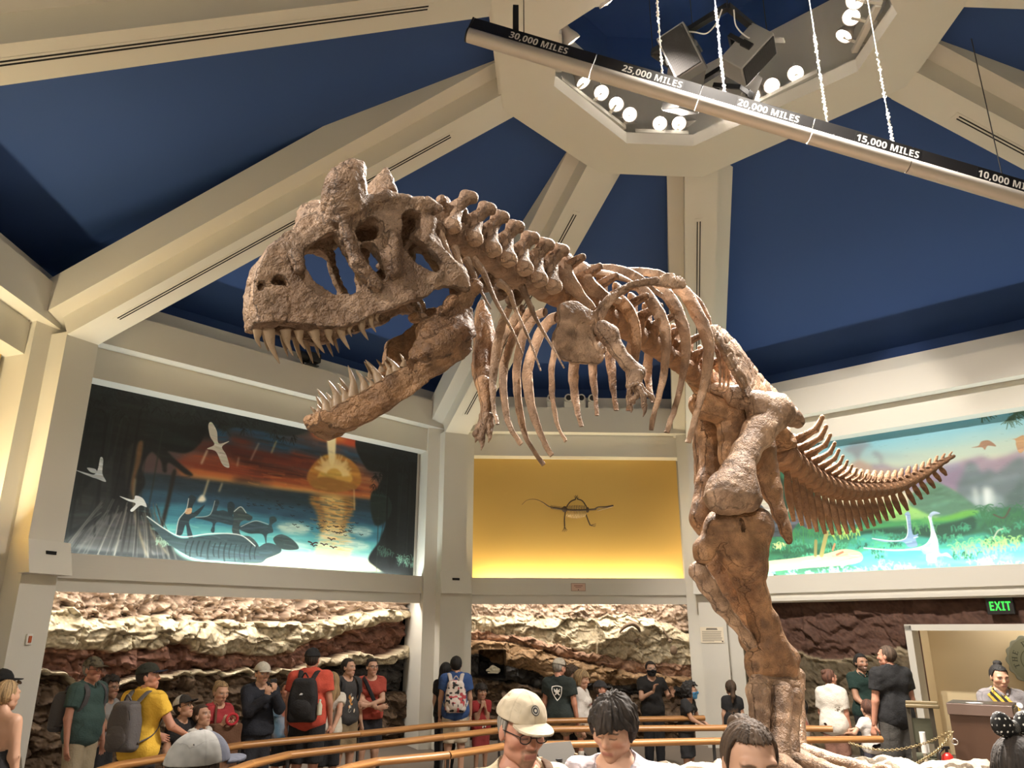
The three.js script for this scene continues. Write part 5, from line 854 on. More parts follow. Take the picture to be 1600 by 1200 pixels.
{
  const farHoles = [[[420, 592], [480, 548], [560, 505], [640, 510], [680, 580], [725, 660], [765, 730], [785, 785], [760, 815], [690, 832], [610, 842], [550, 822], [495, 780], [455, 725], [428, 660]], [[702, 455], [740, 425], [790, 405], [832, 422], [847, 455], [880, 600], [900, 700], [885, 760], [855, 765], [830, 700], [790, 640], [745, 560], [718, 490]], ...[3, 4].map(() => null)].filter(Boolean).map((h) => smoothPoly(h.map(z1(skullHalf))));
  const [lo2, hi2] = polyBox(skullOutline, 0.06), [sd, so] = polyField(skullOutline, skullHoles, lo2, hi2, 0.006), [sdF] = polyField(skullOutline, [...farHoles, skullHoles[3]], lo2, hi2, 0.006);
  const c1 = (x, y, n) => { const [u, v] = z1(() => n)([x, y]); return V(u, v, n); }, flip = (p) => ({ ...p, d: (x, y, z) => p.d(x, y, -z) });
  const vmid = (u) => mix(-0.02, 0.16, sm(-0.45, 0.3, u)), uF = lo2[0] + 0.06;
  const horn = [cap(c1(650, 350, 0.12), c1(645, 290, 0.135), 0.075, 0.072, 0.05), cap(c1(645, 290, 0.135), c1(660, 205, 0.16), 0.074, 0.066, 0.05, [V(0, 0, 1), 1.2]), cap(c1(660, 205, 0.16), c1(692, 140, 0.18), 0.066, 0.042, 0.04, [V(0, 0, 1), 1.2]), cap(c1(692, 140, 0.18), c1(715, 115, 0.185), 0.042, 0.028, 0.03, [V(0, 0, 1), 1.2])];
  const extra = [...horn, ...horn.map(flip), cap(c1(860, 300, 0), c1(880, 200, 0), 0.045, 0.03, 0.03), cap(c1(830, 250, -0.02), c1(885, 130, -0.02), 0.04, 0.014, 0.03), cap(c1(905, 240, 0.03), c1(890, 130, -0.0), 0.03, 0.010, 0.02),
    cap(c1(1130, 330, 0.15), c1(1175, 350, 0.17), 0.035, 0.025, 0.03), cap(c1(1135, 420, 0.16), c1(1120, 510, 0.17), 0.028, 0.024, 0.02), cap(c1(1150, 560, 0.175), c1(1290, 710, 0.185), 0.02, 0.032, 0.02), cap(c1(1290, 730, 0.18), c1(1320, 785, 0.17), 0.036, 0.032, 0.02),
    cap(c1(1150, 770, 0.18), c1(1200, 720, 0.19), 0.016, 0.012, 0.012),
    cap(c1(640, 420, 0.15), c1(720, 660, 0.155), 0.026, 0.026, 0.02), cap(c1(720, 660, 0.155), c1(820, 780, 0.15), 0.028, 0.032, 0.02), cap(c1(700, 330, 0.14), c1(880, 300, 0.14), 0.03, 0.03, 0.03), cap(c1(900, 290, 0.14), c1(1100, 330, 0.15), 0.03, 0.03, 0.03), cap(c1(920, 520, 0.16), c1(930, 700, 0.17), 0.03, 0.03, 0.03),
    cap(c1(365, 610, 0.105), c1(392, 690, 0.11), 0.022, 0.022, 0.010), 
    // braincase, quadrates and palate inside
    cap(c1(1000, 420, 0), c1(1130, 480, 0), 0.085, 0.07, 0.03), cap(c1(1110, 520, 0.06), c1(1220, 700, 0.10), 0.05, 0.04, 0.03), cap(c1(1110, 520, -0.06), c1(1220, 700, -0.13), 0.05, 0.04, 0.03), cap(c1(1000, 640, 0.03), c1(820, 760, 0.03), 0.035, 0.022, 0.03), cap(c1(1000, 640, -0.05), c1(820, 760, -0.05), 0.035, 0.022, 0.03), cap(c1(1010, 840, 0.05), c1(1090, 960, 0.06), 0.02, 0.012, 0.01), cap(c1(1000, 830, -0.06), c1(1060, 940, -0.06), 0.04, 0.02, 0.02)];
  const f = (u, v, n) => {
    const a = Math.abs(n), o = so(u, v), top = Math.exp(-Math.max(-o, 0) / 0.05) * sm(vmid(u) - 0.03, vmid(u) + 0.05, v), wd = skullHalf(u) * (1 - 0.35 * top), s = n > 0 ? sd(u, v) : sdF(u, v);
    let d = Math.max(s, Math.abs(a - wd + 0.012) - 0.024 - 0.006 * noise(u * 9, v * 9, n > 0 ? 2 : 8));
    const roof = Math.max(o, -(o + 0.05), a - wd, vmid(u) - v); d = smin(d, roof, 0.03);
    d = smin(d, Math.max(Math.max(o, s * 0.9), a - wd, u - (uF + 0.10)), 0.02);
    d = smin(d, Math.max(o, a - wd, u - (uF + 0.42), Math.abs(o + 0.045) - 0.012, v + 0.02), 0.02);
    for (const p of extra) d = smin(d, p.d(u, v, n), p.k);
    if (Math.abs(d) < 0.05) { const q = ridge(u * 22 + 2 * noise(u * 9, v * 9, 3), v * 15, n * 10); d += 0.0075 * fbm(u * 40, v * 32, n * 40, 3) + 0.007 * fbm(u * 11, v * 11, n * 11, 3) + 0.0045 * Math.pow(Math.max(q, 0), 12); }
    return d;
  };
  const g = nets(f, [lo2[0] - 0.02, lo2[1] - 0.02, -0.30], [hi2[0] + 0.02, hi2[1] + 0.20, 0.30], 0.0058, boneTone(0, 0.82));
  var skull = bonePart('skull', toWorldGeo(g), dino, 'deep short skull with two brow horns');
  // ---- lower jaw
  const jawHalf = (u) => 0.045 + 0.13 * sm(-0.30, 0.38, u);
  const jo = smoothPoly([[115, 985], [120, 1035], [180, 1065], [250, 1085], [330, 1090], [400, 1075], [520, 1010], [620, 950], [720, 885], [820, 820], [920, 750], [1010, 685], [1090, 618], [1160, 575], [1205, 525], [1216, 470], [1198, 420], [1202, 330], [1200, 240], [1232, 160], [1240, 108], [1190, 88], [1150, 95], [1110, 160], [1060, 205], [1000, 255], [940, 300], [880, 325], [840, 370], [828, 430], [815, 490], [790, 545], [765, 620], [720, 655], [660, 705], [600, 745], [520, 795], [440, 838], [360, 880], [290, 915], [235, 955], [180, 985], [150, 965]].map(z2(rimHalf(jawHalf, -0.28, 0.05))));
  const jh = [[[1165, 480], [1195, 470], [1205, 490], [1185, 505]], [[780, 640], [800, 615], [815, 640], [800, 665]]].map((h) => smoothPoly(h.map(z2(jawHalf))));
  const [l3, h3b] = polyBox(jo, 0.05), [js, jout] = polyField(jo, jh, l3, h3b, 0.006), c2 = (x, y, n) => { const [u, v] = z2(() => n)([x, y]); return V(u, v, n); };
  const jx = [cap(c2(980, 290, 0.17), c2(1060, 215, 0.175), 0.022, 0.026, 0.008), cap(c2(1080, 150, 0.10), c2(1200, 120, 0.16), 0.03, 0.035, 0.02), cap(c2(850, 320, 0.10), c2(800, 330, 0.05), 0.02, 0.02, 0.02), cap(c2(900, 560, 0.17), c2(1100, 420, 0.18), 0.05, 0.05, 0.05), cap(c2(640, 780, 0.11), c2(300, 960, 0.06), 0.03, 0.02, 0.03), cap(c2(600, 900, 0.115), c2(350, 1030, 0.065), 0.028, 0.025, 0.03)];
  const fj = (u, v, n) => { const o = jout(u, v), low = sm(0, 0.10, -o), wd = jawHalf(u), s = js(u, v); let d = Math.max(s, Math.abs(Math.abs(n) - wd + 0.018) - 0.022 - 0.010 * low); d = smin(d, Math.max(s, Math.abs(n) - wd, u - (l3[0] + 0.15)), 0.02);
    for (const p of jx) d = smin(d, p.d(u, v, n), p.k);
    if (Math.abs(d) < 0.05) { const q = ridge(u * 10 + v * 9, (v - u * 0.6) * 30, n * 6); d += 0.005 * fbm(u * 34, v * 34, n * 34, 3) + 0.009 * fbm(u * 12, v * 12, n * 12, 3) + 0.006 * Math.pow(Math.max(q, 0), 10); } return d; };
  var jaw = bonePart('lower_jaw', toWorldGeo(nets(fj, [l3[0], l3[1], -0.24], [h3b[0], h3b[1], 0.24], 0.0062, boneTone(1, 0.85))), dino, 'heavy open lower jaw');
  // ---- teeth
  const toothMat = std(lin(0.30, 0.21, 0.13), 0.4, { bumpMap: boneBump, bumpScale: 0.002 });
  const tooth = (parent, a, b, w, bend) => { b = a.clone().lerp(b, 1.22); const m = a.clone().lerp(b, 0.5).addScaledVector(U, bend), L = a.distanceTo(b); const g = sweep([a, a.clone().lerp(m, 0.5), m, b], (t) => { const r = w * 1.35 * Math.pow(1 - t, 0.7) + 0.0012; return [r, r * 0.7]; }, 10, { side: U, seg: 12 }); part(parent, 'tooth', toD(g), toothMat); };
  const up = [[165, 1030, 182, 1112, 17], [222, 1030, 280, 1186, 24], [322, 1030, 362, 1150, 20], [398, 1035, 432, 1120, 17], [482, 1035, 537, 1137, 22], [567, 1030, 596, 1102, 17], [632, 1010, 682, 1116, 20], [690, 1000, 702, 1054, 11], [750, 975, 790, 1066, 18], [803, 945, 836, 1024, 15], [846, 935, 856, 974, 9]];
  for (const [x0, y0, x1, y1, w] of up) tooth(skull, fromUV(...z1(skullHalf)([x0, y0]), skullHalf(z1(skullHalf)([x0, y0])[0]) - 0.016), fromUV(...z1(skullHalf)([x1, y1]), skullHalf(z1(skullHalf)([x1, y1])[0]) - 0.022), w / 1500 + 0.002, -0.008);
  for (const [x0, y0, x1, y1, w] of [[205, 1030, 215, 1135, 17], [300, 1030, 322, 1160, 18], [365, 1030, 402, 1196, 20], [425, 1030, 462, 1190, 19], [478, 1030, 502, 1165, 16], [535, 1030, 575, 1160, 17], [590, 1030, 612, 1142, 14], [720, 960, 745, 1030, 13]]) { const h = (u) => -(skullHalf(u) - 0.02); tooth(skull, fromUV(...z1(h)([x0, y0 - 10]), h(z1(h)([x0, y0])[0])), fromUV(...z1(h)([x1, y1]), h(z1(h)([x1, y1])[0])), w / 1500 + 0.002, -0.008); }
  const jn = (q) => { const [u, v] = z2(jawHalf)(q); return fromUV(u, v, jawHalf(u) - 0.03); }, jf = (q) => { const h = (u) => -(jawHalf(u) - 0.03), [u, v] = z2(h)(q); return fromUV(u, v, h(u)); };
  for (const [x0, y0, x1, y1, w] of [[205, 1010, 176, 915, 20], [250, 965, 188, 822, 26], [270, 940, 242, 838, 16], [318, 915, 262, 766, 28], [372, 885, 322, 776, 24], [418, 858, 388, 672, 26], [500, 815, 448, 692, 24], [550, 790, 506, 720, 16], [600, 750, 516, 622, 26], [665, 710, 630, 620, 20], [712, 675, 650, 590, 22], [752, 650, 735, 570, 14]]) tooth(jaw, jn([x0, y0]), jn([x1, y1]), w / 1500 + 0.001, 0.010);
  for (const [x0, y0, x1, y1, w] of [[140, 1000, 112, 935, 16], [170, 975, 148, 872, 18], [345, 860, 308, 752, 20], [385, 840, 372, 745, 16], [520, 740, 476, 642, 20], [590, 690, 556, 622, 14]]) tooth(jaw, jf([x0, y0]), jf([x1, y1]), w / 1500 + 0.001, 0.010);
}
// ---- vertebrae: one shape of each kind, set along the spine
const vt = (prims, cell, amp = 0.006, warm = 0, sub = []) => { const [lo, hi] = bounds(prims, 0.02); return nets(rough(union(prims, sub), amp, 26), lo, hi, cell, boneTone(warm, 1)); };
const both = (f) => [...f(1), ...f(-1)];
const cervical = vt([cap(V(-0.05, 0, 0), V(0.05, 0.01, 0), 0.052, 0.058, 0.02), cap(V(0.0, 0.03, 0), V(0, 0.09, 0), 0.045, 0.034, 0.03), cap(V(0, 0.09, 0), V(-0.01, 0.145, 0), 0.030, 0.028, 0.02),
  ...both((s) => [cap(V(-0.01, 0.07, 0.03 * s), V(-0.03, 0.115, 0.075 * s), 0.032, 0.028, 0.02), cap(V(-0.03, 0.11, 0.085 * s), V(-0.060, 0.165, 0.095 * s), 0.026, 0.036, 0.012), cap(V(-0.060, 0.165, 0.095 * s), V(-0.075, 0.165, 0.115 * s), 0.034, 0.030, 0.012), cap(V(-0.03, 0.11, 0.088 * s), V(0.0, 0.02, 0.10 * s), 0.027, 0.025, 0.012), cap(V(0.0, 0.02, 0.10 * s), V(0.025, -0.045, 0.115 * s), 0.025, 0.040, 0.012), cap(V(0.0, 0.06, 0.03 * s), V(0.065, 0.09, 0.06 * s), 0.026, 0.026, 0.015), cap(V(0.0, 0.0, 0.03 * s), V(0.02, -0.03, 0.10 * s), 0.026, 0.026, 0.02)])], 0.0075, 0.010);
const dorsal = vt([cap(V(-0.06, 0, 0), V(0.06, 0, 0), 0.068, 0.068, 0.02), cap(V(0, 0.05, 0), V(-0.01, 0.12, 0), 0.045, 0.036, 0.03), cap(V(0.02, 0.13, 0), V(0.01, 0.25, 0), 0.030, 0.040, 0.02, [V(0, 0, 1), 1.9]), cap(V(-0.03, 0.13, 0), V(-0.03, 0.25, 0), 0.030, 0.040, 0.02, [V(0, 0, 1), 1.9]),
  ...both((s) => [cap(V(0, 0.10, 0.03 * s), V(-0.02, 0.15, 0.19 * s), 0.034, 0.024, 0.03), cap(V(0.02, 0.10, 0.03 * s), V(0.08, 0.11, 0.05 * s), 0.022, 0.018, 0.015), cap(V(-0.03, 0.10, 0.03 * s), V(-0.09, 0.115, 0.04 * s), 0.02, 0.016, 0.015), cap(V(0, 0.0, 0.05 * s), V(0, 0.12, 0.12 * s), 0.016, 0.014, 0.015)])], 0.009, 0.009, 1, [cap(V(-0.01, -0.075, 0), V(0.01, -0.075, 0), 0.02, 0.02, 0.02)]);
const caudal = vt([cap(V(-0.050, 0, 0), V(-0.046, 0, 0), 0.064, 0.064, 0.015), cap(V(0.046, 0, 0), V(0.050, 0, 0), 0.064, 0.064, 0.015), cap(V(-0.04, 0, 0), V(0.04, 0, 0), 0.044, 0.044, 0.02), cap(V(0, 0.04, 0), V(-0.03, 0.11, 0), 0.034, 0.024, 0.02), cap(V(-0.03, 0.11, 0), V(-0.08, 0.15, 0), 0.024, 0.018, 0.02), ...both((s) => [cap(V(0.01, 0.06, 0.02 * s), V(0.07, 0.085, 0.035 * s), 0.018, 0.014, 0.012)])], 0.0085, 0.008, 1);
const caudalRib = vt([cap(V(0, 0.04, 0.02), V(-0.015, 0.07, 0.13), 0.030, 0.026, 0.02), cap(V(-0.015, 0.07, 0.13), V(-0.04, 0.13, 0.24), 0.026, 0.020, 0.02), cap(V(-0.04, 0.13, 0.24), V(-0.03, 0.20, 0.30), 0.020, 0.018, 0.015)], 0.008, 0.004, 1);
function along(pts, n, each, ease = (t) => t) {
  const c = new THREE.CatmullRomCurve3(pts); for (let i = 0; i < n; i++) { const t = ease((i + 0.5) / n), p = c.getPointAt(t), d = c.getTangentAt(t).negate(), up = V(0, 1, 0).addScaledVector(d, -d.y).normalize(), z = d.clone().cross(up); each(i, t, p, new THREE.Matrix4().makeBasis(d, up, z), c); }
}
function place(name, geo, p, m, s, parent = dino, label) { const o = part(parent, name, geo, boneMat, label); o.position.copy(p).sub(DO); o.quaternion.setFromRotationMatrix(m); Array.isArray(s) ? o.scale.set(...s) : o.scale.setScalar(s); return o; }
const NK = [W(672, 348, 3.02), W(700, 362, 3.10), W(728, 380, 3.20), W(755, 398, 3.31), W(785, 418, 3.43), W(815, 436, 3.56), W(848, 450, 3.70)];
along(NK, 7, (i, t, p, m) => { const o = place('neck_vertebra', cervical, p, m, 0.95 + 0.03 * i); o.rotateX(0.12 * noise(i * 1.7, 0, 3)); o.rotateZ(0.15 * noise(i * 2.3, 4, 1)); });
const BK = [W(848, 450, 3.70), W(885, 466, 3.88), W(930, 487, 4.12), W(975, 512, 4.38), W(1020, 540, 4.66), W(1065, 570, 4.94), W(1105, 600, 5.2)];
along(BK, 11, (i, t, p, m) => place('back_vertebra', dorsal, p, m, 1.0 - 0.006 * i));
// ---- tail
const z7 = (x, y, d) => W(1200 + x / 5, 640 + y / 5, d), TL = [[90, 330, 5.75], [170, 405, 5.9], [250, 470, 6.06], [330, 530, 6.22], [420, 580, 6.4], [520, 615, 6.6], [620, 634, 6.8], [720, 637, 7.0], [820, 632, 7.2], [920, 622, 7.38], [1020, 600, 7.55], [1120, 555, 7.7], [1220, 505, 7.84], [1320, 440, 7.98], [1445, 367, 8.15]].map((q) => z7(...q));
along(TL, 25, (i, t, p, m) => {
  const s = 1.75 * Math.pow(1 - t, 0.6) + 0.20; const v = place('tail_vertebra', caudal, p, m, [1.12, s * 0.9, s * 0.9]);
  if (i < 22) for (const e of [1, -1]) { const k = Math.max(0.12, 1.0 - t * 1.15); const r = part(v, 'side_process', caudalRib, boneMat); r.scale.set(k * 1.4, k * 0.72, e * k * 0.58); r.position.set(-0.01, 0.035, 0); }
  if (i < 23) { const L = 0.36 * Math.pow(1 - t, 0.8) + 0.06; const y0 = -0.035 * s, g = sweep([V(-0.06, y0, 0), V(-0.09, y0 - L * 0.5, 0), V(-0.10 - L * 0.18, y0 - L, 0)], (u) => [0.014 + 0.020 * Math.pow(Math.sin(Math.PI * (u * 0.75 + 0.15)), 2), 0.013], 8); paint(g, boneTone(1, 0.9)); const c = place('chevron', g, p, m, 1); c.scale.set(1, 1, 1); }
}, (t) => Math.pow(t, 1.0));
// ---- ribs
function rib(name, pts, r, opt = {}) { const g = sweep(pts, (t) => { const q = r * (0.75 + 0.45 * Math.sin(Math.PI * Math.min(1, t * 1.1 + 0.1)) - 0.25 * t); return [q * 1.25, q * 0.72]; }, 9, { seg: 34, side: opt.side }); const n = g.attributes.position; for (let i = 0; i < n.count; i++) { const x = n.getX(i), y = n.getY(i), z = n.getZ(i); n.setXYZ(i, x + 0.004 * noise(x * 30, y * 30, z * 30), y, z + 0.004 * noise(x * 30, y * 30, z * 30 + 9)); } g.computeVertexNormals(); paint(g, boneTone(opt.warm ?? 0, opt.light ?? 1)); return bonePart(name, g); }
const z4 = (l, d) => l.map(([x, y], i) => W(1000 + x / 4, 400 + y / 4, typeof d === 'function' ? d(i / (l.length - 1)) : d)), z3 = (l, d) => l.map(([x, y], i) => W(680 + x / 3.3333, 300 + y / 3.3333, d(i / (l.length - 1)))), z8 = (l, d) => l.map(([x, y], i) => W(640 + x / 5, 520 + y / 5, d(i / (l.length - 1))));
const bulge = (d0, b, e) => (t) => d0 - b * Math.sin(Math.PI * Math.min(1, t * 1.15) * 0.8) + e * t;
rib('rib', z3([[880, 560], [930, 555], [975, 580], [1025, 660], [1046, 760], [1040, 870], [1015, 1000], [1008, 1140]], bulge(4.15, 0.22, 0.1)), 0.030, { warm: 1 });
rib('rib', z4([[-70, 180], [-10, 185], [20, 220], [75, 290], [130, 385], [156, 470], [160, 600], [148, 740], [112, 900], [82, 1010], [68, 1088]], bulge(4.45, 0.25, 0.05)), 0.031);
rib('rib', z4([[20, 170], [100, 190], [155, 228], [212, 305], [255, 405], [282, 505], [285, 620], [264, 760], [218, 950], [165, 1104]], bulge(4.70, 0.25, 0.05)), 0.032);
rib('rib', z4([[130, 200], [210, 195], [275, 222], [340, 330], [400, 450], [428, 560], [424, 660], [402, 800], [362, 950], [330, 1060], [300, 1166]], bulge(4.92, 0.25, 0.05)), 0.034);
rib('rib', z4([[240, 230], [320, 245], [390, 325], [432, 430], [446, 560], [440, 680], [430, 850]], bulge(5.02, 0.2, 0.05)), 0.018);
rib('rib', z4([[400, 380], [450, 510], [482, 600], [500, 700], [500, 822]], bulge(5.08, 0.15, 0.05)), 0.014); rib('rib', z4([[420, 400], [480, 520], [512, 620], [526, 720], [524, 832]], bulge(5.12, 0.15, 0.05)), 0.014); rib('rib', z4([[440, 440], [500, 580], [540, 660], [552, 760], [550, 832]], bulge(5.15, 0.15, 0.05)), 0.014);
// broad upper rib plates in front of the shoulder blade
rib('rib', z3([[560, 480], [640, 390], [690, 460], [750, 530], [820, 612]], bulge(3.85, 0.15, 0)), 0.046, { side: N }); rib('rib', z3([[640, 400], [740, 420], [800, 490], [880, 540], [960, 570]], bulge(4.0, 0.15, 0)), 0.046, { side: N });
rib('rib', z3([[760, 400], [820, 420], [900, 430], [1000, 460], [1060, 500]], bulge(4.2, 0.12, 0)), 0.030); rib('rib', z3([[800, 400], [930, 405], [1040, 440], [1120, 500], [1180, 540]], bulge(4.4, 0.1, 0)), 0.026); rib('rib', z3([[1000, 410], [1120, 420], [1200, 440], [1280, 500]], bulge(4.6, 0.1, 0)), 0.022);
// ribs of the far side
const farD = (d0) => (t) => d0 + 0.30 * Math.sin(Math.PI * 0.5 * Math.min(1, t * 2)) - 0.1 * t, toZ8 = (l) => l;
rib('rib', z8([[960, -180], [900, -130], [830, -20], [775, 130], [738, 250], [730, 400], [745, 560], [770, 700], [820, 800], [872, 872]], farD(3.85)), 0.026);
rib('rib', z8([[1060, -160], [990, -130], [900, -10], [853, 150], [836, 300], [846, 500], [870, 680], [910, 820], [970, 920], [1046, 1032]], farD(4.02)), 0.025);
rib('rib', z8([[1150, -120], [1090, -90], [1010, 20], [960, 150], [922, 270], [920, 370], [936, 500], [970, 650], [1020, 780], [1070, 890], [1112, 957]], farD(4.2)), 0.032);
rib('rib', z8([[1250, -100], [1190, -40], [1135, 130], [1110, 280], [1110, 400], [1122, 560], [1150, 700], [1190, 800], [1222, 848]], farD(4.38)), 0.022);
rib('rib', z8([[1380, -60], [1320, 60], [1285, 250], [1280, 380], [1294, 520], [1312, 620], [1342, 732]], farD(4.55)), 0.026);
rib('rib', z8([[1480, -40], [1440, 90], [1430, 245], [1440, 400], [1455, 520], [1466, 646]], farD(4.7)), 0.023);
rib('rib', z3([[960, 640], [920, 720], [910, 820], [918, 930], [930, 1050], [945, 1137]], farD(4.75)), 0.028);
rib('rib', z3([[1120, 760], [1110, 870], [1105, 950], [1120, 1040], [1135, 1096]], farD(4.95)), 0.024); rib('rib', z3([[1040, 720], [1015, 820], [1010, 920], [1018, 1040], [1010, 1110]], farD(4.85)), 0.022);
rib('rib', z8([[780, -200], [720, -60], [690, 60], [665, 220], [650, 420], [660, 600], [686, 716]], farD(3.7)), 0.018); rib('rib', z8([[880, -190], [790, -60], [720, 60], [680, 220], [660, 380], [648, 520]], farD(3.78)), 0.026);
// neck ribs, thin splints
for (const [l, d] of [[[[200, 350], [250, 420], [310, 560], [400, 720], [456, 846]], 3.25], [[[330, 470], [380, 510], [420, 620], [490, 770], [550, 932]], 3.4], [[[450, 490], [480, 560], [530, 670], [600, 790], [672, 918]], 3.55], [[[100, 290], [130, 380], [160, 460], [172, 480]], 3.12], [[[160, 350], [200, 430], [240, 520], [290, 610]], 3.2], [[[20, 210], [60, 300], [100, 380], [130, 460]], 3.05]])
  { const g = sweep(z3(l, () => d - 0.10), (t) => [0.026 * (1 - t) ** 1.4 + 0.0045, 0.016 * (1 - t) ** 1.4 + 0.004], 7, { seg: 24 }); paint(g, boneTone(0, 1)); bonePart('neck_rib', g); }
// ---- flat bones: shoulder blades and hip blade
function plate3(name, pts, P0, n, th, opt = {}) {
  const up = V(0, 1, 0), x = up.clone().cross(n).normalize(), y = n.clone().cross(x), loc = (q) => { const p = onPlane(q[0], q[1], P0, n).sub(P0); return [p.dot(x), p.dot(y)]; };
  const poly = smoothPoly(pts.map(loc)), [lo, hi] = polyBox(poly, 0.04), [s] = polyField(poly, [], lo, hi, 0.008), pr = (opt.prims ?? []).map(([a, b, ra, rb, na = 0, nb = 0]) => cap(V(...loc(a), na), V(...loc(b), nb), ra, rb, 0.03));
  const bend = opt.bend ?? (() => 0), f = (u, v, w) => { const o = s(u, v); let d = Math.max(o, Math.abs(w - bend(u, v)) - th * (0.55 + 0.45 * sm(0, 0.08, -o)) - (opt.thick ? opt.thick(u, v) : 0)) ; d = smin(d, d, 0); for (const p of pr) d = smin(d, p.d(u, v, w), p.k); return Math.abs(d) < 0.04 ? d + 0.007 * fbm(u * 13, v * 13, w * 13, 4) + (opt.crack ? opt.crack(u, v) : 0) : d; };
  const g = nets(f, [lo[0], lo[1], -0.22], [hi[0], hi[1], 0.22], opt.cell ?? 0.008, boneTone(opt.warm ?? 0, opt.light ?? 1)); g.applyMatrix4(new THREE.Matrix4().makeBasis(x, y, n).setPosition(P0)); return bonePart(name, g, dino, opt.label);
}
const q3 = (l) => l.map(([x, y]) => [680 + x / 3.3333, 300 + y / 3.3333]), q4 = (l) => l.map(([x, y]) => [1000 + x / 4, 400 + y / 4]), q5 = (x, y, d) => W(1060 + x / 4, 600 + y / 4, d), q6 = (x, y, d) => W(1060 + x / 3.53, 860 + y / 3.53, d);
const NB = V(0.40, 0.05, 0.92).normalize();
plate3('shoulder_blade', q3([[1292, 462], [1300, 498], [1225, 500], [1110, 490], [1015, 512], [950, 556], [900, 612], [872, 672], [880, 712], [850, 722], [872, 770], [886, 830], [860, 890], [760, 897], [680, 880], [626, 832], [612, 762], [632, 700], [640, 650], [642, 592], [680, 568], [740, 570], [790, 612], [822, 622], [862, 580], [905, 532], [965, 490], [1035, 464], [1110, 450], [1165, 440], [1210, 422], [1255, 432]]), W(910, 490, 3.62), NB, 0.022, { light: 1.35, crack: (u, v) => 0.012 * Math.pow(ridge(u * 7 + noise(u * 9, v * 9, 1), v * 7, 2), 14) });
plate3('shoulder_blade', [[742, 500], [750, 470], [775, 520], [770, 560], [768, 590], [764, 618], [752, 622], [741, 590], [740, 545]], W(755, 560, 4.15), NB, 0.03, { warm: 1, light: 0.8, crack: (u, v) => 0.015 * fbm(u * 30, v * 8, 3, 3) });
plate3('hip_blade', q4([[436, 440], [492, 438], [545, 490], [612, 560], [682, 660], [762, 760], [852, 850], [912, 930], [985, 985], [1008, 1020], [1004, 1060], [955, 1064], [900, 1030], [840, 950], [760, 900], [690, 905], [655, 880], [640, 830], [600, 762], [556, 682], [500, 580], [452, 508]]), W(1165, 570, 5.15), V(0.74, 0.10, 0.66).normalize(), 0.03, { light: 1.08, cell: 0.009, crack: (u, v) => 0.010 * Math.pow(ridge(u * 5 + v * 6, (v - u) * 14, 2), 10) });
bone('sacrum', [...chainCaps([W(1090, 585, 5.15), W(1120, 615, 5.35), W(1150, 640, 5.5), W(1185, 660, 5.65), W(1220, 690, 5.75)], [0.10, 0.12, 0.14, 0.13, 0.11], 0.04), ...chainCaps([W(1100, 560, 5.2), W(1140, 600, 5.4), W(1190, 650, 5.6)], [0.06, 0.08, 0.07], 0.04)], 0.011, { warm: 1, amp: 0.025, fr: 11 });
bone('hip_socket', [cap(q4([[600, 860]])[0] && W(1150, 618, 5.1), W(1185, 628, 5.12), 0.07, 0.075, 0.04), cap(W(1185, 628, 5.12), W(1215, 645, 5.2), 0.07, 0.06, 0.04), cap(W(1130, 610, 5.15), W(1110, 605, 5.15), 0.05, 0.03, 0.03), cap(W(1150, 618, 5.15), W(1145, 650, 5.25), 0.07, 0.06, 0.04)], 0.01, { amp: 0.018, fr: 16 });
bone('pubis', [...chainCaps([q5(150, 130, 5.2), q5(320, 180, 5.25), q5(310, 300, 5.25), q5(300, 420, 5.25), q5(290, 470, 5.25)], [0.10, 0.10, 0.07, 0.055, 0.05], 0.04), cap(q5(360, 160, 5.25), q5(330, 260, 5.25), 0.08, 0.06, 0.04)], 0.010, { warm: 1, amp: 0.014 });
bone('ischium', [...chainCaps([q5(520, 400, 5.45), q5(540, 540, 5.5), q5(580, 660, 5.5), q5(630, 800, 5.5), q5(665, 900, 5.5), q5(688, 975, 5.5)], [0.14, 0.12, 0.09, 0.062, 0.05, 0.036], 0.04, [N, 1.6])], 0.010, { warm: 1, light: 0.9 });
// ---- near leg
bone('femur', [cap(q5(500, 130, 5.12), q5(600, 170, 5.2), 0.10, 0.115, 0.05), cap(q5(600, 170, 5.2), q5(700, 200, 5.3), 0.115, 0.07, 0.05), cap(q5(700, 200, 5.3), q5(745, 235, 5.35), 0.07, 0.05, 0.04), cap(q5(590, 180, 5.2), q5(500, 300, 5.08), 0.13, 0.105, 0.06), cap(q5(500, 300, 5.08), q5(420, 430, 4.98), 0.105, 0.088, 0.05), cap(q5(420, 430, 4.98), q5(370, 560, 4.88), 0.088, 0.10, 0.05), cap(q5(370, 560, 4.88), q5(300, 690, 4.80), 0.10, 0.125, 0.06), cap(q5(270, 700, 4.78), q5(420, 710, 4.84), 0.10, 0.10, 0.06), cap(q5(300, 640, 4.8), q5(400, 640, 4.86), 0.10, 0.10, 0.05), cap(q5(440, 640, 4.9), q5(468, 760, 4.92), 0.03, 0.02, 0.02)], 0.009, { amp: 0.012, fr: 15, light: 1.02 });
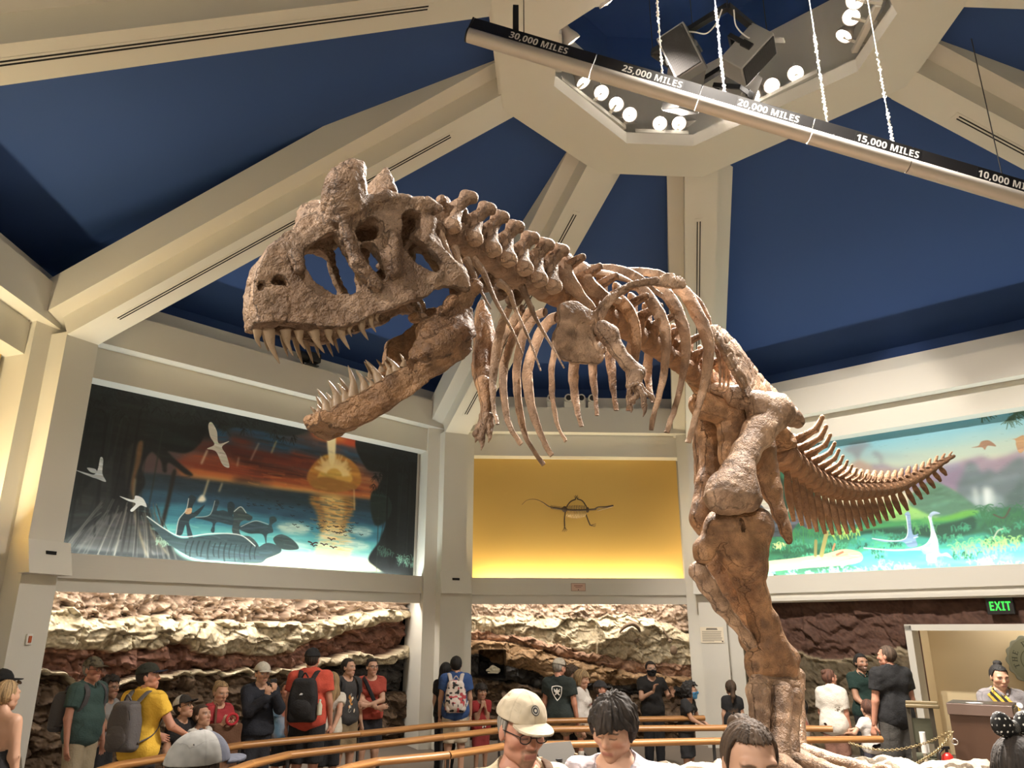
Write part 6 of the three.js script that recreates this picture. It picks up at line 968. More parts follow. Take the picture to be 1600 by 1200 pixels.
bone('tibia', [cap(q5(270, 900, 4.95), q5(480, 880, 5.0), 0.095, 0.11, 0.06), cap(q5(450, 850, 5.0), q5(500, 860, 5.05), 0.085, 0.085, 0.05), cap(q5(230, 880, 4.9), q5(160, 1040, 4.92), 0.05, 0.065, 0.04), cap(q5(160, 1040, 4.92), q5(150, 1060, 4.92), 0.065, 0.06, 0.04), cap(q5(300, 900, 4.95), q5(380, 1050, 5.0), 0.13, 0.12, 0.06), cap(q5(470, 900, 5.05), q5(460, 1100, 5.08), 0.11, 0.10, 0.06), cap(q5(390, 1050, 5.0), q6(380, 120, 5.1), 0.13, 0.115, 0.06), cap(q6(380, 120, 5.1), q6(420, 260, 5.16), 0.105, 0.092, 0.05), cap(q6(420, 260, 5.16), q6(470, 400, 5.22), 0.092, 0.088, 0.05), cap(q6(470, 400, 5.22), q6(520, 540, 5.26), 0.088, 0.115, 0.06), cap(q6(440, 600, 5.22), q6(600, 600, 5.30), 0.085, 0.085, 0.06), cap(q6(440, 660, 5.20), q6(590, 670, 5.28), 0.075, 0.075, 0.05)], 0.009, { warm: 1, amp: 0.012, fr: 13, sub: [cap(q5(385, 860, 4.86), q5(390, 1080, 4.90), 0.018, 0.014, 0.02)], label: 'orange-brown shin bone' });
bone('fibula', chainCaps([q6(110, 115, 4.98), q6(160, 190, 5.02), q6(235, 300, 5.08), q6(300, 390, 5.14), q6(370, 470, 5.2), q6(410, 530, 5.22)], [0.062, 0.055, 0.05, 0.036, 0.036, 0.04], 0.03), 0.008, { amp: 0.008 });
bone('ankle_bone', [cap(q6(440, 730, 5.16), q6(620, 745, 5.24), 0.055, 0.055, 0.03), cap(q6(610, 580, 5.32), q6(655, 690, 5.34), 0.05, 0.03, 0.03)], 0.008, { amp: 0.012, fr: 20 });
const foot = (dx, dz, mats) => {
  for (const [top, midp, bot, toe, r] of mats) {
    bone('metatarsal', chainCaps([top, midp, bot], [r * 1.35, r * 0.95, r * 1.25], 0.03), 0.008, { amp: 0.008, warm: 0 });
    const e = toe, m1 = bot.clone().lerp(e, 0.35).setY(1.22), m2 = bot.clone().lerp(e, 0.7).setY(1.20), m3 = e.clone().setY(1.19);
    bone('toe_bone', [cap(bot.clone().setY(1.25), m1, r * 1.1, r * 0.85, 0.02), cap(m1, m2, r * 0.9, r * 0.7, 0.015), cap(m2, m3, r * 0.8, r * 0.55, 0.015)], 0.009, { amp: 0.006 });
    const g = sweep([m3, m3.clone().lerp(m2, -0.35).setY(1.21), m3.clone().lerp(m2, -0.75).setY(1.155)], (t) => [r * 0.6 * (1 - t) + 0.004, r * 0.5 * (1 - t) + 0.004], 8); paint(g, boneTone(1, 0.7)); bonePart('claw', g);
  }
};
foot(0, 0, [[q6(440, 780, 5.12), q6(445, 900, 5.06), q6(450, 1210, 4.95).setY(1.26), V(1.62, 1.2, -4.62), 0.058], [q6(560, 790, 5.16), q6(560, 950, 5.08), q6(555, 1190, 4.98).setY(1.25), V(1.86, 1.2, -4.40), 0.062], [q6(630, 800, 5.22), q6(620, 960, 5.18), q6(625, 1200, 5.1).setY(1.26), V(2.32, 1.2, -4.42), 0.05], [q6(500, 860, 5.14), q6(490, 980, 5.1), q6(500, 1150, 5.02).setY(1.30), V(1.75, 1.2, -4.75), 0.04]]);
// ---- far leg, a stride behind
bone('femur', [cap(q5(180, 200, 5.55), q5(200, 320, 5.52), 0.11, 0.09, 0.05), cap(q5(200, 320, 5.52), q5(215, 460, 5.5), 0.09, 0.085, 0.05), cap(q5(215, 460, 5.5), q5(190, 620, 5.48), 0.085, 0.085, 0.05), cap(q5(190, 620, 5.48), q5(165, 760, 5.46), 0.085, 0.095, 0.05), cap(q5(150, 840, 5.44), q5(180, 880, 5.46), 0.095, 0.10, 0.05), cap(q5(125, 300, 5.7), q5(140, 620, 5.66), 0.05, 0.05, 0.03)], 0.011, { warm: 1 });
bone('tibia', [cap(q6(190, 70, 5.45), q6(260, 180, 5.5), 0.10, 0.13, 0.05), cap(q6(260, 180, 5.5), q6(350, 330, 5.6), 0.13, 0.08, 0.05), cap(q6(350, 330, 5.6), q6(400, 500, 5.7), 0.08, 0.07, 0.05), cap(q6(400, 500, 5.7), q6(560, 620, 5.8), 0.07, 0.09, 0.05)], 0.011, { warm: 1, light: 0.85 });
foot(0, 0, [[q6(640, 700, 5.72), q6(650, 900, 5.6), q6(660, 1150, 5.5).setY(1.27), V(2.45, 1.2, -5.05), 0.055], [q6(560, 700, 5.72), q6(570, 900, 5.62), q6(590, 1130, 5.52).setY(1.27), V(2.2, 1.2, -5.0), 0.055]]);
part(dino, 'support_post', toD(mergeG([rod(W(1230, 1130, 5.32), W(1236, 1215, 5.25).setY(1.1), 0.028, 0.03, 14), rod(W(1230, 1130, 5.32), W(1228, 1060, 5.34), 0.022, 0.028, 12)])), M.black, 'black steel support post');
// ---- arms
bone('upper_arm', chainCaps(z3([[870, 715], [905, 745], [945, 820], [1000, 890], [1050, 940]], () => 3.60), [0.045, 0.05, 0.036, 0.034, 0.045], 0.02), 0.006, { amp: 0.005, light: 1.05 });
bone('forearm', [...chainCaps(z3([[1035, 945], [1020, 985], [1015, 1010]], () => 3.58), [0.024, 0.02, 0.022], 0.015), ...chainCaps(z3([[1060, 945], [1055, 1000], [1050, 1020]], () => 3.57), [0.024, 0.02, 0.022], 0.015)], 0.005, { amp: 0.003 });
const finger = (l, d, r) => { const p = z3(l, () => d); for (let i = 0; i < p.length - 2; i++) bone('finger_bone', [cap(p[i], p[i].clone().lerp(p[i + 1], 0.5), r * 1.15, r * 0.75, 0.01), cap(p[i].clone().lerp(p[i + 1], 0.5), p[i + 1], r * 0.75, r, 0.01)], 0.0045, { amp: 0.002 }); const g = sweep([p[p.length - 2], p[p.length - 2].clone().lerp(p[p.length - 1], 0.5).add(V(0.006, 0, 0)), p[p.length - 1]], (t) => r * (1 - t) + 0.0015, 7); paint(g, boneTone(0, 1)); bonePart('claw', g); };
finger([[1015, 1020], [1010, 1070], [1012, 1110], [1020, 1150]], 3.58, 0.015); finger([[1045, 1020], [1050, 1060], [1025, 1085], [1030, 1110]], 3.55, 0.016); finger([[1060, 1020], [1085, 1060], [1088, 1110], [1082, 1172]], 3.53, 0.016); finger([[1070, 1010], [1095, 1045], [1125, 1065], [1136, 1100]], 3.55, 0.015); finger([[1050, 1000], [1030, 1005], [1012, 1015], [998, 1036]], 3.52, 0.010);
bone('forearm', chainCaps([W(756, 600, 4.1), W(759, 635, 4.08), W(758, 652, 4.08)], [0.05, 0.026, 0.032], 0.02), 0.006, { warm: 1, light: 0.85 });
const z8f = (x, y) => [(640 + x / 5 - 680) * 3.3333, (520 + y / 5 - 300) * 3.3333];
finger([z8f(575, 650), z8f(545, 740), z8f(520, 790), z8f(512, 860)], 4.08, 0.022); finger([z8f(600, 650), z8f(575, 740), z8f(560, 820), z8f(558, 920)], 4.06, 0.022); finger([z8f(625, 650), z8f(615, 730), z8f(622, 780), z8f(614, 860)], 4.06, 0.018); finger([z8f(640, 650), z8f(640, 720), z8f(630, 770), z8f(622, 800)], 4.1, 0.014);
// ================================================================ PEOPLE
const clothBump = grayTex(256, (u, v) => 0.5 + 0.5 * (tileNoise(u, v, 7, 5) - 0.5) + 0.25 * (tileNoise(u, v, 90, 6) - 0.5));
const skinMat = new THREE.MeshPhysicalMaterial({ vertexColors: true, roughness: 0.55, sheen: 0.15 });
const cloth = (c, r = 0.9) => std(c instanceof THREE.Color ? c : lin(...c), r, { bumpMap: clothBump, bumpScale: 0.008 });
const SKIN = { fair: [0.52, 0.30, 0.20], tan: [0.40, 0.22, 0.14], ruddy: [0.50, 0.24, 0.16], brown: [0.24, 0.13, 0.08] };
const HAIRC = { black: [0.012, 0.010, 0.009], dark: [0.025, 0.017, 0.012], brown: [0.075, 0.045, 0.026], blond: [0.32, 0.21, 0.10], auburn: [0.11, 0.045, 0.025], grey: [0.25, 0.23, 0.2] };
function limb(a, b, l1, l2, pole) {                      // two-bone reach: returns elbow and reached hand
  const d = b.clone().sub(a); let L = d.length(); const mx = (l1 + l2) * 0.995; if (L > mx) { b = a.clone().addScaledVector(d, mx / L); L = mx; }
  const n = b.clone().sub(a).normalize(), x = (l1 * l1 - l2 * l2 + L * L) / (2 * L), h = Math.sqrt(Math.max(0, l1 * l1 - x * x)), p = pole.clone().addScaledVector(n, -pole.dot(n)).normalize();
  return [a.clone().addScaledVector(n, x).addScaledVector(p, h), b];
}
function handPrims(w, dir, palm, s, curl, z) {
  const x = dir.clone().cross(palm).normalize().multiplyScalar(s), P = [cap(w.clone().addScaledVector(dir, -0.02 * z), w.clone().addScaledVector(dir, 0.08 * z), 0.026 * z, 0.036 * z, 0.015, [palm, 1.8])];
  const bend = (a) => dir.clone().multiplyScalar(Math.cos(a)).addScaledVector(palm, Math.sin(a));
  [0.066, 0.078, 0.072, 0.056].forEach((L, i) => { const b = w.clone().addScaledVector(dir, 0.085 * z).addScaledVector(x, (0.030 - 0.0205 * i) * z), m = b.clone().addScaledVector(bend(curl * 0.7), L * 0.55 * z), e = m.clone().addScaledVector(bend(curl * 1.6), L * 0.5 * z); P.push(cap(b, m, 0.0095 * z, 0.0088 * z, 0.006), cap(m, e, 0.0088 * z, 0.0072 * z, 0.003)); });
  const t0 = w.clone().addScaledVector(dir, 0.025 * z).addScaledVector(x, 0.026 * z), t1 = t0.clone().addScaledVector(dir.clone().multiplyScalar(0.6).addScaledVector(x, 0.6).addScaledVector(palm, 0.35).normalize(), 0.04 * z), t2 = t1.clone().addScaledVector(dir.clone().multiplyScalar(0.85).addScaledVector(x, 0.15).addScaledVector(palm, 0.4).normalize(), 0.032 * z);
  P.push(cap(t0, t1, 0.014 * z, 0.011 * z, 0.012), cap(t1, t2, 0.011 * z, 0.0085 * z, 0.004)); return P;
}
function mergeC(list) { const keep = ['position', 'normal', 'uv', 'color']; for (const g of list) for (const k of Object.keys(g.attributes)) if (!keep.includes(k)) g.deleteAttribute(k); return mergeGeometries(list); }
const ell = (c, r, k = 0.02) => ({ a: c, b: c, ra: Math.max(r.x, r.y, r.z), rb: Math.max(r.x, r.y, r.z), k, d(x, y, z) { const px = (x - c.x) / r.x, py = (y - c.y) / r.y, pz = (z - c.z) / r.z, l = Math.sqrt(px * px + py * py + pz * pz); return l < 1e-4 ? -Math.min(r.x, r.y, r.z) : (l - 1) * l / Math.sqrt((px / r.x) ** 2 + (py / r.y) ** 2 + (pz / r.z) ** 2); } });

function person(o) {
  const p = onZ(o.px, o.top, -o.d), H = p.y, hs = o.head?.size ?? (H < 1.3 ? 1.14 : H < 1.5 ? 1.07 : 1), hh = 0.238 * Math.min(H / 1.75, 1.04) ** 0.6 * hs, hz = hh / 0.232;
  const capLift = o.cap ? 0.026 * hz : o.hair === 'none' ? 0 : 0.012 * hz;
  const root = thing('person', o.label, 'person', [p.x, 0, p.z], (o.yaw ?? 0) * Math.PI / 180);
  const Ht = H - capLift, chin = Ht - hh, s = (chin + 0.002 * hz) / 1.475, bw = o.wide ?? (o.female ? 0.9 : 1.0), bd = o.deep ?? 1;
  const lean = (o.lean ?? 0) * Math.PI / 180, J = (x, y, z = 0) => V(x * s, y * s, z * s);
  const sit = o.sit ? 0.0 : 0;
  const hip = 0.92; const T = (x, y, z = 0) => { const q = J(x, y, z), a = lean, yy = q.y - hip * s, zz = q.z; return y < hip ? q : V(q.x, hip * s + yy * Math.cos(a) - zz * Math.sin(a), yy * Math.sin(a) + zz * Math.cos(a)); };
  // joints
  const sh = (e) => T(0.175 * bw * e, 1.405, -0.01), armOf = (e, A) => { const t = A?.to ? V(A.to[0], A.to[1], A.to[2]).multiplyScalar(s) : T(0.235 * bw * e, 0.83, 0.06); const [el, w] = limb(sh(e), t, 0.285 * s, 0.255 * s, V(e * (A?.out ?? 0.5), A?.up ?? -0.6, A?.back ?? -0.7)); return { el, w, A: A ?? {} }; };
  const R = armOf(1, o.armR), L = armOf(-1, o.armL);         // +x is the person's left as seen from behind them, kept simple: sides by sign
  const legs = [1, -1].map((e) => { const h = J(0.085 * bw, hip, 0).multiply(V(e, 1, 1)); const st = (o.stance ?? 0) * e; return o.sit ? { h, k: J(0.12 * e, 0.80, 0.40), a: J(0.13 * e, 0.42, 0.44 + 0.03 * e) } : { h, k: J(0.095 * e, 0.48, 0.02 + st * 0.5), a: J(0.10 * e, 0.08, -0.01 + st) }; });
  const headC = T(0, chin / s + hh / s * 0.5, 0.012 + (o.head?.fwd ?? 0)), q = new THREE.Quaternion().setFromEuler(new THREE.Euler((o.head?.pitch ?? 0) * Math.PI / 180, (o.head?.yaw ?? 0) * Math.PI / 180, (o.head?.roll ?? 0) * Math.PI / 180, 'YXZ')), qi = q.clone().invert(), tmp = V(0, 0, 0);
  const X = V(1, 0, 0), Z = V(0, 0, 1);
  // ---- skin: body, head and hands as one mesh
  const torso = (g) => [cap(T(-0.085 * bw, 1.32), T(0.085 * bw, 1.32), (0.105 + g) * s, (0.105 + g) * s, 0.07, [Z, 1.12 / bd]), cap(T(-0.055 * bw, 1.10, 0.01 * bd), T(0.055 * bw, 1.10, 0.01 * bd), (0.105 * (o.belly ?? 1) + g) * s, (0.105 * (o.belly ?? 1) + g) * s, 0.10, [Z, 1.08 / bd]), cap(T(-0.065 * bw, 0.97), T(0.065 * bw, 0.97), (0.108 + g) * s, (0.108 + g) * s, 0.10, [Z, 1.05]), cap(T(-0.145 * bw, 1.395, -0.01), T(0.145 * bw, 1.395, -0.01), (0.052 + g) * s, (0.052 + g) * s, 0.05), cap(T(-0.13 * bw, 1.41, -0.015), T(-0.03, 1.47, -0.02), (0.035 + g) * s, (0.042 + g) * s, 0.04), cap(T(0.13 * bw, 1.41, -0.015), T(0.03, 1.47, -0.02), (0.035 + g) * s, (0.042 + g) * s, 0.04), ...(o.female && H > 1.4 ? [ell(T(0.07, 1.27, 0.085), V(0.062, 0.06, 0.055).addScalar(g).multiplyScalar(s), 0.04), ell(T(-0.07, 1.27, 0.085), V(0.062, 0.06, 0.055).addScalar(g).multiplyScalar(s), 0.04)] : [])];
  const armP = (A, e, g, f = 1, g2 = g) => { const a = sh(e), m = a.clone().lerp(A.el, Math.min(1, f * 2)), P = [cap(a, m, (0.047 + g) * s, mix(0.047, 0.040, Math.min(1, f * 2)) * s + g2 * s, 0.04)]; if (f > 0.5) P.push(cap(A.el, A.el.clone().lerp(A.w, Math.min(1, (f - 0.5) * 2)), 0.040 * s + g2 * s, mix(0.040, 0.026, Math.min(1, (f - 0.5) * 2)) * s + g2 * s, 0.02)); return P; };
  const legP = (l, g, f = 1, g2 = g) => { const P = [cap(l.h, l.h.clone().lerp(l.k, Math.min(1, f * 2)), (0.088 + g) * s, mix(0.088, 0.056, Math.min(1, f * 2)) * s + g2 * s, 0.05)]; if (f > 0.5) P.push(cap(l.k, l.k.clone().lerp(l.a, Math.min(1, (f - 0.5) * 2)), 0.056 * s + g2 * s, mix(0.056, 0.036, Math.min(1, (f - 0.5) * 2)) * s + g2 * s, 0.03)); return P; };
  const sk = SKIN[o.skin ?? 'fair'], hc = HAIRC[o.hairColor ?? 'brown'], tone = (x, y, z, c) => { const f = 0.94 + 0.10 * fbm(x * 12, y * 12, z * 12, 3); c[0] = sk[0] * f; c[1] = sk[1] * f; c[2] = sk[2] * f; return c; };
  const nb = T(0, 1.44, -0.012), bodyPrims = [...torso(-0.004), ...armP(R, 1, 0), ...armP(L, -1, 0), ...legs.flatMap((l) => legP(l, 0)), cap(nb, V(0, -0.075 * hz, -0.012).applyQuaternion(q).add(headC), 0.056 * s, 0.050 * hz, 0.03)];
  const [blo, bhi] = bounds(bodyPrims, 0.02), fine = o.fine ?? 1, geos = [nets(union(bodyPrims), blo, bhi, 0.017, tone)];
  // head in its own frame
  const hp = [ell(V(0, 0.028, -0.012), V(0.073, 0.088, 0.093), 0.02), cap(V(0, -0.02, 0.030), V(0, -0.050, 0.036), 0.060, 0.050, 0.03), cap(V(0, -0.078, 0.052), V(0, -0.092, 0.060), 0.030, 0.022, 0.03), cap(V(-0.040, -0.06, 0.01), V(0.040, -0.06, 0.01), 0.026, 0.026, 0.03), cap(V(0, 0.022, 0.082), V(0, -0.018, 0.100), 0.0085, 0.0125, 0.012), cap(V(-0.011, -0.024, 0.090), V(0.011, -0.024, 0.090), 0.009, 0.009, 0.008), cap(V(-0.040, 0.030, 0.070), V(0.040, 0.030, 0.070), 0.014, 0.014, 0.015), cap(V(-0.018, -0.054, 0.080), V(0.018, -0.054, 0.080), 0.0095, 0.0095, 0.006), cap(V(-0.016, -0.064, 0.078), V(0.016, -0.064, 0.078), 0.009, 0.009, 0.006), ...[1, -1].flatMap((e) => [cap(V(0.045 * e, -0.012, 0.055), V(0.048 * e, -0.02, 0.045), 0.020, 0.020, 0.02), ell(V(0.076 * e, -0.002, -0.008), V(0.010, 0.030, 0.018), 0.008), ell(V(0.030 * e, 0.010, 0.074), V(0.0135, 0.0115, 0.0115), 0.004)])];
  const hs2 = [...[1, -1].map((e) => ({ ...cap(V(0.031 * e, 0.012, 0.098), V(0.033 * e, 0.010, 0.096), 0.017, 0.016, 0.010) }))];
  const hf = union(hp, o.fine ? hs2 : hs2), [hlo, hhi] = [[-0.10, -0.13, -0.12], [0.10, 0.13, 0.125]];
  const face = (x, y, z, c) => {
    tone(x, y, z, c); const ax = Math.abs(x), mixc = (t, k) => { c[0] = mix(c[0], t[0], k); c[1] = mix(c[1], t[1], k); c[2] = mix(c[2], t[2], k); };
    if (z > 0.05) {
      mixc([sk[0] * 1.0, sk[1] * 0.72, sk[2] * 0.68], 0.5 * sm(0.03, 0.01, Math.hypot(ax - 0.042, y + 0.022)) + 0.35 * sm(0.02, 0.008, Math.hypot(x, y + 0.02)));
      mixc(o.lips ?? [0.34, 0.12, 0.10], 0.8 * sm(0.0105, 0.006, Math.abs(y + 0.0585)) * sm(0.026, 0.020, ax)); if (o.smile) mixc([0.7, 0.66, 0.6], sm(0.005, 0.003, Math.abs(y + 0.059 - ax * ax * 8)) * sm(0.022, 0.018, ax));
      mixc(hc, 0.85 * sm(0.0055, 0.003, Math.abs(y - 0.031 + (ax - 0.033) ** 2 * 8)) * sm(0.022, 0.018, Math.abs(ax - 0.034)));
      const ed = Math.hypot((ax - 0.031) / 1.35, y - 0.010); if (!o.eyesShut) { mixc([0.6, 0.57, 0.53], sm(0.0085, 0.0065, ed)); mixc([0.03, 0.02, 0.015], sm(0.0055, 0.004, Math.hypot(ax - 0.031, y - 0.010))); mixc([0.08, 0.04, 0.03], 0.7 * sm(0.003, 0.0015, Math.abs(ed - 0.009)) * sm(0, 0.002, y - 0.010)); } else mixc([0.05, 0.03, 0.02], 0.85 * sm(0.0035, 0.002, Math.abs(y - 0.004 - (ax - 0.031) ** 2 * 10)) * sm(0.017, 0.013, Math.abs(ax - 0.031)));
    }
    if (o.beard && y < -0.028 && z > -0.02) { const mouth = sm(0.010, 0.014, Math.abs(y + 0.0585)) + sm(0.022, 0.026, ax), side = o.beard === 'full' ? 1 : sm(0.036, 0.028, ax); const k = side * clamp(mouth, 0, 1) * sm(-0.030, -0.040, y) * (0.75 + 0.25 * noise(x * 300, y * 300, z * 300)); mixc(o.beardColor ?? hc, k); }
    return c;
  };
  const hg = nets(hf, hlo, hhi, 0.0052 / fine, face); hg.applyMatrix4(new THREE.Matrix4().compose(headC, q, V(hz, hz, hz))); geos.push(hg);
  for (const [A, e] of [[R, 1], [L, -1]]) { const dir = A.A.dir ? V(...A.A.dir).normalize() : A.w.clone().sub(A.el).normalize(), pn = V(...(A.A.palm ?? [-e, 0, 0.2])), palm = pn.addScaledVector(dir, -pn.dot(dir)).normalize(), P = handPrims(A.w, dir, palm, (A.A.flip ? -1 : 1) * e, A.A.curl ?? 0.35, s); const [lo, hi] = bounds(P, 0.008); geos.push(nets(union(P), lo, hi, 0.0065, tone)); A.dir = dir; A.palm = palm; }
  const body = part(root, 'body', mergeC(geos), skinMat);
  const H4 = new THREE.Matrix4().compose(headC, q, V(hz, hz, hz)), onHead = (g) => g.applyMatrix4(H4);
  // ---- clothes
  const folds = (f, amp) => (x, y, z) => { const d = f(x, y, z); return Math.abs(d) < 0.03 ? d + amp * (noise(x * 9, y * 17 + x * 6, z * 9) + 0.5 * noise(x * 22, y * 30, z * 22)) : d; };
  const S = o.shirt; let shirtF = null;
  if (S) {
    const g = 0.011 + 0.7 * (S.loose ?? 0), PT = torso(g), PA = S.sleeve ? [[R, 1], [L, -1]].map(([A, e]) => armP(A, e, g + 0.004, S.sleeve, g + 0.010)) : [], hem = (S.hem ?? 0.90) * s;
    PT.push(cap(T(-0.06 * bw, 0.93), T(0.06 * bw, 0.93), (0.112 + g) * s, (0.112 + g) * s, 0.08, [Z, 1.05]));
    const [lo, hi] = bounds([...PT, ...PA.flat()], 0.03), u = union(PT), ua = PA.map((q) => union(q)), nk = T(0, 1.50, 0.02), cut = S.sleeve && S.sleeve < 0.95 ? [[R, 1], [L, -1]].map(([A, e]) => { const a = sh(e), f = S.sleeve; return [f <= 0.5 ? a.clone().lerp(A.el, f * 2) : A.el.clone().lerp(A.w, (f - 0.5) * 2), f <= 0.5 ? A.el.clone().sub(a).normalize() : A.w.clone().sub(A.el).normalize()]; }) : [];
    shirtF = folds((x, y, z) => { let d = Math.max(u(x, y, z), hem + 0.012 * noise(x * 8, 0, z * 8) - y); ua.forEach((f, i) => { let e = f(x, y, z); if (cut[i]) { const [c, n] = cut[i]; e = Math.max(e, (x - c.x) * n.x + (y - c.y) * n.y + (z - c.z) * n.z); } d = smin(d, e, 0.045); }); const nd = Math.sqrt((x - nk.x) ** 2 + ((y - nk.y) * 0.8) ** 2 + (z - nk.z) ** 2) - (S.neckR ?? 0.085) * s; d = Math.max(d, -nd); return d; }, S.fold ?? 0.007);
    const sm2 = part(root, S.name ?? 'shirt', nets(shirtF, lo, hi, 0.0135, S.paint), S.paint ? new THREE.MeshStandardMaterial({ vertexColors: true, roughness: 0.9, bumpMap: clothBump, bumpScale: 0.008 }) : cloth(S.color), S.label);
    for (const pr of S.prints ?? []) part(sm2, pr.name ?? 'print', patch(shirtF, T(pr.x ?? 0, pr.y, 0), pr.back ? V(0, 0, -1) : pr.dir ? V(...pr.dir).normalize() : V(0, 0, 1), pr.w * s, pr.h * s, pr.n ?? 14), std(0xffffff, 0.85, { map: pr.tex, transparent: true, alphaTest: 0.5, side: THREE.DoubleSide }), pr.label);
    if (S.collar) { const c = [cap(T(-0.05, 1.455, 0.02), T(-0.02, 1.425, 0.075), 0.017 * s, 0.014 * s, 0.01), cap(T(0.05, 1.455, 0.02), T(0.02, 1.425, 0.075), 0.017 * s, 0.014 * s, 0.01), cap(T(-0.055, 1.46, 0.01), T(-0.045, 1.47, -0.05), 0.018 * s, 0.018 * s, 0.01), cap(T(0.055, 1.46, 0.01), T(0.045, 1.47, -0.05), 0.018 * s, 0.018 * s, 0.01), cap(T(0.045, 1.47, -0.05), T(-0.045, 1.47, -0.05), 0.018 * s, 0.018 * s, 0.01)], [l, h] = bounds(c, 0.01); part(sm2, 'collar', nets(union(c), l, h, 0.007), cloth(S.collar === true ? S.color : S.collar)); }
  }
  const B = o.pants ?? { color: [0.02, 0.02, 0.022], len: 0.5 };
  { const g = 0.014 + (B.loose ?? 0), P = [...torso(0.006).slice(2, 3), ...legs.flatMap((l) => legP(l, g + 0.006, B.len, g + (B.len < 0.7 ? 0.028 : 0.016)))], [lo, hi] = bounds(P, 0.02), u = union(P), top = T(0, 1.0).y, ends = legs.map((l) => [l.h.clone().lerp(l.k, Math.min(1, B.len * 2)), l.k.clone().sub(l.h).normalize()]);
    part(root, B.len < 0.7 ? 'shorts' : 'trousers', nets(folds((x, y, z) => { let d = Math.max(u(x, y, z), y - top); if (B.len <= 0.5) for (const [c, n] of ends) { const t = (x - c.x) * n.x + (y - c.y) * n.y + (z - c.z) * n.z; if ((x - c.x) ** 2 + (y - c.y) ** 2 + (z - c.z) ** 2 < 0.03 * s * s) d = Math.max(d, t); } return d; }, 0.006), lo, hi, 0.016), cloth(B.color)); }
  legs.forEach((l) => { const a = l.a, P = [cap(a.clone().add(V(0, -0.035 * s, -0.02 * s)), a.clone().add(V(0, -0.045 * s, 0.13 * s)), 0.042 * s, 0.038 * s, 0.03), cap(a.clone().add(V(0, 0.01, 0)), a.clone().add(V(0, -0.03 * s, 0.05 * s)), 0.048 * s, 0.046 * s, 0.03)], [lo, hi] = bounds(P, 0.01); const fl = a.y - 0.075 * s; part(root, 'shoe', nets((x, y, z) => Math.max(union(P)(x, y, z), fl - y), lo, hi, 0.012), cloth(o.shoes ?? [0.03, 0.03, 0.03], 0.6)); });
  // ---- hair
  const hairM = new THREE.MeshStandardMaterial({ vertexColors: true, roughness: 0.78 }), streak = (x, y, z, c) => { const a = Math.atan2(x, -z), f = clamp(0.75 + 0.55 * noise(a * 16 + y * 6, y * 7, 4) + 0.35 * noise(a * 50, y * 12, 2), 0.35, 1.6); c[0] = hc[0] * f; c[1] = hc[1] * f; c[2] = hc[2] * f; return c; };
  const h = o.hair ?? 'short';
  if (h !== 'none') {
    const puff = { short: 0.014, crop: 0.007, back: 0.010, long: 0.016, curly: 0.035, bob: 0.024, mop: 0.026, buzz: 0.005 }[h] ?? 0.012, base = ell(V(0, 0.028, -0.014), V(0.074 + puff, 0.090 + puff, 0.094 + puff), 0.02);
    const fringe = { mop: 0.040, bob: 0.050 }[h] ?? 0.084, tail = [];
    if (h === 'long' || o.tailType === 'long') tail.push(cap(V(0, 0.0, -0.07), V(0, -0.12, -0.085), 0.07, 0.075, 0.04, [Z, 1.6]), cap(V(0, -0.12, -0.085), V(0, -(o.hairLen ?? 0.30), -0.075), 0.075, 0.05, 0.04, [Z, 2.0]), cap(V(0.07, 0.02, 0.0), V(0.075, -0.12, -0.01), 0.022, 0.026, 0.03), cap(V(-0.07, 0.02, 0.0), V(-0.075, -0.12, -0.01), 0.022, 0.026, 0.03));
    if (h === 'bob' || h === 'curly') tail.push(cap(V(0.072, 0.03, -0.01), V(0.070, -0.06, -0.01), 0.026, 0.028, 0.03), cap(V(-0.072, 0.03, -0.01), V(-0.070, -0.06, -0.01), 0.026, 0.028, 0.03), cap(V(0, 0, -0.08), V(0, -0.07, -0.07), 0.06, 0.055, 0.04, [Z, 1.4]));
    if (o.tail === 'pony') { const L = o.hairLen ?? 0.26; tail.push(cap(V(0, 0.045, -0.10), V(0, 0.02, -0.135), 0.022, 0.028, 0.02), cap(V(0, 0.02, -0.135), V(0, -0.5 * L, -0.135), 0.030, 0.036, 0.02), cap(V(0, -0.5 * L, -0.135), V(0.01, -L, -0.12), 0.036, 0.012, 0.02)); }
    if (o.tail === 'bun') tail.push(ell(V(0, 0.085, -0.085), V(0.042, 0.036, 0.042), 0.012)); if (o.tail === 'topbun') tail.push(ell(V(0.012, 0.132, -0.05), V(0.042, 0.028, 0.036), 0.004));
    const hb = union(tail.length ? tail : [base]), amp = h === 'curly' ? 0.016 : h === 'mop' ? 0.012 : 0.004, f = (x, y, z) => {
      let d = base.d(x, y, z); const a = Math.atan2(x, z), hl = mix(fringe, -0.055, sm(1.12, 1.62, Math.abs(a))) + (Math.abs(a) > 2.0 ? -0.03 : 0) + (h === 'mop' ? 0.012 * noise(x * 60, 2, z * 60) : 0) + (o.parted ? 0.02 * sm(0.03, 0.0, Math.abs(x)) : 0); d = Math.max(d, (hl - y) * 0.8);
      if (o.cap && h !== 'long') d = Math.max(d, y - 0.05); if (tail.length) d = smin(d, hb(x, y, z), o.tail && o.tail !== 'pony' ? 0.005 : 0.02);
      if (Math.abs(d) < 0.06) { const a2 = Math.atan2(x, -z); d += amp * (h === 'curly' ? fbm(x * 38, y * 38, z * 38, 3) * 1.6 : h === 'mop' ? 0.8 * noise(a2 * 7 + 2 * noise(x * 12, y * 12, 3), y * 14 + z * 9, 3) + 0.5 * noise(x * 90 + y * 20, y * 20, z * 90) : noise(a2 * 22, y * 9, 5)); } return d; };
    const g = nets(f, [-0.135, -0.10 - (tail.length ? (o.hairLen ?? 0.30) + 0.02 : 0.04), -0.21], [0.135, 0.175, 0.14], 0.0062 / fine, streak); part(root, 'hair', onHead(g), hairM, o.hairLabel);
  }
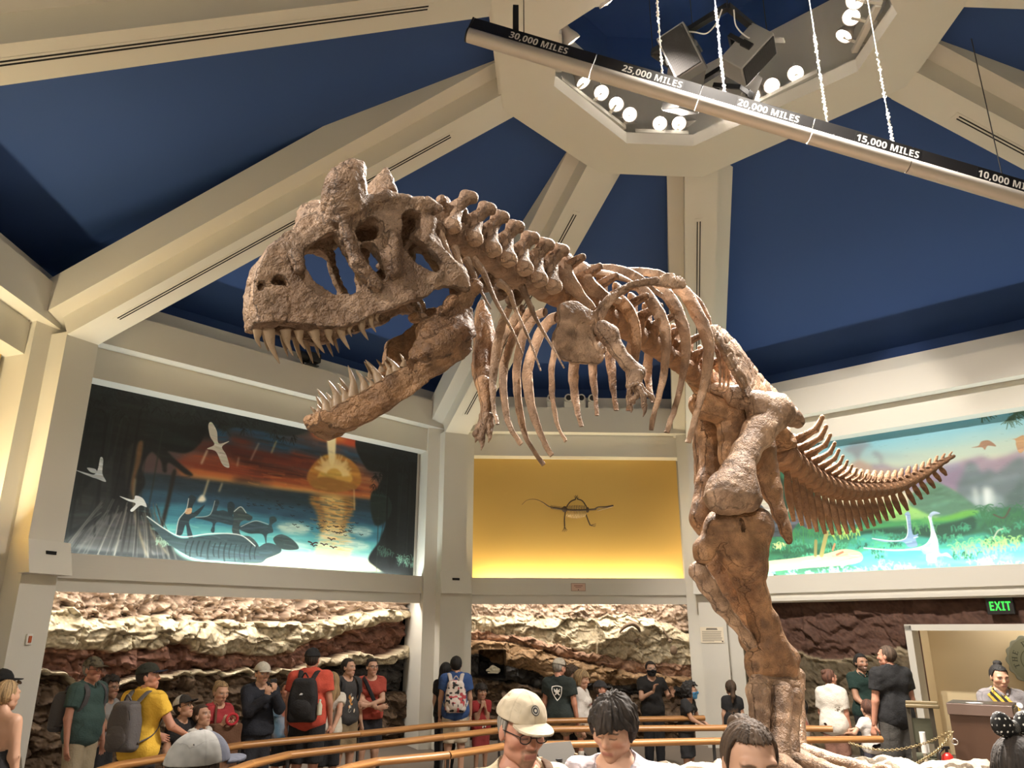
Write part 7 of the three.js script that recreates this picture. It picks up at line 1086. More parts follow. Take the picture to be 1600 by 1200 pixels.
  // ---- cap
  if (o.cap) {
    const C = o.cap, rev = C.back ? -1 : 1, tl = C.tilt ?? 0.02, dome = ell(V(0, 0.036 + (C.lift ?? 0.012) * 0.6, -0.010), V(0.088, 0.098, 0.106), 0.01), up0 = C.lift ?? 0.012, e0 = (y, z) => y - 0.036 - up0 - tl * z * rev;
    const f = (x, y, z) => { let d = Math.abs(dome.d(x, y, z)) - 0.0045; d = Math.max(d, -e0(y, z)); return d + 0.0016 * noise(x * 40, y * 40, z * 40) * (C.soft ?? 1) + 0.003 * fbm(x * 14, y * 14, z * 14, 2) * (C.soft ?? 1); };
    const seamC = (x, y, z, c) => { const a = Math.atan2(x, z * rev), front = z * rev > 0.012, k = front ? C.color : (C.mesh ?? C.color), seam = sm(0.004, 0.0015, Math.min(...[0, 1.05, 2.1, -1.05, -2.1].map((t) => Math.abs(Math.sin(a - t)) * Math.hypot(x, z)).filter((v, i) => Math.cos(a - [0, 1.05, 2.1, -1.05, -2.1][i]) > 0).concat([1]))), n = (C.camo ? (noise(x * 40, y * 40, z * 40) > 0.1 ? 0.45 : 1.25) : 0.92 + 0.12 * noise(x * 60, y * 60, z * 60)) * (1 - 0.15 * seam); c[0] = k[0] * n; c[1] = k[1] * n; c[2] = k[2] * n; return c; };
    const cp = part(root, 'cap', onHead(nets(f, [-0.11, 0.0, -0.13], [0.11, 0.15, 0.13], 0.0055 / fine, seamC)), new THREE.MeshStandardMaterial({ vertexColors: true, roughness: 0.9, bumpMap: clothBump, bumpScale: 0.003 }), C.label);
    const fb = (x, y, z) => { const zz = z * rev, w = 0.072, y0 = 0.040 + up0 + tl * zz - 2.6 * x * x - 0.10 * Math.max(0, zz - 0.09), e = Math.hypot(x / w, (zz - 0.085) / 0.095) - 1; return Math.max(Math.abs(y - y0) - 0.0042, e * 0.06, -(zz - 0.055), -(dome.d(x, y, z) + 0.004)); };
    part(cp, 'brim', onHead(nets(fb, [-0.10, -0.01, rev > 0 ? 0.03 : -0.20], [0.10, 0.10, rev > 0 ? 0.20 : -0.03], 0.0042 / fine)), cloth(C.brim ?? C.color));
    part(cp, 'button', onHead(new THREE.SphereGeometry(0.007, 8, 6).scale(1, 0.6, 1).translate(0, 0.146, -0.010)), cloth(C.color));
    if (C.eyelets) for (const [x, z] of [[0.046, -0.07], [-0.046, -0.07]]) part(cp, 'eyelet', onHead(new THREE.SphereGeometry(0.0038, 8, 6).translate(x, 0.108, z)), M.black);
    if (C.badge) part(cp, 'badge', onHead(patch(f, V(0.0, 0.092, 0), V(C.badgeX ?? 0, 0.15, rev).normalize(), 0.036, 0.036, 10)), std(0xffffff, 0.8, { map: C.badge, transparent: true, alphaTest: 0.5, side: THREE.DoubleSide }), C.badgeLabel);
  }
  // ---- glasses, mask
  if (o.glasses) { const gm = std(lin(...(o.glasses === true ? [0.03, 0.02, 0.02] : o.glasses)), 0.35, { metalness: 0.3 }), lens = new THREE.MeshPhysicalMaterial({ color: 0xffffff, transmission: 1, thickness: 0, roughness: 0.05, ior: 1.3 }), gl = [], r = 0.0022; for (const e of [1, -1]) { gl.push(sweep([[-0.020, 0.013], [-0.012, 0.018], [0.012, 0.018], [0.022, 0.013], [0.022, -0.004], [0.010, -0.013], [-0.010, -0.013], [-0.020, -0.004], [-0.020, 0.013]].map(([x, y]) => V(0.033 * e + x * e, 0.008 + y, 0.101)), () => r, 5, { seg: 28 }), rod(V(0.055 * e, 0.018, 0.101), V(0.080 * e, 0.014, 0.0), r, r, 5)); } gl.push(rod(V(-0.013, 0.014, 0.103), V(0.013, 0.014, 0.103), r, r, 5)); const g = part(root, 'glasses', onHead(mergeG(gl)), gm); for (const e of [1, -1]) part(g, 'lens', onHead(new THREE.PlaneGeometry(0.040, 0.028).translate(0.034 * e, 0.010, 0.101)), lens); }
  if (o.mask) { const f = (x, y, z) => Math.max(Math.abs(hf(x, y, z) - 0.006) - 0.004, y + 0.006 - 0.010 * sm(0.04, 0, Math.abs(x)), -0.105 - y, 0.030 - z); const mk = part(root, 'face_mask', onHead(nets(f, [-0.1, -0.12, 0.0], [0.1, 0.02, 0.13], 0.0048)), cloth(o.mask)); part(mk, 'ear_loop', onHead(mergeG([1, -1].map((e) => sweep([V(0.060 * e, -0.015, 0.045), V(0.078 * e, 0.0, 0.0), V(0.060 * e, -0.055, 0.03)], () => 0.002, 5)))), cloth(o.mask)); }
  if (o.earring) part(root, 'earring', onHead(new THREE.SphereGeometry(0.009, 8, 6).translate(0.078, -0.045, 0.0)), std(lin(0.6, 0.42, 0.12), 0.3, { metalness: 0.8 }));
  const world = (v) => v.clone().applyAxisAngle(V(0, 1, 0), root.rotation.y).add(root.position);
  return { root, T, J, s, R, L, headC, q, hz, world, shirtF, H4, yaw: root.rotation.y };
}
// a small sheet that follows a surface
function patch(f, c, d, w, h, n) {
  const x = V(0, 1, 0).cross(d).normalize(), y = d.clone().cross(x), pos = [], uv = [], idx = [];
  for (let j = 0; j <= n; j++) for (let i = 0; i <= n; i++) { const p = c.clone().addScaledVector(x, (i / n - 0.5) * w).addScaledVector(y, (j / n - 0.5) * h).addScaledVector(d, 0.4); let t = 0; for (let k = 0; k < 60; k++) { const e = f(p.x, p.y, p.z); if (e < 0.0015 || t > 0.7) break; p.addScaledVector(d, -e * 0.8); t += e * 0.8; } p.addScaledVector(d, 0.003); pos.push(p.x, p.y, p.z); uv.push(i / n, j / n); }
  for (let j = 0; j < n; j++) for (let i = 0; i < n; i++) { const a = j * (n + 1) + i, b = a + n + 1; idx.push(a, a + 1, b, b, a + 1, b + 1); }
  const g = new THREE.BufferGeometry(); g.setAttribute('position', new THREE.Float32BufferAttribute(pos, 3)); g.setAttribute('uv', new THREE.Float32BufferAttribute(uv, 2)); g.setIndex(idx); g.computeVertexNormals(); return g;
}
function backpack(P, label, col, opt = {}) {              // worn on the back of person P
  const s = P.s, t = thing('backpack', label, 'backpack', P.root.position.toArray(), P.yaw), c = P.T(0, 1.17, -(opt.off ?? 0.215)), [w, h, d] = (opt.size ?? [0.155, 0.23, 0.09]).map((v) => v * s);
  const rb = (x, y, z) => { const px = Math.abs(x - c.x) - w * (1 - 0.25 * sm(0, h, y - c.y)) + 0.06, py = Math.abs(y - c.y) - h + 0.08, pz = Math.abs(z - c.z) - d + 0.05; return Math.hypot(Math.max(px, 0), Math.max(py, 0), Math.max(pz, 0)) + Math.min(Math.max(px, py, pz), 0) - 0.055 + 0.007 * noise(x * 11, y * 11, z * 11); };
  const lo = [c.x - w - 0.05, c.y - h - 0.05, c.z - d - 0.06], hi = [c.x + w + 0.05, c.y + h + 0.05, c.z + d + 0.05];
  const mat = opt.paint ? new THREE.MeshStandardMaterial({ vertexColors: true, roughness: 0.85 }) : cloth(col, 0.8), sheen = cloth(opt.strap ?? col, 0.8);
  part(t, 'bag', nets(rb, lo, hi, opt.paint ? 0.007 : 0.010, opt.paint), mat);
  const pk = ell(V(c.x, c.y - h * 0.35, c.z - d * 0.9), V(w * 0.78, h * 0.45, d * 0.45)); part(t, 'front_pocket', nets((x, y, z) => pk.d(x, y, z) + 0.004 * noise(x * 20, y * 20, z * 20), lo, hi, opt.paint ? 0.007 : 0.010, opt.paint), mat);
  for (const e of [1, -1]) part(t, 'strap', sweep([V(c.x + 0.07 * e * s, c.y + h * 0.8, c.z + d * 0.5), P.T(0.10 * e, 1.475, -0.06), P.T(0.115 * e, 1.462, 0.03), P.T(0.13 * e, 1.38, 0.115), P.T(0.155 * e, 1.22, 0.09), P.T(0.17 * e, 1.08, -0.02), V(c.x + w * 0.9 * e, c.y - h * 0.6, c.z + d * 0.4)], () => [0.030 * s, 0.008], 8, { seg: 40, side: undefined }), sheen);
  part(t, 'haul_loop', sweep([V(c.x - 0.04, c.y + h * 0.92, c.z), V(c.x, c.y + h * 1.12, c.z - 0.01), V(c.x + 0.04, c.y + h * 0.92, c.z)], () => 0.009, 6), sheen);
  part(t, 'zip', sweep([V(c.x - w * 0.8, c.y + h * 0.25, c.z - d * 0.86), V(c.x - w * 0.5, c.y + h * 0.68, c.z - d * 0.86), V(c.x + w * 0.5, c.y + h * 0.68, c.z - d * 0.86), V(c.x + w * 0.8, c.y + h * 0.25, c.z - d * 0.86)], () => 0.006, 5), M.darkMetal);
  return t;
}
function phone(P, A, label, col = [0.015, 0.015, 0.018]) { const w = P.world(A.w.clone().addScaledVector(A.dir, 0.09 * P.s).addScaledVector(A.palm, 0.028)), t = thing('mobile_phone', label, 'phone', w.toArray(), P.yaw); part(t, 'case', new RoundedBoxGeometry(0.072, 0.145, 0.010, 2, 0.004), std(lin(...col), 0.35)); part(t, 'screen', new THREE.PlaneGeometry(0.066, 0.138).rotateY(Math.PI).translate(0, 0, -0.0055), std(lin(0.02, 0.02, 0.025), 0.15)); part(t, 'camera_bump', new RoundedBoxGeometry(0.025, 0.025, 0.003, 1, 0.001).translate(-0.018, 0.050, 0.006), M.darkMetal); return t; }
const printTex = (w, h, draw) => canvasTex(w, h, (c) => { c.clearRect(0, 0, w, h); draw(c, w, h); });
const shieldTex = printTex(256, 300, (c, w, h) => { c.strokeStyle = '#f4f4f0'; c.fillStyle = '#f4f4f0'; c.lineWidth = 16; c.beginPath(); c.moveTo(24, 40); c.quadraticCurveTo(128, 0, 232, 40); c.quadraticCurveTo(250, 190, 128, 286); c.quadraticCurveTo(6, 190, 24, 40); c.closePath(); c.stroke(); c.lineWidth = 14; c.lineJoin = 'round'; c.beginPath(); for (let i = 0; i <= 5; i++) { const a = -Math.PI / 2 + i * Math.PI * 4 / 5, x = 128 + Math.cos(a) * 66, y = 132 + Math.sin(a) * 66; i ? c.lineTo(x, y) : c.moveTo(x, y); } c.stroke(); for (const [x, y] of [[60, 76], [196, 76], [70, 190], [186, 190]]) { c.beginPath(); c.moveTo(128, 132); c.lineTo(x, y); c.stroke(); } });
const stickTex = printTex(128, 192, (c) => { c.strokeStyle = '#f2f2ee'; c.lineWidth = 9; c.lineCap = 'round'; c.beginPath(); c.arc(68, 44, 28, 0, 7); c.moveTo(64, 74); c.lineTo(60, 128); c.moveTo(24, 100); c.lineTo(98, 96); c.moveTo(60, 128); c.lineTo(30, 178); c.moveTo(60, 128); c.lineTo(88, 176); c.stroke(); });
const burstTex = printTex(256, 256, (c) => { seed(3); c.lineWidth = 3; for (let i = 0; i < 26; i++) { const a = i / 26 * Math.PI * 2, r = rr(60, 120); c.strokeStyle = 'rgba(120,90,60,1)'; c.beginPath(); c.moveTo(128 + Math.cos(a) * 20, 128 + Math.sin(a) * 20); c.lineTo(128 + Math.cos(a) * r, 128 + Math.sin(a) * r); c.stroke(); } });
const marks = (w, h, col, n, sd) => printTex(w, h, (c) => { seed(sd); c.fillStyle = col; for (let k = 0; k < n; k++) { const x = 8 + k * (w - 16) / n, q = (w - 16) / n * 0.72; c.fillRect(x, h * 0.25, q * 0.3, h * 0.5); c.fillRect(x, h * rr(0.25, 0.6), q, h * 0.12); if (rnd() < 0.6) c.fillRect(x + q * 0.7, h * rr(0.25, 0.4), q * 0.3, h * 0.35); } });
const wordTex = marks(256, 64, '#e9e9e4', 8, 14), redWordTex = marks(256, 96, '#b03a34', 7, 15);
const blotTex = (cols, n, sd) => printTex(128, 160, (c, w, h) => { seed(sd); for (let i = 0; i < n; i++) { c.fillStyle = cols[i % cols.length]; c.beginPath(); c.ellipse(rr(24, w - 24), rr(24, h - 24), rr(6, 18), rr(6, 18), rr(0, 3), 0, 7); c.fill(); } });
const badgeTex = printTex(64, 64, (c) => { c.fillStyle = '#3c3c40'; c.beginPath(); c.arc(32, 32, 31, 0, 7); c.fill(); c.strokeStyle = '#c9c2b0'; c.lineWidth = 4; c.beginPath(); c.arc(32, 32, 22, 0, 7); c.stroke(); c.fillStyle = '#d6cfbd'; c.beginPath(); c.arc(32, 32, 9, 0, 7); c.fill(); });
const capM = printTex(64, 64, (c) => { c.strokeStyle = '#e8e8e8'; c.lineWidth = 8; c.beginPath(); c.moveTo(12, 50); c.lineTo(12, 14); c.lineTo(32, 36); c.lineTo(52, 14); c.lineTo(52, 50); c.stroke(); });
const PP = {};
const fold = { armR: { to: [-0.06, 1.10, 0.24], out: 0.9, up: -0.5, back: -0.1, dir: [-1, 0.1, 0.1], palm: [0, 0, -1] }, armL: { to: [0.08, 1.06, 0.22], out: 0.9, up: -0.5, back: -0.1, dir: [1, 0.15, 0.05], palm: [0, 0, -1] } };
// ---- queue along the left rock relief
PP.redcap = person({ px: 4, top: 1045, d: 8.0, yaw: 120, label: 'person in a black cap and red shirt behind the blonde woman at the left edge', cap: { color: [0.012, 0.012, 0.013] }, hair: 'crop', hairColor: 'dark', shirt: { color: [0.42, 0.02, 0.02], sleeve: 0.28 } });
PP.blonde = person({ px: 14, top: 1062, d: 6.9, yaw: 165, female: 1, label: 'person with a long blond ponytail and backless black top at the left edge', hair: 'back', tail: 'pony', hairLen: 0.36, hairColor: 'blond', head: { yaw: -10 }, shirt: { name: 'top', color: [0.012, 0.012, 0.014], sleeve: 0, neck: 1.2, neckR: 0.30, hem: 0.9 } });
part(PP.blonde.root, 'sunglasses', mergeG([1, -1].map((e) => new THREE.SphereGeometry(0.026, 10, 8).scale(1, 0.8, 0.35).rotateX(-0.7).translate(0.03 * e, 0.105, 0.065))).applyMatrix4(PP.blonde.H4), std(lin(0.05, 0.03, 0.02), 0.2));
PP.teal = person({ px: 147, top: 1026, d: 9.2, yaw: 72, wide: 1.08, belly: 1.25, deep: 1.15, label: 'person in a teal polo shirt, camouflage cap and glasses', skin: 'ruddy', glasses: true, hair: 'crop', hairColor: 'grey', cap: { color: [0.10, 0.085, 0.055], camo: 1 }, shirt: { name: 'polo_shirt', color: [0.045, 0.085, 0.078], sleeve: 0.30, collar: true, hem: 0.84, loose: 0.01 }, pants: { color: [0.36, 0.30, 0.20], len: 1 } });
backpack(PP.teal, 'grey backpack worn by the person in the teal polo', [0.075, 0.07, 0.075], { off: 0.27 });
PP.curly = person({ px: 174, top: 1057, d: 9.7, yaw: 75, female: 1, label: 'person with dark curly hair and arms folded between teal polo and yellow shirt', hair: 'curly', hairColor: 'dark', glasses: true, skin: 'tan', ...fold, shirt: { color: [0.26, 0.25, 0.24], sleeve: 0.26, prints: [{ y: 1.22, w: 0.2, h: 0.2, tex: blotTex(['#5a5a58', '#8b3a34', '#2c2c2c'], 9, 4) }] } });
PP.yellow = person({ px: 234, top: 1035, d: 8.2, yaw: 158, wide: 1.08, label: 'person in a bright yellow shirt and dark cap, back turned', skin: 'ruddy', head: { yaw: -62, pitch: -8 }, hair: 'crop', hairColor: 'dark', cap: { color: [0.022, 0.024, 0.016], brim: [0.012, 0.014, 0.03] }, shirt: { color: [0.68, 0.42, 0.045], sleeve: 0.28, hem: 0.84, loose: 0.012 }, armR: { to: [0.12, 1.04, 0.34], palm: [-1, 0, 0] }, armL: { to: [-0.30, 1.05, 0.30], palm: [1, 0, 0] } });
backpack(PP.yellow, 'grey backpack on the person in the yellow shirt', [0.085, 0.078, 0.08], { size: [0.16, 0.25, 0.085] });
PP.boy = person({ px: 289, top: 1085, d: 8.9, yaw: 62, label: 'child in a white and black cap and black lettered shirt, looking up', glasses: [0.01, 0.01, 0.012], head: { pitch: -18, yaw: 12 }, hair: 'crop', hairColor: 'dark', cap: { color: [0.03, 0.025, 0.02], mesh: [0.55, 0.52, 0.46], brim: [0.012, 0.012, 0.014] }, shirt: { color: [0.014, 0.013, 0.014], sleeve: 0.3, prints: [{ y: 1.18, w: 0.24, h: 0.06, tex: wordTex, label: 'white lettering' }] }, armR: { to: [0.18, 1.02, 0.34] } });
PP.girl = person({ px: 317, top: 1100, d: 9.0, yaw: 58, female: 1, label: 'small child in a white shirt with brown hair, mouth open', head: { pitch: -14, yaw: 10 }, hair: 'back', tail: 'pony', hairColor: 'brown', shirt: { color: [0.6, 0.58, 0.54], sleeve: 0.3 } });
PP.redmum = person({ px: 346, top: 1064, d: 9.5, yaw: 48, female: 1, label: 'person in a red top holding a red object up, with a brown bag in front', hair: 'back', tail: 'bun', hairColor: 'blond', earring: 1, head: { pitch: 12 }, shirt: { color: [0.30, 0.025, 0.03], sleeve: 0.28 }, armR: { to: [0.10, 1.24, 0.30], dir: [-0.3, 0.8, 0.3], palm: [-0.6, 0, -0.8], curl: 1 }, armL: { to: [-0.10, 1.24, 0.30], dir: [0.3, 0.8, 0.3], palm: [0.6, 0, -0.8], curl: 1 } });
{ const P = PP.redmum, t = thing('shoulder_bag', 'large brown cloth bag hanging in front of the person in the red top', 'bag', P.root.position.toArray(), P.yaw), c = P.T(0.0, 0.96, 0.22); part(t, 'bag', nets((x, y, z) => { const px = Math.abs(x - c.x) - 0.15, py = Math.abs(y - c.y) - 0.20, pz = Math.abs(z - c.z) - 0.045; return Math.hypot(Math.max(px, 0), Math.max(py, 0), Math.max(pz, 0)) + Math.min(Math.max(px, py, pz), 0) - 0.03 + 0.01 * noise(x * 9, y * 9, z * 9); }, [c.x - 0.22, c.y - 0.27, c.z - 0.12], [c.x + 0.22, c.y + 0.27, c.z + 0.12], 0.012), cloth([0.11, 0.05, 0.025])); part(t, 'strap', sweep([c.clone().add(V(-0.13, 0.2, 0)), P.T(-0.06, 1.46, 0.05), P.T(0.02, 1.48, -0.06), c.clone().add(V(0.13, 0.2, 0))], () => [0.014, 0.006], 6), cloth([0.10, 0.04, 0.02]));
  const r = P.world(P.T(0, 1.30, 0.36)), k = thing('red_strap', 'red looped strap held up by the person in the red top', 'strap', r.toArray(), P.yaw); part(k, 'loop', new THREE.TorusGeometry(0.055, 0.014, 8, 20).scale(1.2, 1, 1), cloth([0.42, 0.02, 0.03])); }
PP.teen = person({ px: 411, top: 1034, d: 9.9, yaw: 38, label: 'person in an off-white cap and navy hoodie raising a phone', hair: 'crop', hairColor: 'dark', head: { pitch: 4 }, cap: { color: [0.48, 0.45, 0.38] }, shirt: { name: 'hoodie', color: [0.012, 0.014, 0.022], sleeve: 0.97, loose: 0.014 }, pants: { color: [0.015, 0.015, 0.02], len: 1 }, armR: { to: [0.04, 1.38, 0.30], out: 0.8, up: -0.9, dir: [0, 0.9, 0.2], palm: [-0.3, 0, -1], curl: 0.9 }, armL: { to: [-0.05, 1.34, 0.30], out: 0.8, up: -0.9, dir: [0.1, 0.9, 0.2], palm: [0.3, 0, -1], curl: 0.9 } });
phone(PP.teen, PP.teen.R, 'dark phone held up by the person in the navy hoodie');
PP.tiedye = person({ px: 449, top: 1064, d: 10.9, yaw: 30, label: 'person in a pale blue tie-dye shirt half hidden behind the orange shirt', skin: 'ruddy', hairColor: 'brown', shirt: { sleeve: 0.28, hem: 0.8, loose: 0.015, paint: (x, y, z, c) => { const a = 0.5 + 0.5 * Math.sin(Math.hypot(x - 0.1, y - 1.0) * 40 + 3 * noise(x * 8, y * 8, z * 8)); c[0] = mix(0.16, 0.30, a); c[1] = mix(0.30, 0.34, a); c[2] = mix(0.45, 0.42, a); if (Math.hypot(x, y - 1.02) < 0.08) { c[0] = 0.5; c[1] = 0.18; c[2] = 0.12; } return c; } } });
PP.orange = person({ px: 489, top: 1012, d: 10.2, yaw: 176, wide: 1.12, deep: 1.12, belly: 1.15, label: 'tall person in an orange-red shirt and black cap, back turned', skin: 'ruddy', hair: 'crop', hairColor: 'dark', cap: { color: [0.010, 0.010, 0.012], badge: capM, back: 0 }, shirt: { color: [0.52, 0.075, 0.045], sleeve: 0.28, hem: 0.82, loose: 0.016 }, pants: { color: [0.014, 0.014, 0.016], len: 0.5, loose: 0.01 } });
{ const b = backpack(PP.orange, 'black backpack on the tall person in the orange-red shirt', [0.012, 0.012, 0.014], { size: [0.165, 0.26, 0.095], off: 0.24 }), P = PP.orange, c = P.T(0.0, 1.24, -0.345);
  part(b, 'logo', new THREE.PlaneGeometry(0.05, 0.034).rotateY(Math.PI).translate(c.x, c.y, c.z - 0.012), std(0xffffff, 0.8, { map: printTex(64, 44, (k) => { k.fillStyle = '#e8e8e6'; k.beginPath(); k.moveTo(4, 36); k.quadraticCurveTo(16, 8, 34, 6); k.quadraticCurveTo(58, 8, 60, 22); k.lineTo(40, 24); k.lineTo(60, 34); k.closePath(); k.fill(); }), transparent: true, alphaTest: 0.5, side: THREE.DoubleSide }), 'small white logo');
  const w = P.world(P.T(-0.20, 1.08, -0.27)), t = thing('water_bottle', 'small clear bottle with a pale label in the black backpack pocket', 'bottle', w.toArray()); part(t, 'body', new THREE.LatheGeometry([[0, -0.07], [0.028, -0.07], [0.03, -0.06], [0.03, 0.04], [0.012, 0.075], [0.012, 0.09], [0, 0.09]].map((v) => new THREE.Vector2(...v)), 14), std(lin(0.6, 0.58, 0.45), 0.25)); part(t, 'bottle_cap', new THREE.CylinderGeometry(0.014, 0.014, 0.016, 12).translate(0, 0.095, 0), M.white); }
PP.hug = person({ px: 519, top: 1050, d: 10.55, yaw: 196, female: 1, label: 'person in a white top with long blond hair hugging the orange shirt', hair: 'long', hairColor: 'blond', head: { yaw: 20 }, shirt: { color: [0.56, 0.52, 0.44], sleeve: 0.2, hem: 0.88 }, pants: { color: [0.012, 0.012, 0.014], len: 0.5 }, armL: { to: [-0.02, 0.98, -0.30], out: 0.3, up: -0.6, back: -1, dir: [0.7, -0.6, -0.1], palm: [0, 0, 1] }, armR: { to: [0.42, 1.05, -0.42], out: 0.4, up: -0.7, back: -0.9, dir: [0.95, -0.2, -0.1], palm: [0.2, 0, 1] } });
PP.greytee = person({ px: 545, top: 1028, d: 11.2, yaw: 42, label: 'person in a dark grey shirt with a pale print and khaki shorts', hair: 'back', hairColor: 'dark', head: { yaw: 22 }, shirt: { color: [0.045, 0.042, 0.042], sleeve: 0.28, hem: 0.82, prints: [{ y: 1.14, w: 0.17, h: 0.3, tex: blotTex(['#d8cdb8', '#b07a3a', '#8a8a86', '#3a3a3a'], 16, 12), label: 'pale and orange print' }] }, pants: { color: [0.22, 0.16, 0.09], len: 0.48 } });
backpack(PP.greytee, 'dark backpack on the person in the dark grey shirt', [0.02, 0.02, 0.022]);
PP.rust = person({ px: 582, top: 1028, d: 11.5, yaw: 14, female: 1, label: 'person in a rust-red shirt with glasses and folded arms by the column', glasses: true, hair: 'back', tail: 'bun', hairColor: 'dark', head: { yaw: 20 }, ...fold, shirt: { color: [0.34, 0.055, 0.035], sleeve: 0.30, hem: 0.9 }, pants: { color: [0.012, 0.012, 0.016], len: 0.42 } });
{ const P = PP.rust, t = thing('cross_strap', 'black crossbody strap over the rust-red shirt', 'strap', P.root.position.toArray(), P.yaw); part(t, 'band', sweep([P.T(0.11, 1.47, -0.03), P.T(-0.115, 1.47, 0.03), P.T(-0.09, 1.40, 0.135), P.T(0.0, 1.22, 0.175), P.T(0.09, 1.05, 0.16)], () => [0.026, 0.006], 6, { side: V(0.7, 0.7, 0) }), cloth([0.012, 0.012, 0.014])); }
PP.black = person({ px: 697, top: 1035, d: 12.2, yaw: 150, female: 1, label: 'person with long black hair and black clothes leaning against the column', hair: 'long', hairLen: 0.38, hairColor: 'black', shirt: { color: [0.012, 0.012, 0.013], sleeve: 0.28 }, pants: { color: [0.012, 0.012, 0.016], len: 1 } });
PP.blue = person({ px: 713, top: 1025, d: 11.9, yaw: 182, label: 'person in a blue shirt and beige shorts, back turned', hair: 'short', hairColor: 'black', shirt: { color: [0.030, 0.075, 0.22], sleeve: 0.28, hem: 0.78, loose: 0.012 }, pants: { color: [0.50, 0.42, 0.31], len: 0.46 } });
backpack(PP.blue, 'white backpack covered in red and black patches', [0.6, 0.55, 0.5], { strap: [0.5, 0.45, 0.42], size: [0.16, 0.25, 0.10], paint: (x, y, z, c) => { const a = noise(x * 26, y * 26, z * 26), b = noise(x * 30 + 9, y * 30, z * 30 + 4); c[0] = 0.62; c[1] = 0.55; c[2] = 0.5; if (a > 0.28) { c[0] = 0.42; c[1] = 0.06; c[2] = 0.07; } if (b > 0.32) { c[0] = c[1] = c[2] = 0.02; } return c; } });
PP.kid = person({ px: 752, top: 1068, d: 12.2, yaw: 18, label: 'child in a red shirt with both hands at the mouth', hair: 'mop', hairColor: 'dark', skin: 'tan', shirt: { color: [0.26, 0.02, 0.02], sleeve: 0.28, hem: 0.8, prints: [{ y: 1.05, w: 0.16, h: 0.26, tex: blotTex(['#e8e2da', '#d8d0c8', '#2a2a2a'], 9, 31), label: 'white print' }] }, pants: { color: [0.24, 0.03, 0.03], len: 0.45 }, armR: { to: [0.04, 1.36, 0.17], dir: [-0.3, 0.9, -0.1], palm: [0, 0, -1], curl: 0.7 }, armL: { to: [-0.04, 1.36, 0.17], dir: [0.3, 0.9, -0.1], palm: [0, 0, -1], curl: 0.7 } });
// ---- people by the centre rock relief
PP.shield = person({ px: 873, top: 1028, d: 11.25, yaw: 146, wide: 1.12, sit: 1, label: 'person in a dark green shirt with a white shield emblem, perched on the handrail', skin: 'ruddy', hair: 'crop', hairColor: 'grey', head: { pitch: 14, yaw: -18 }, cap: { color: [0.10, 0.075, 0.05], mesh: [0.42, 0.38, 0.31] }, shirt: { color: [0.016, 0.024, 0.022], sleeve: 0.28, hem: 0.86, loose: 0.012, prints: [{ back: 1, x: -0.02, y: 1.27, w: 0.19, h: 0.22, tex: shieldTex, label: 'white shield emblem' }] }, pants: { color: [0.34, 0.24, 0.15], len: 0.6 }, shoes: [0.6, 0.57, 0.52] });
PP.youth = person({ px: 892, top: 1040, d: 11.9, yaw: 60, label: 'person with brown hair bent forward behind the shield-emblem shirt', head: { pitch: 28 }, hair: 'mop', hairColor: 'brown', shirt: { color: [0.55, 0.52, 0.48], sleeve: 0.28 } });
PP.white = person({ px: 908, top: 1047, d: 11.55, yaw: 66, female: 1, sit: 1, label: 'person with short blond hair in a white sweatshirt with red lettering', hair: 'bob', hairColor: 'blond', head: { pitch: 10 }, shirt: { name: 'sweatshirt', color: [0.62, 0.58, 0.54], sleeve: 0.9, loose: 0.01, prints: [{ y: 1.22, w: 0.2, h: 0.08, tex: redWordTex, label: 'red lettering' }] }, pants: { color: [0.36, 0.28, 0.2], len: 0.5 }, shoes: [0.6, 0.57, 0.52], armR: { to: [0.08, 1.10, 0.30] } });
PP.navy = person({ px: 937, top: 1063, d: 11.7, yaw: 74, label: 'child in a dark cap and navy shirt beside the white sweatshirt', skin: 'ruddy', hair: 'crop', cap: { color: [0.035, 0.033, 0.035], brim: [0.02, 0.02, 0.022] }, shirt: { color: [0.030, 0.034, 0.050], sleeve: 0.28 } });
PP.mask = person({ px: 1016, top: 1033, d: 12.6, yaw: 6, wide: 1.1, label: 'person in black with a black face mask and both hands raised', mask: [0.008, 0.008, 0.009], glasses: [0.3, 0.3, 0.3], hair: 'short', hairColor: 'dark', shirt: { color: [0.014, 0.013, 0.013], sleeve: 0.28, hem: 0.84 }, pants: { color: [0.012, 0.012, 0.014], len: 1 }, armL: { to: [-0.05, 1.26, 0.24], out: 0.9, up: -0.8, dir: [0.25, 0.9, 0.1], palm: [0.7, 0, 0.6], curl: 0.7 }, armR: { to: [0.30, 1.20, 0.20], out: 0.4, up: -0.9, dir: [-0.2, 0.95, 0.1], palm: [-0.5, 0, 0.8], curl: 0.6 } });
PP.stick = person({ px: 1067, top: 1064, d: 11.35, yaw: 52, lean: 10, label: 'person in a blue face mask and black stick-figure shirt leaning on the handrail', mask: [0.05, 0.20, 0.38], skin: 'tan', glasses: true, hair: 'curly', hairColor: 'black', head: { yaw: 22 }, shirt: { color: [0.012, 0.012, 0.013], sleeve: 0.28, prints: [{ x: 0.03, y: 1.20, w: 0.11, h: 0.17, tex: stickTex, label: 'white stick figure' }] }, pants: { color: [0.012, 0.012, 0.014], len: 0.5 }, armR: { to: [0.20, 1.02, 0.36], dir: [0.2, -0.1, 1], palm: [0, -1, 0] }, armL: { to: [-0.06, 1.02, 0.40], dir: [0.6, -0.1, 0.8], palm: [0, -1, 0] } });
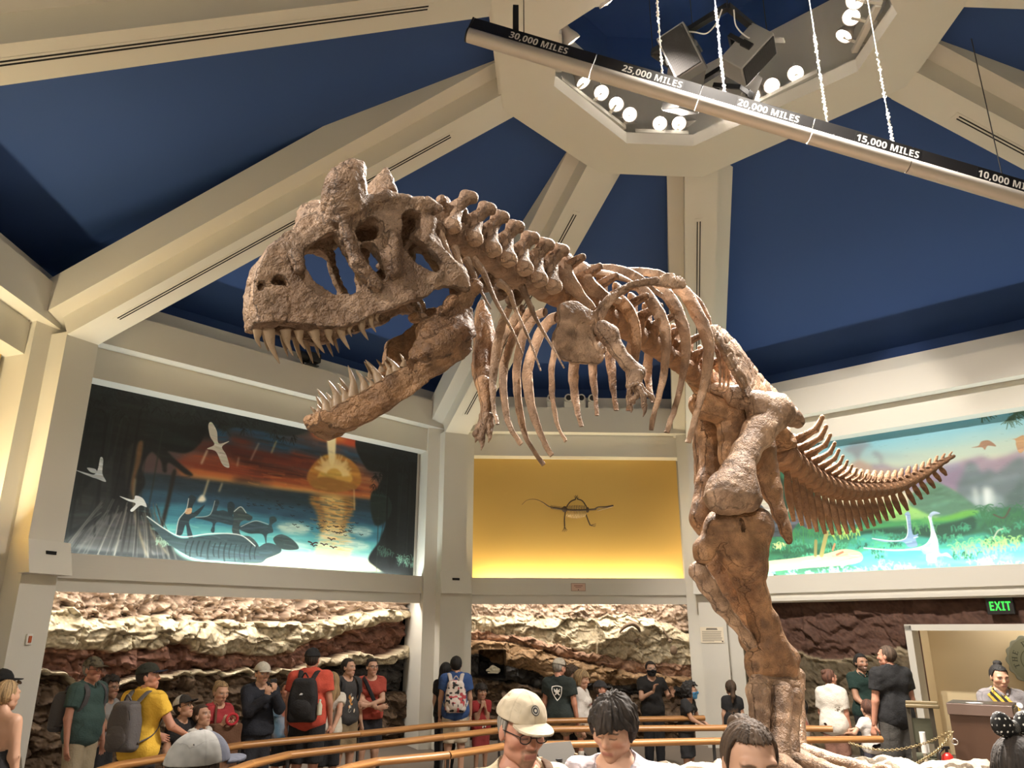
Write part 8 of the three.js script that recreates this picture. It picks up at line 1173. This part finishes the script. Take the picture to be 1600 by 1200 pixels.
PP.star = person({ px: 1141, top: 1062, d: 12.4, yaw: 172, female: 1, label: 'person with a brown ponytail and black starburst shirt, back turned by the column', hair: 'back', tail: 'pony', hairLen: 0.2, hairColor: 'brown', shirt: { color: [0.012, 0.012, 0.013], sleeve: 0.32, hem: 0.88, prints: [{ back: 1, y: 1.16, w: 0.26, h: 0.26, tex: burstTex, label: 'brown starburst' }] }, pants: { color: [0.35, 0.30, 0.26], len: 0.45 } });
// ---- people by the doorway
PP.strap = person({ px: 1242, top: 1058, d: 10.4, yaw: 60, label: 'child in a grey and red shirt with a black strap behind the skeleton ankle', hair: 'long', hairColor: 'auburn', shirt: { sleeve: 0.3, paint: (x, y, z, c) => { const a = noise(x * 12, y * 12, z * 12) > 0.05 && Math.abs(x) < 0.13; c[0] = a ? 0.35 : 0.40; c[1] = a ? 0.12 : 0.37; c[2] = a ? 0.08 : 0.33; return c; } } });
backpack(PP.strap, 'black backpack with wide straps on the child behind the skeleton ankle', [0.012, 0.012, 0.014]);
PP.lanyard = person({ px: 1294, top: 1045, d: 10.6, yaw: 128, female: 1, belly: 1.1, label: 'person in a loose white shirt with auburn hair and a lanyard', skin: 'ruddy', hair: 'back', tail: 'bun', hairColor: 'auburn', head: { yaw: -22 }, shirt: { color: [0.58, 0.54, 0.47], sleeve: 0.40, hem: 0.80, loose: 0.022, prints: [{ dir: [-0.7, 0, -0.5], x: 0, y: 1.2, w: 0.1, h: 0.1, tex: blotTex(['#5a4f40', '#6a5f50'], 8, 9) }] }, pants: { color: [0.20, 0.10, 0.07], len: 0.42 } });
PP.bearded = person({ px: 1343, top: 1021, d: 11.3, yaw: 6, label: 'smiling bearded person in a dark green polo shirt', skin: 'tan', beard: 'full', smile: 1, hair: 'short', hairColor: 'black', shirt: { name: 'polo_shirt', color: [0.008, 0.028, 0.022], sleeve: 0.28, collar: true, hem: 0.86 }, pants: { color: [0.012, 0.012, 0.014], len: 1 }, armL: { to: [-0.10, 0.98, 0.26], palm: [0, 0, -1] } });
PP.small = person({ px: 1354, top: 1092, d: 10.3, yaw: 184, female: 1, label: 'small child in a white shirt with a reddish ponytail, back turned', hair: 'back', tail: 'pony', hairLen: 0.3, hairColor: 'auburn', shirt: { color: [0.60, 0.56, 0.52], sleeve: 0.3, hem: 0.74 }, pants: { color: [0.05, 0.05, 0.07], len: 0.5 }, armL: { to: [0.34, 1.22, 0.26], out: 0.6, up: -0.8, palm: [0, 0, -1] }, armR: { to: [0.36, 1.18, 0.22], out: 0.7, up: -0.6, palm: [0, 0, -1] } });
PP.tall = person({ px: 1384, top: 1008, d: 9.7, yaw: 192, wide: 1.10, deep: 1.08, belly: 1.1, label: 'tall person in a black shirt and dark grey shorts, back turned by the doorway', skin: 'ruddy', head: { yaw: 30 }, hair: 'crop', hairColor: 'brown', shirt: { color: [0.008, 0.008, 0.009], sleeve: 0.30, hem: 0.80, loose: 0.016 }, pants: { color: [0.05, 0.047, 0.042], len: 0.5, loose: 0.012 } });
PP.guide = person({ px: 1557, top: 1038, d: 8.2, yaw: -8, female: 1, wide: 1.02, label: 'person in a grey uniform with a black and gold sash behind the lectern', skin: 'fair', head: { pitch: 14 }, hair: 'back', tail: 'topbun', hairColor: 'black', shirt: { name: 'uniform_shirt', color: [0.20, 0.185, 0.19], sleeve: 0.34, collar: true, loose: 0.012 }, pants: { color: [0.05, 0.045, 0.04], len: 1 }, armR: { to: [0.26, 1.05, 0.30], dir: [-0.3, -0.2, 1], palm: [0, -1, 0] }, armL: { to: [-0.14, 1.08, 0.30], palm: [0, -1, 0] } });
{ const P = PP.guide, f = P.shirtF, sashTex = canvasTex(128, 128, (c) => { c.fillStyle = '#b5942f'; c.fillRect(0, 0, 128, 128); seed(6); for (let i = 0; i < 120; i++) { c.fillStyle = ['#8a6f1f', '#d6bd5a', '#3a3520'][i % 3]; c.fillRect(rr(0, 128), rr(0, 128), rr(3, 14), rr(2, 6)); } c.fillStyle = '#0c0c0c'; c.fillRect(26, 0, 26, 128); c.fillRect(78, 0, 26, 128); });
  const t = part(P.root, 'sash', (() => { const pos = [], uv = [], idx = [], n = 26, m = 6; for (let i = 0; i <= n; i++) for (let j = 0; j <= m; j++) { const u = i / n, w = (j / m - 0.5) * 0.15, c = V(mix(-0.12, 0.10, u), mix(1.47, 1.12, u), 0), p = c.add(V(0.84 * w, 0.54 * w, 0)).multiplyScalar(P.s).add(V(0, 0, 0.4)); for (let k = 0; k < 60; k++) { const e = f(p.x, p.y, p.z); if (e < 0.002 || p.z < -0.1) break; p.z -= e * 0.8; } pos.push(p.x, p.y, p.z + 0.006); uv.push(j / m, u * 2); } for (let i = 0; i < n; i++) for (let j = 0; j < m; j++) { const a = i * (m + 1) + j, b = a + m + 1; idx.push(a, b, a + 1, b, b + 1, a + 1); } const g = new THREE.BufferGeometry(); g.setAttribute('position', new THREE.Float32BufferAttribute(pos, 3)); g.setAttribute('uv', new THREE.Float32BufferAttribute(uv, 2)); g.setIndex(idx); g.computeVertexNormals(); return g; })(), std(0xffffff, 0.8, { map: sashTex, side: THREE.DoubleSide }), 'black and gold striped sash');
  part(P.root, 'name_tag', patch(f, P.T(0.10, 1.33), V(0, 0, 1), 0.07, 0.05, 6), std(0xffffff, 0.6, { map: printTex(64, 48, (c) => { c.fillStyle = '#f0eee8'; c.beginPath(); c.ellipse(32, 24, 31, 23, 0, 0, 7); c.fill(); }), transparent: true, alphaTest: 0.5, side: THREE.DoubleSide }), 'white oval name tag');
  for (const e of [1, -1]) part(P.root, 'epaulette', new RoundedBoxGeometry(0.10, 0.012, 0.06, 1, 0.005).rotateZ(-0.25 * e).translate(...P.T(0.125 * e, 1.478, -0.01).toArray()), std(lin(0.45, 0.33, 0.09), 0.7));
  part(P.root, 'sleeve_band', mergeG([0.30, 0.42].map((k) => { const a = P.T(0.175 * 1.02, 1.405, -0.01).lerp(P.R.el, k + 0.2), b = P.T(0.175 * 1.02, 1.405, -0.01).lerp(P.R.el, k + 0.27); return rod(a, b, 0.079 * P.s, 0.079 * P.s, 18); })), cloth([0.015, 0.015, 0.017])); }
// ---- nearest visitors, heads only in view
PP.trucker = person({ px: 314, top: 1142, d: 2.85, yaw: 160, fine: 1.5, label: 'near person in a grey mesh cap with a navy front, seen from behind', skin: 'fair', head: { yaw: -12 }, hair: 'crop', hairColor: 'dark', cap: { color: [0.045, 0.05, 0.075], mesh: [0.24, 0.235, 0.22], brim: [0.045, 0.05, 0.075], soft: 0.6, eyelets: 1 }, shirt: { color: [0.2, 0.2, 0.22], sleeve: 0.28 } });
PP.tan = person({ px: 812, top: 1080, d: 3.25, yaw: 22, fine: 1.6, label: 'near person in a tan cap, glasses and cream shirt with a short beard', skin: 'ruddy', glasses: [0.02, 0.015, 0.015], beard: 'goatee', beardColor: [0.22, 0.13, 0.08], eyesShut: 1, head: { pitch: 13, yaw: 2 }, hair: 'crop', hairColor: 'grey', cap: { color: [0.52, 0.44, 0.32], badge: badgeTex, badgeX: 0.05, badgeLabel: 'round grey badge', soft: 1.4, tilt: -0.02, lift: 0.02 }, shirt: { name: 'polo_shirt', color: [0.60, 0.50, 0.34], sleeve: 0.28, collar: true } });
{ const P = PP.tan; const t = thing('shoulder_strap', 'brown strap over the cream shirt of the person in the tan cap', 'strap', P.root.position.toArray(), P.yaw); part(t, 'band', sweep([P.T(0.10, 1.485, -0.07), P.T(0.105, 1.478, 0.02), P.T(0.06, 1.40, 0.125), P.T(-0.03, 1.22, 0.17)], () => [0.018, 0.005], 6, { side: V(1, 0, 0) }), cloth([0.10, 0.055, 0.03])); }
PP.bowed = person({ px: 958, top: 1086, d: 3.5, yaw: -30, fine: 1.6, label: 'near person with thick dark hair in a pale lilac shirt, head bowed', skin: 'fair', eyesShut: 1, head: { pitch: 24, yaw: -4, roll: -5 }, hair: 'mop', hairColor: 'dark', shirt: { color: [0.50, 0.43, 0.46], sleeve: 0.28 } });
PP.pulled = person({ px: 1165, top: 1123, d: 2.6, yaw: 0, female: 1, fine: 1.6, label: 'near person with brown hair pulled back, looking down, below the skeleton foot', skin: 'fair', eyesShut: 1, head: { pitch: 14 }, hair: 'back', tail: 'bun', hairColor: 'brown', shirt: { color: [0.3, 0.28, 0.28], sleeve: 0.28 } });
PP.bow = person({ px: 1588, top: 1150, d: 2.8, yaw: 168, female: 1, fine: 1.5, label: 'near person with dark hair and a black polka-dot bow at the lower right corner', hair: 'long', hairColor: 'dark', shirt: { color: [0.05, 0.05, 0.06], sleeve: 0.28 } });
{ const P = PP.bow, dots = canvasTex(128, 128, (c) => { c.fillStyle = '#070707'; c.fillRect(0, 0, 128, 128); c.fillStyle = '#efece4'; for (let j = 0; j < 4; j++) for (let i = 0; i < 4; i++) { c.beginPath(); c.arc(16 + i * 32 + (j % 2) * 16, 16 + j * 32, 5.5, 0, 7); c.fill(); } }), dm = std(0xffffff, 0.7, { map: dots }); dots.repeat.set(12, 12);
  const b = P.world(V(0, 0.155, -0.01).multiplyScalar(P.hz).applyQuaternion(P.q).add(P.headC)), t = thing('hair_bow', 'black bow with white dots on the head at the lower right corner', 'bow', b.toArray(), 0.2);
  for (const e of [1, -1]) part(t, 'loop', nets((x, y, z) => ell(V(0.050 * e, 0.010, 0), V(0.044, 0.042, 0.024)).d(x, y, z) + 0.005 * noise(x * 30, y * 30, z * 30), [-0.14, -0.06, -0.04], [0.14, 0.08, 0.04], 0.005), dm, 'dotted loop'); part(t, 'knot', new THREE.SphereGeometry(0.02, 12, 10).scale(0.8, 1.2, 1), dm);
  const s = thing('hair_clip', 'small gold sequinned clip beside the dotted bow', 'clip', [b.x + 0.075, b.y - 0.045, b.z + 0.02]); part(s, 'disc', new THREE.SphereGeometry(0.018, 12, 8).scale(1, 0.8, 0.5), std(lin(0.7, 0.5, 0.2), 0.25, { metalness: 0.9 })); }
// leaning wooden board beyond the tan cap
{ const p = onZ(872, 1185, -5.6), t = thing('information_board', 'tilted wooden information board behind the person in the tan cap', 'sign', [p.x, 0, p.z], 0.5); part(t, 'panel', new RoundedBoxGeometry(0.30, 0.015, 0.22, 1, 0.004).rotateX(0.9).translate(0, p.y, 0), std(lin(0.022, 0.017, 0.010), 0.8)); part(t, 'side_frame', [box(-0.15, p.y - 0.16, -0.02, -0.135, p.y + 0.02, 0.02), box(0.135, p.y - 0.16, -0.02, 0.15, p.y + 0.02, 0.02)], std(lin(0.3, 0.2, 0.11), 0.5)); part(t, 'stand', rod(V(0, 0, 0), V(0, p.y, 0), 0.03), M.darkMetal); part(t, 'foot', new THREE.CylinderGeometry(0.16, 0.18, 0.03, 20).translate(0, 0.015, 0), M.darkMetal); }
renderer.render(scene, camera);
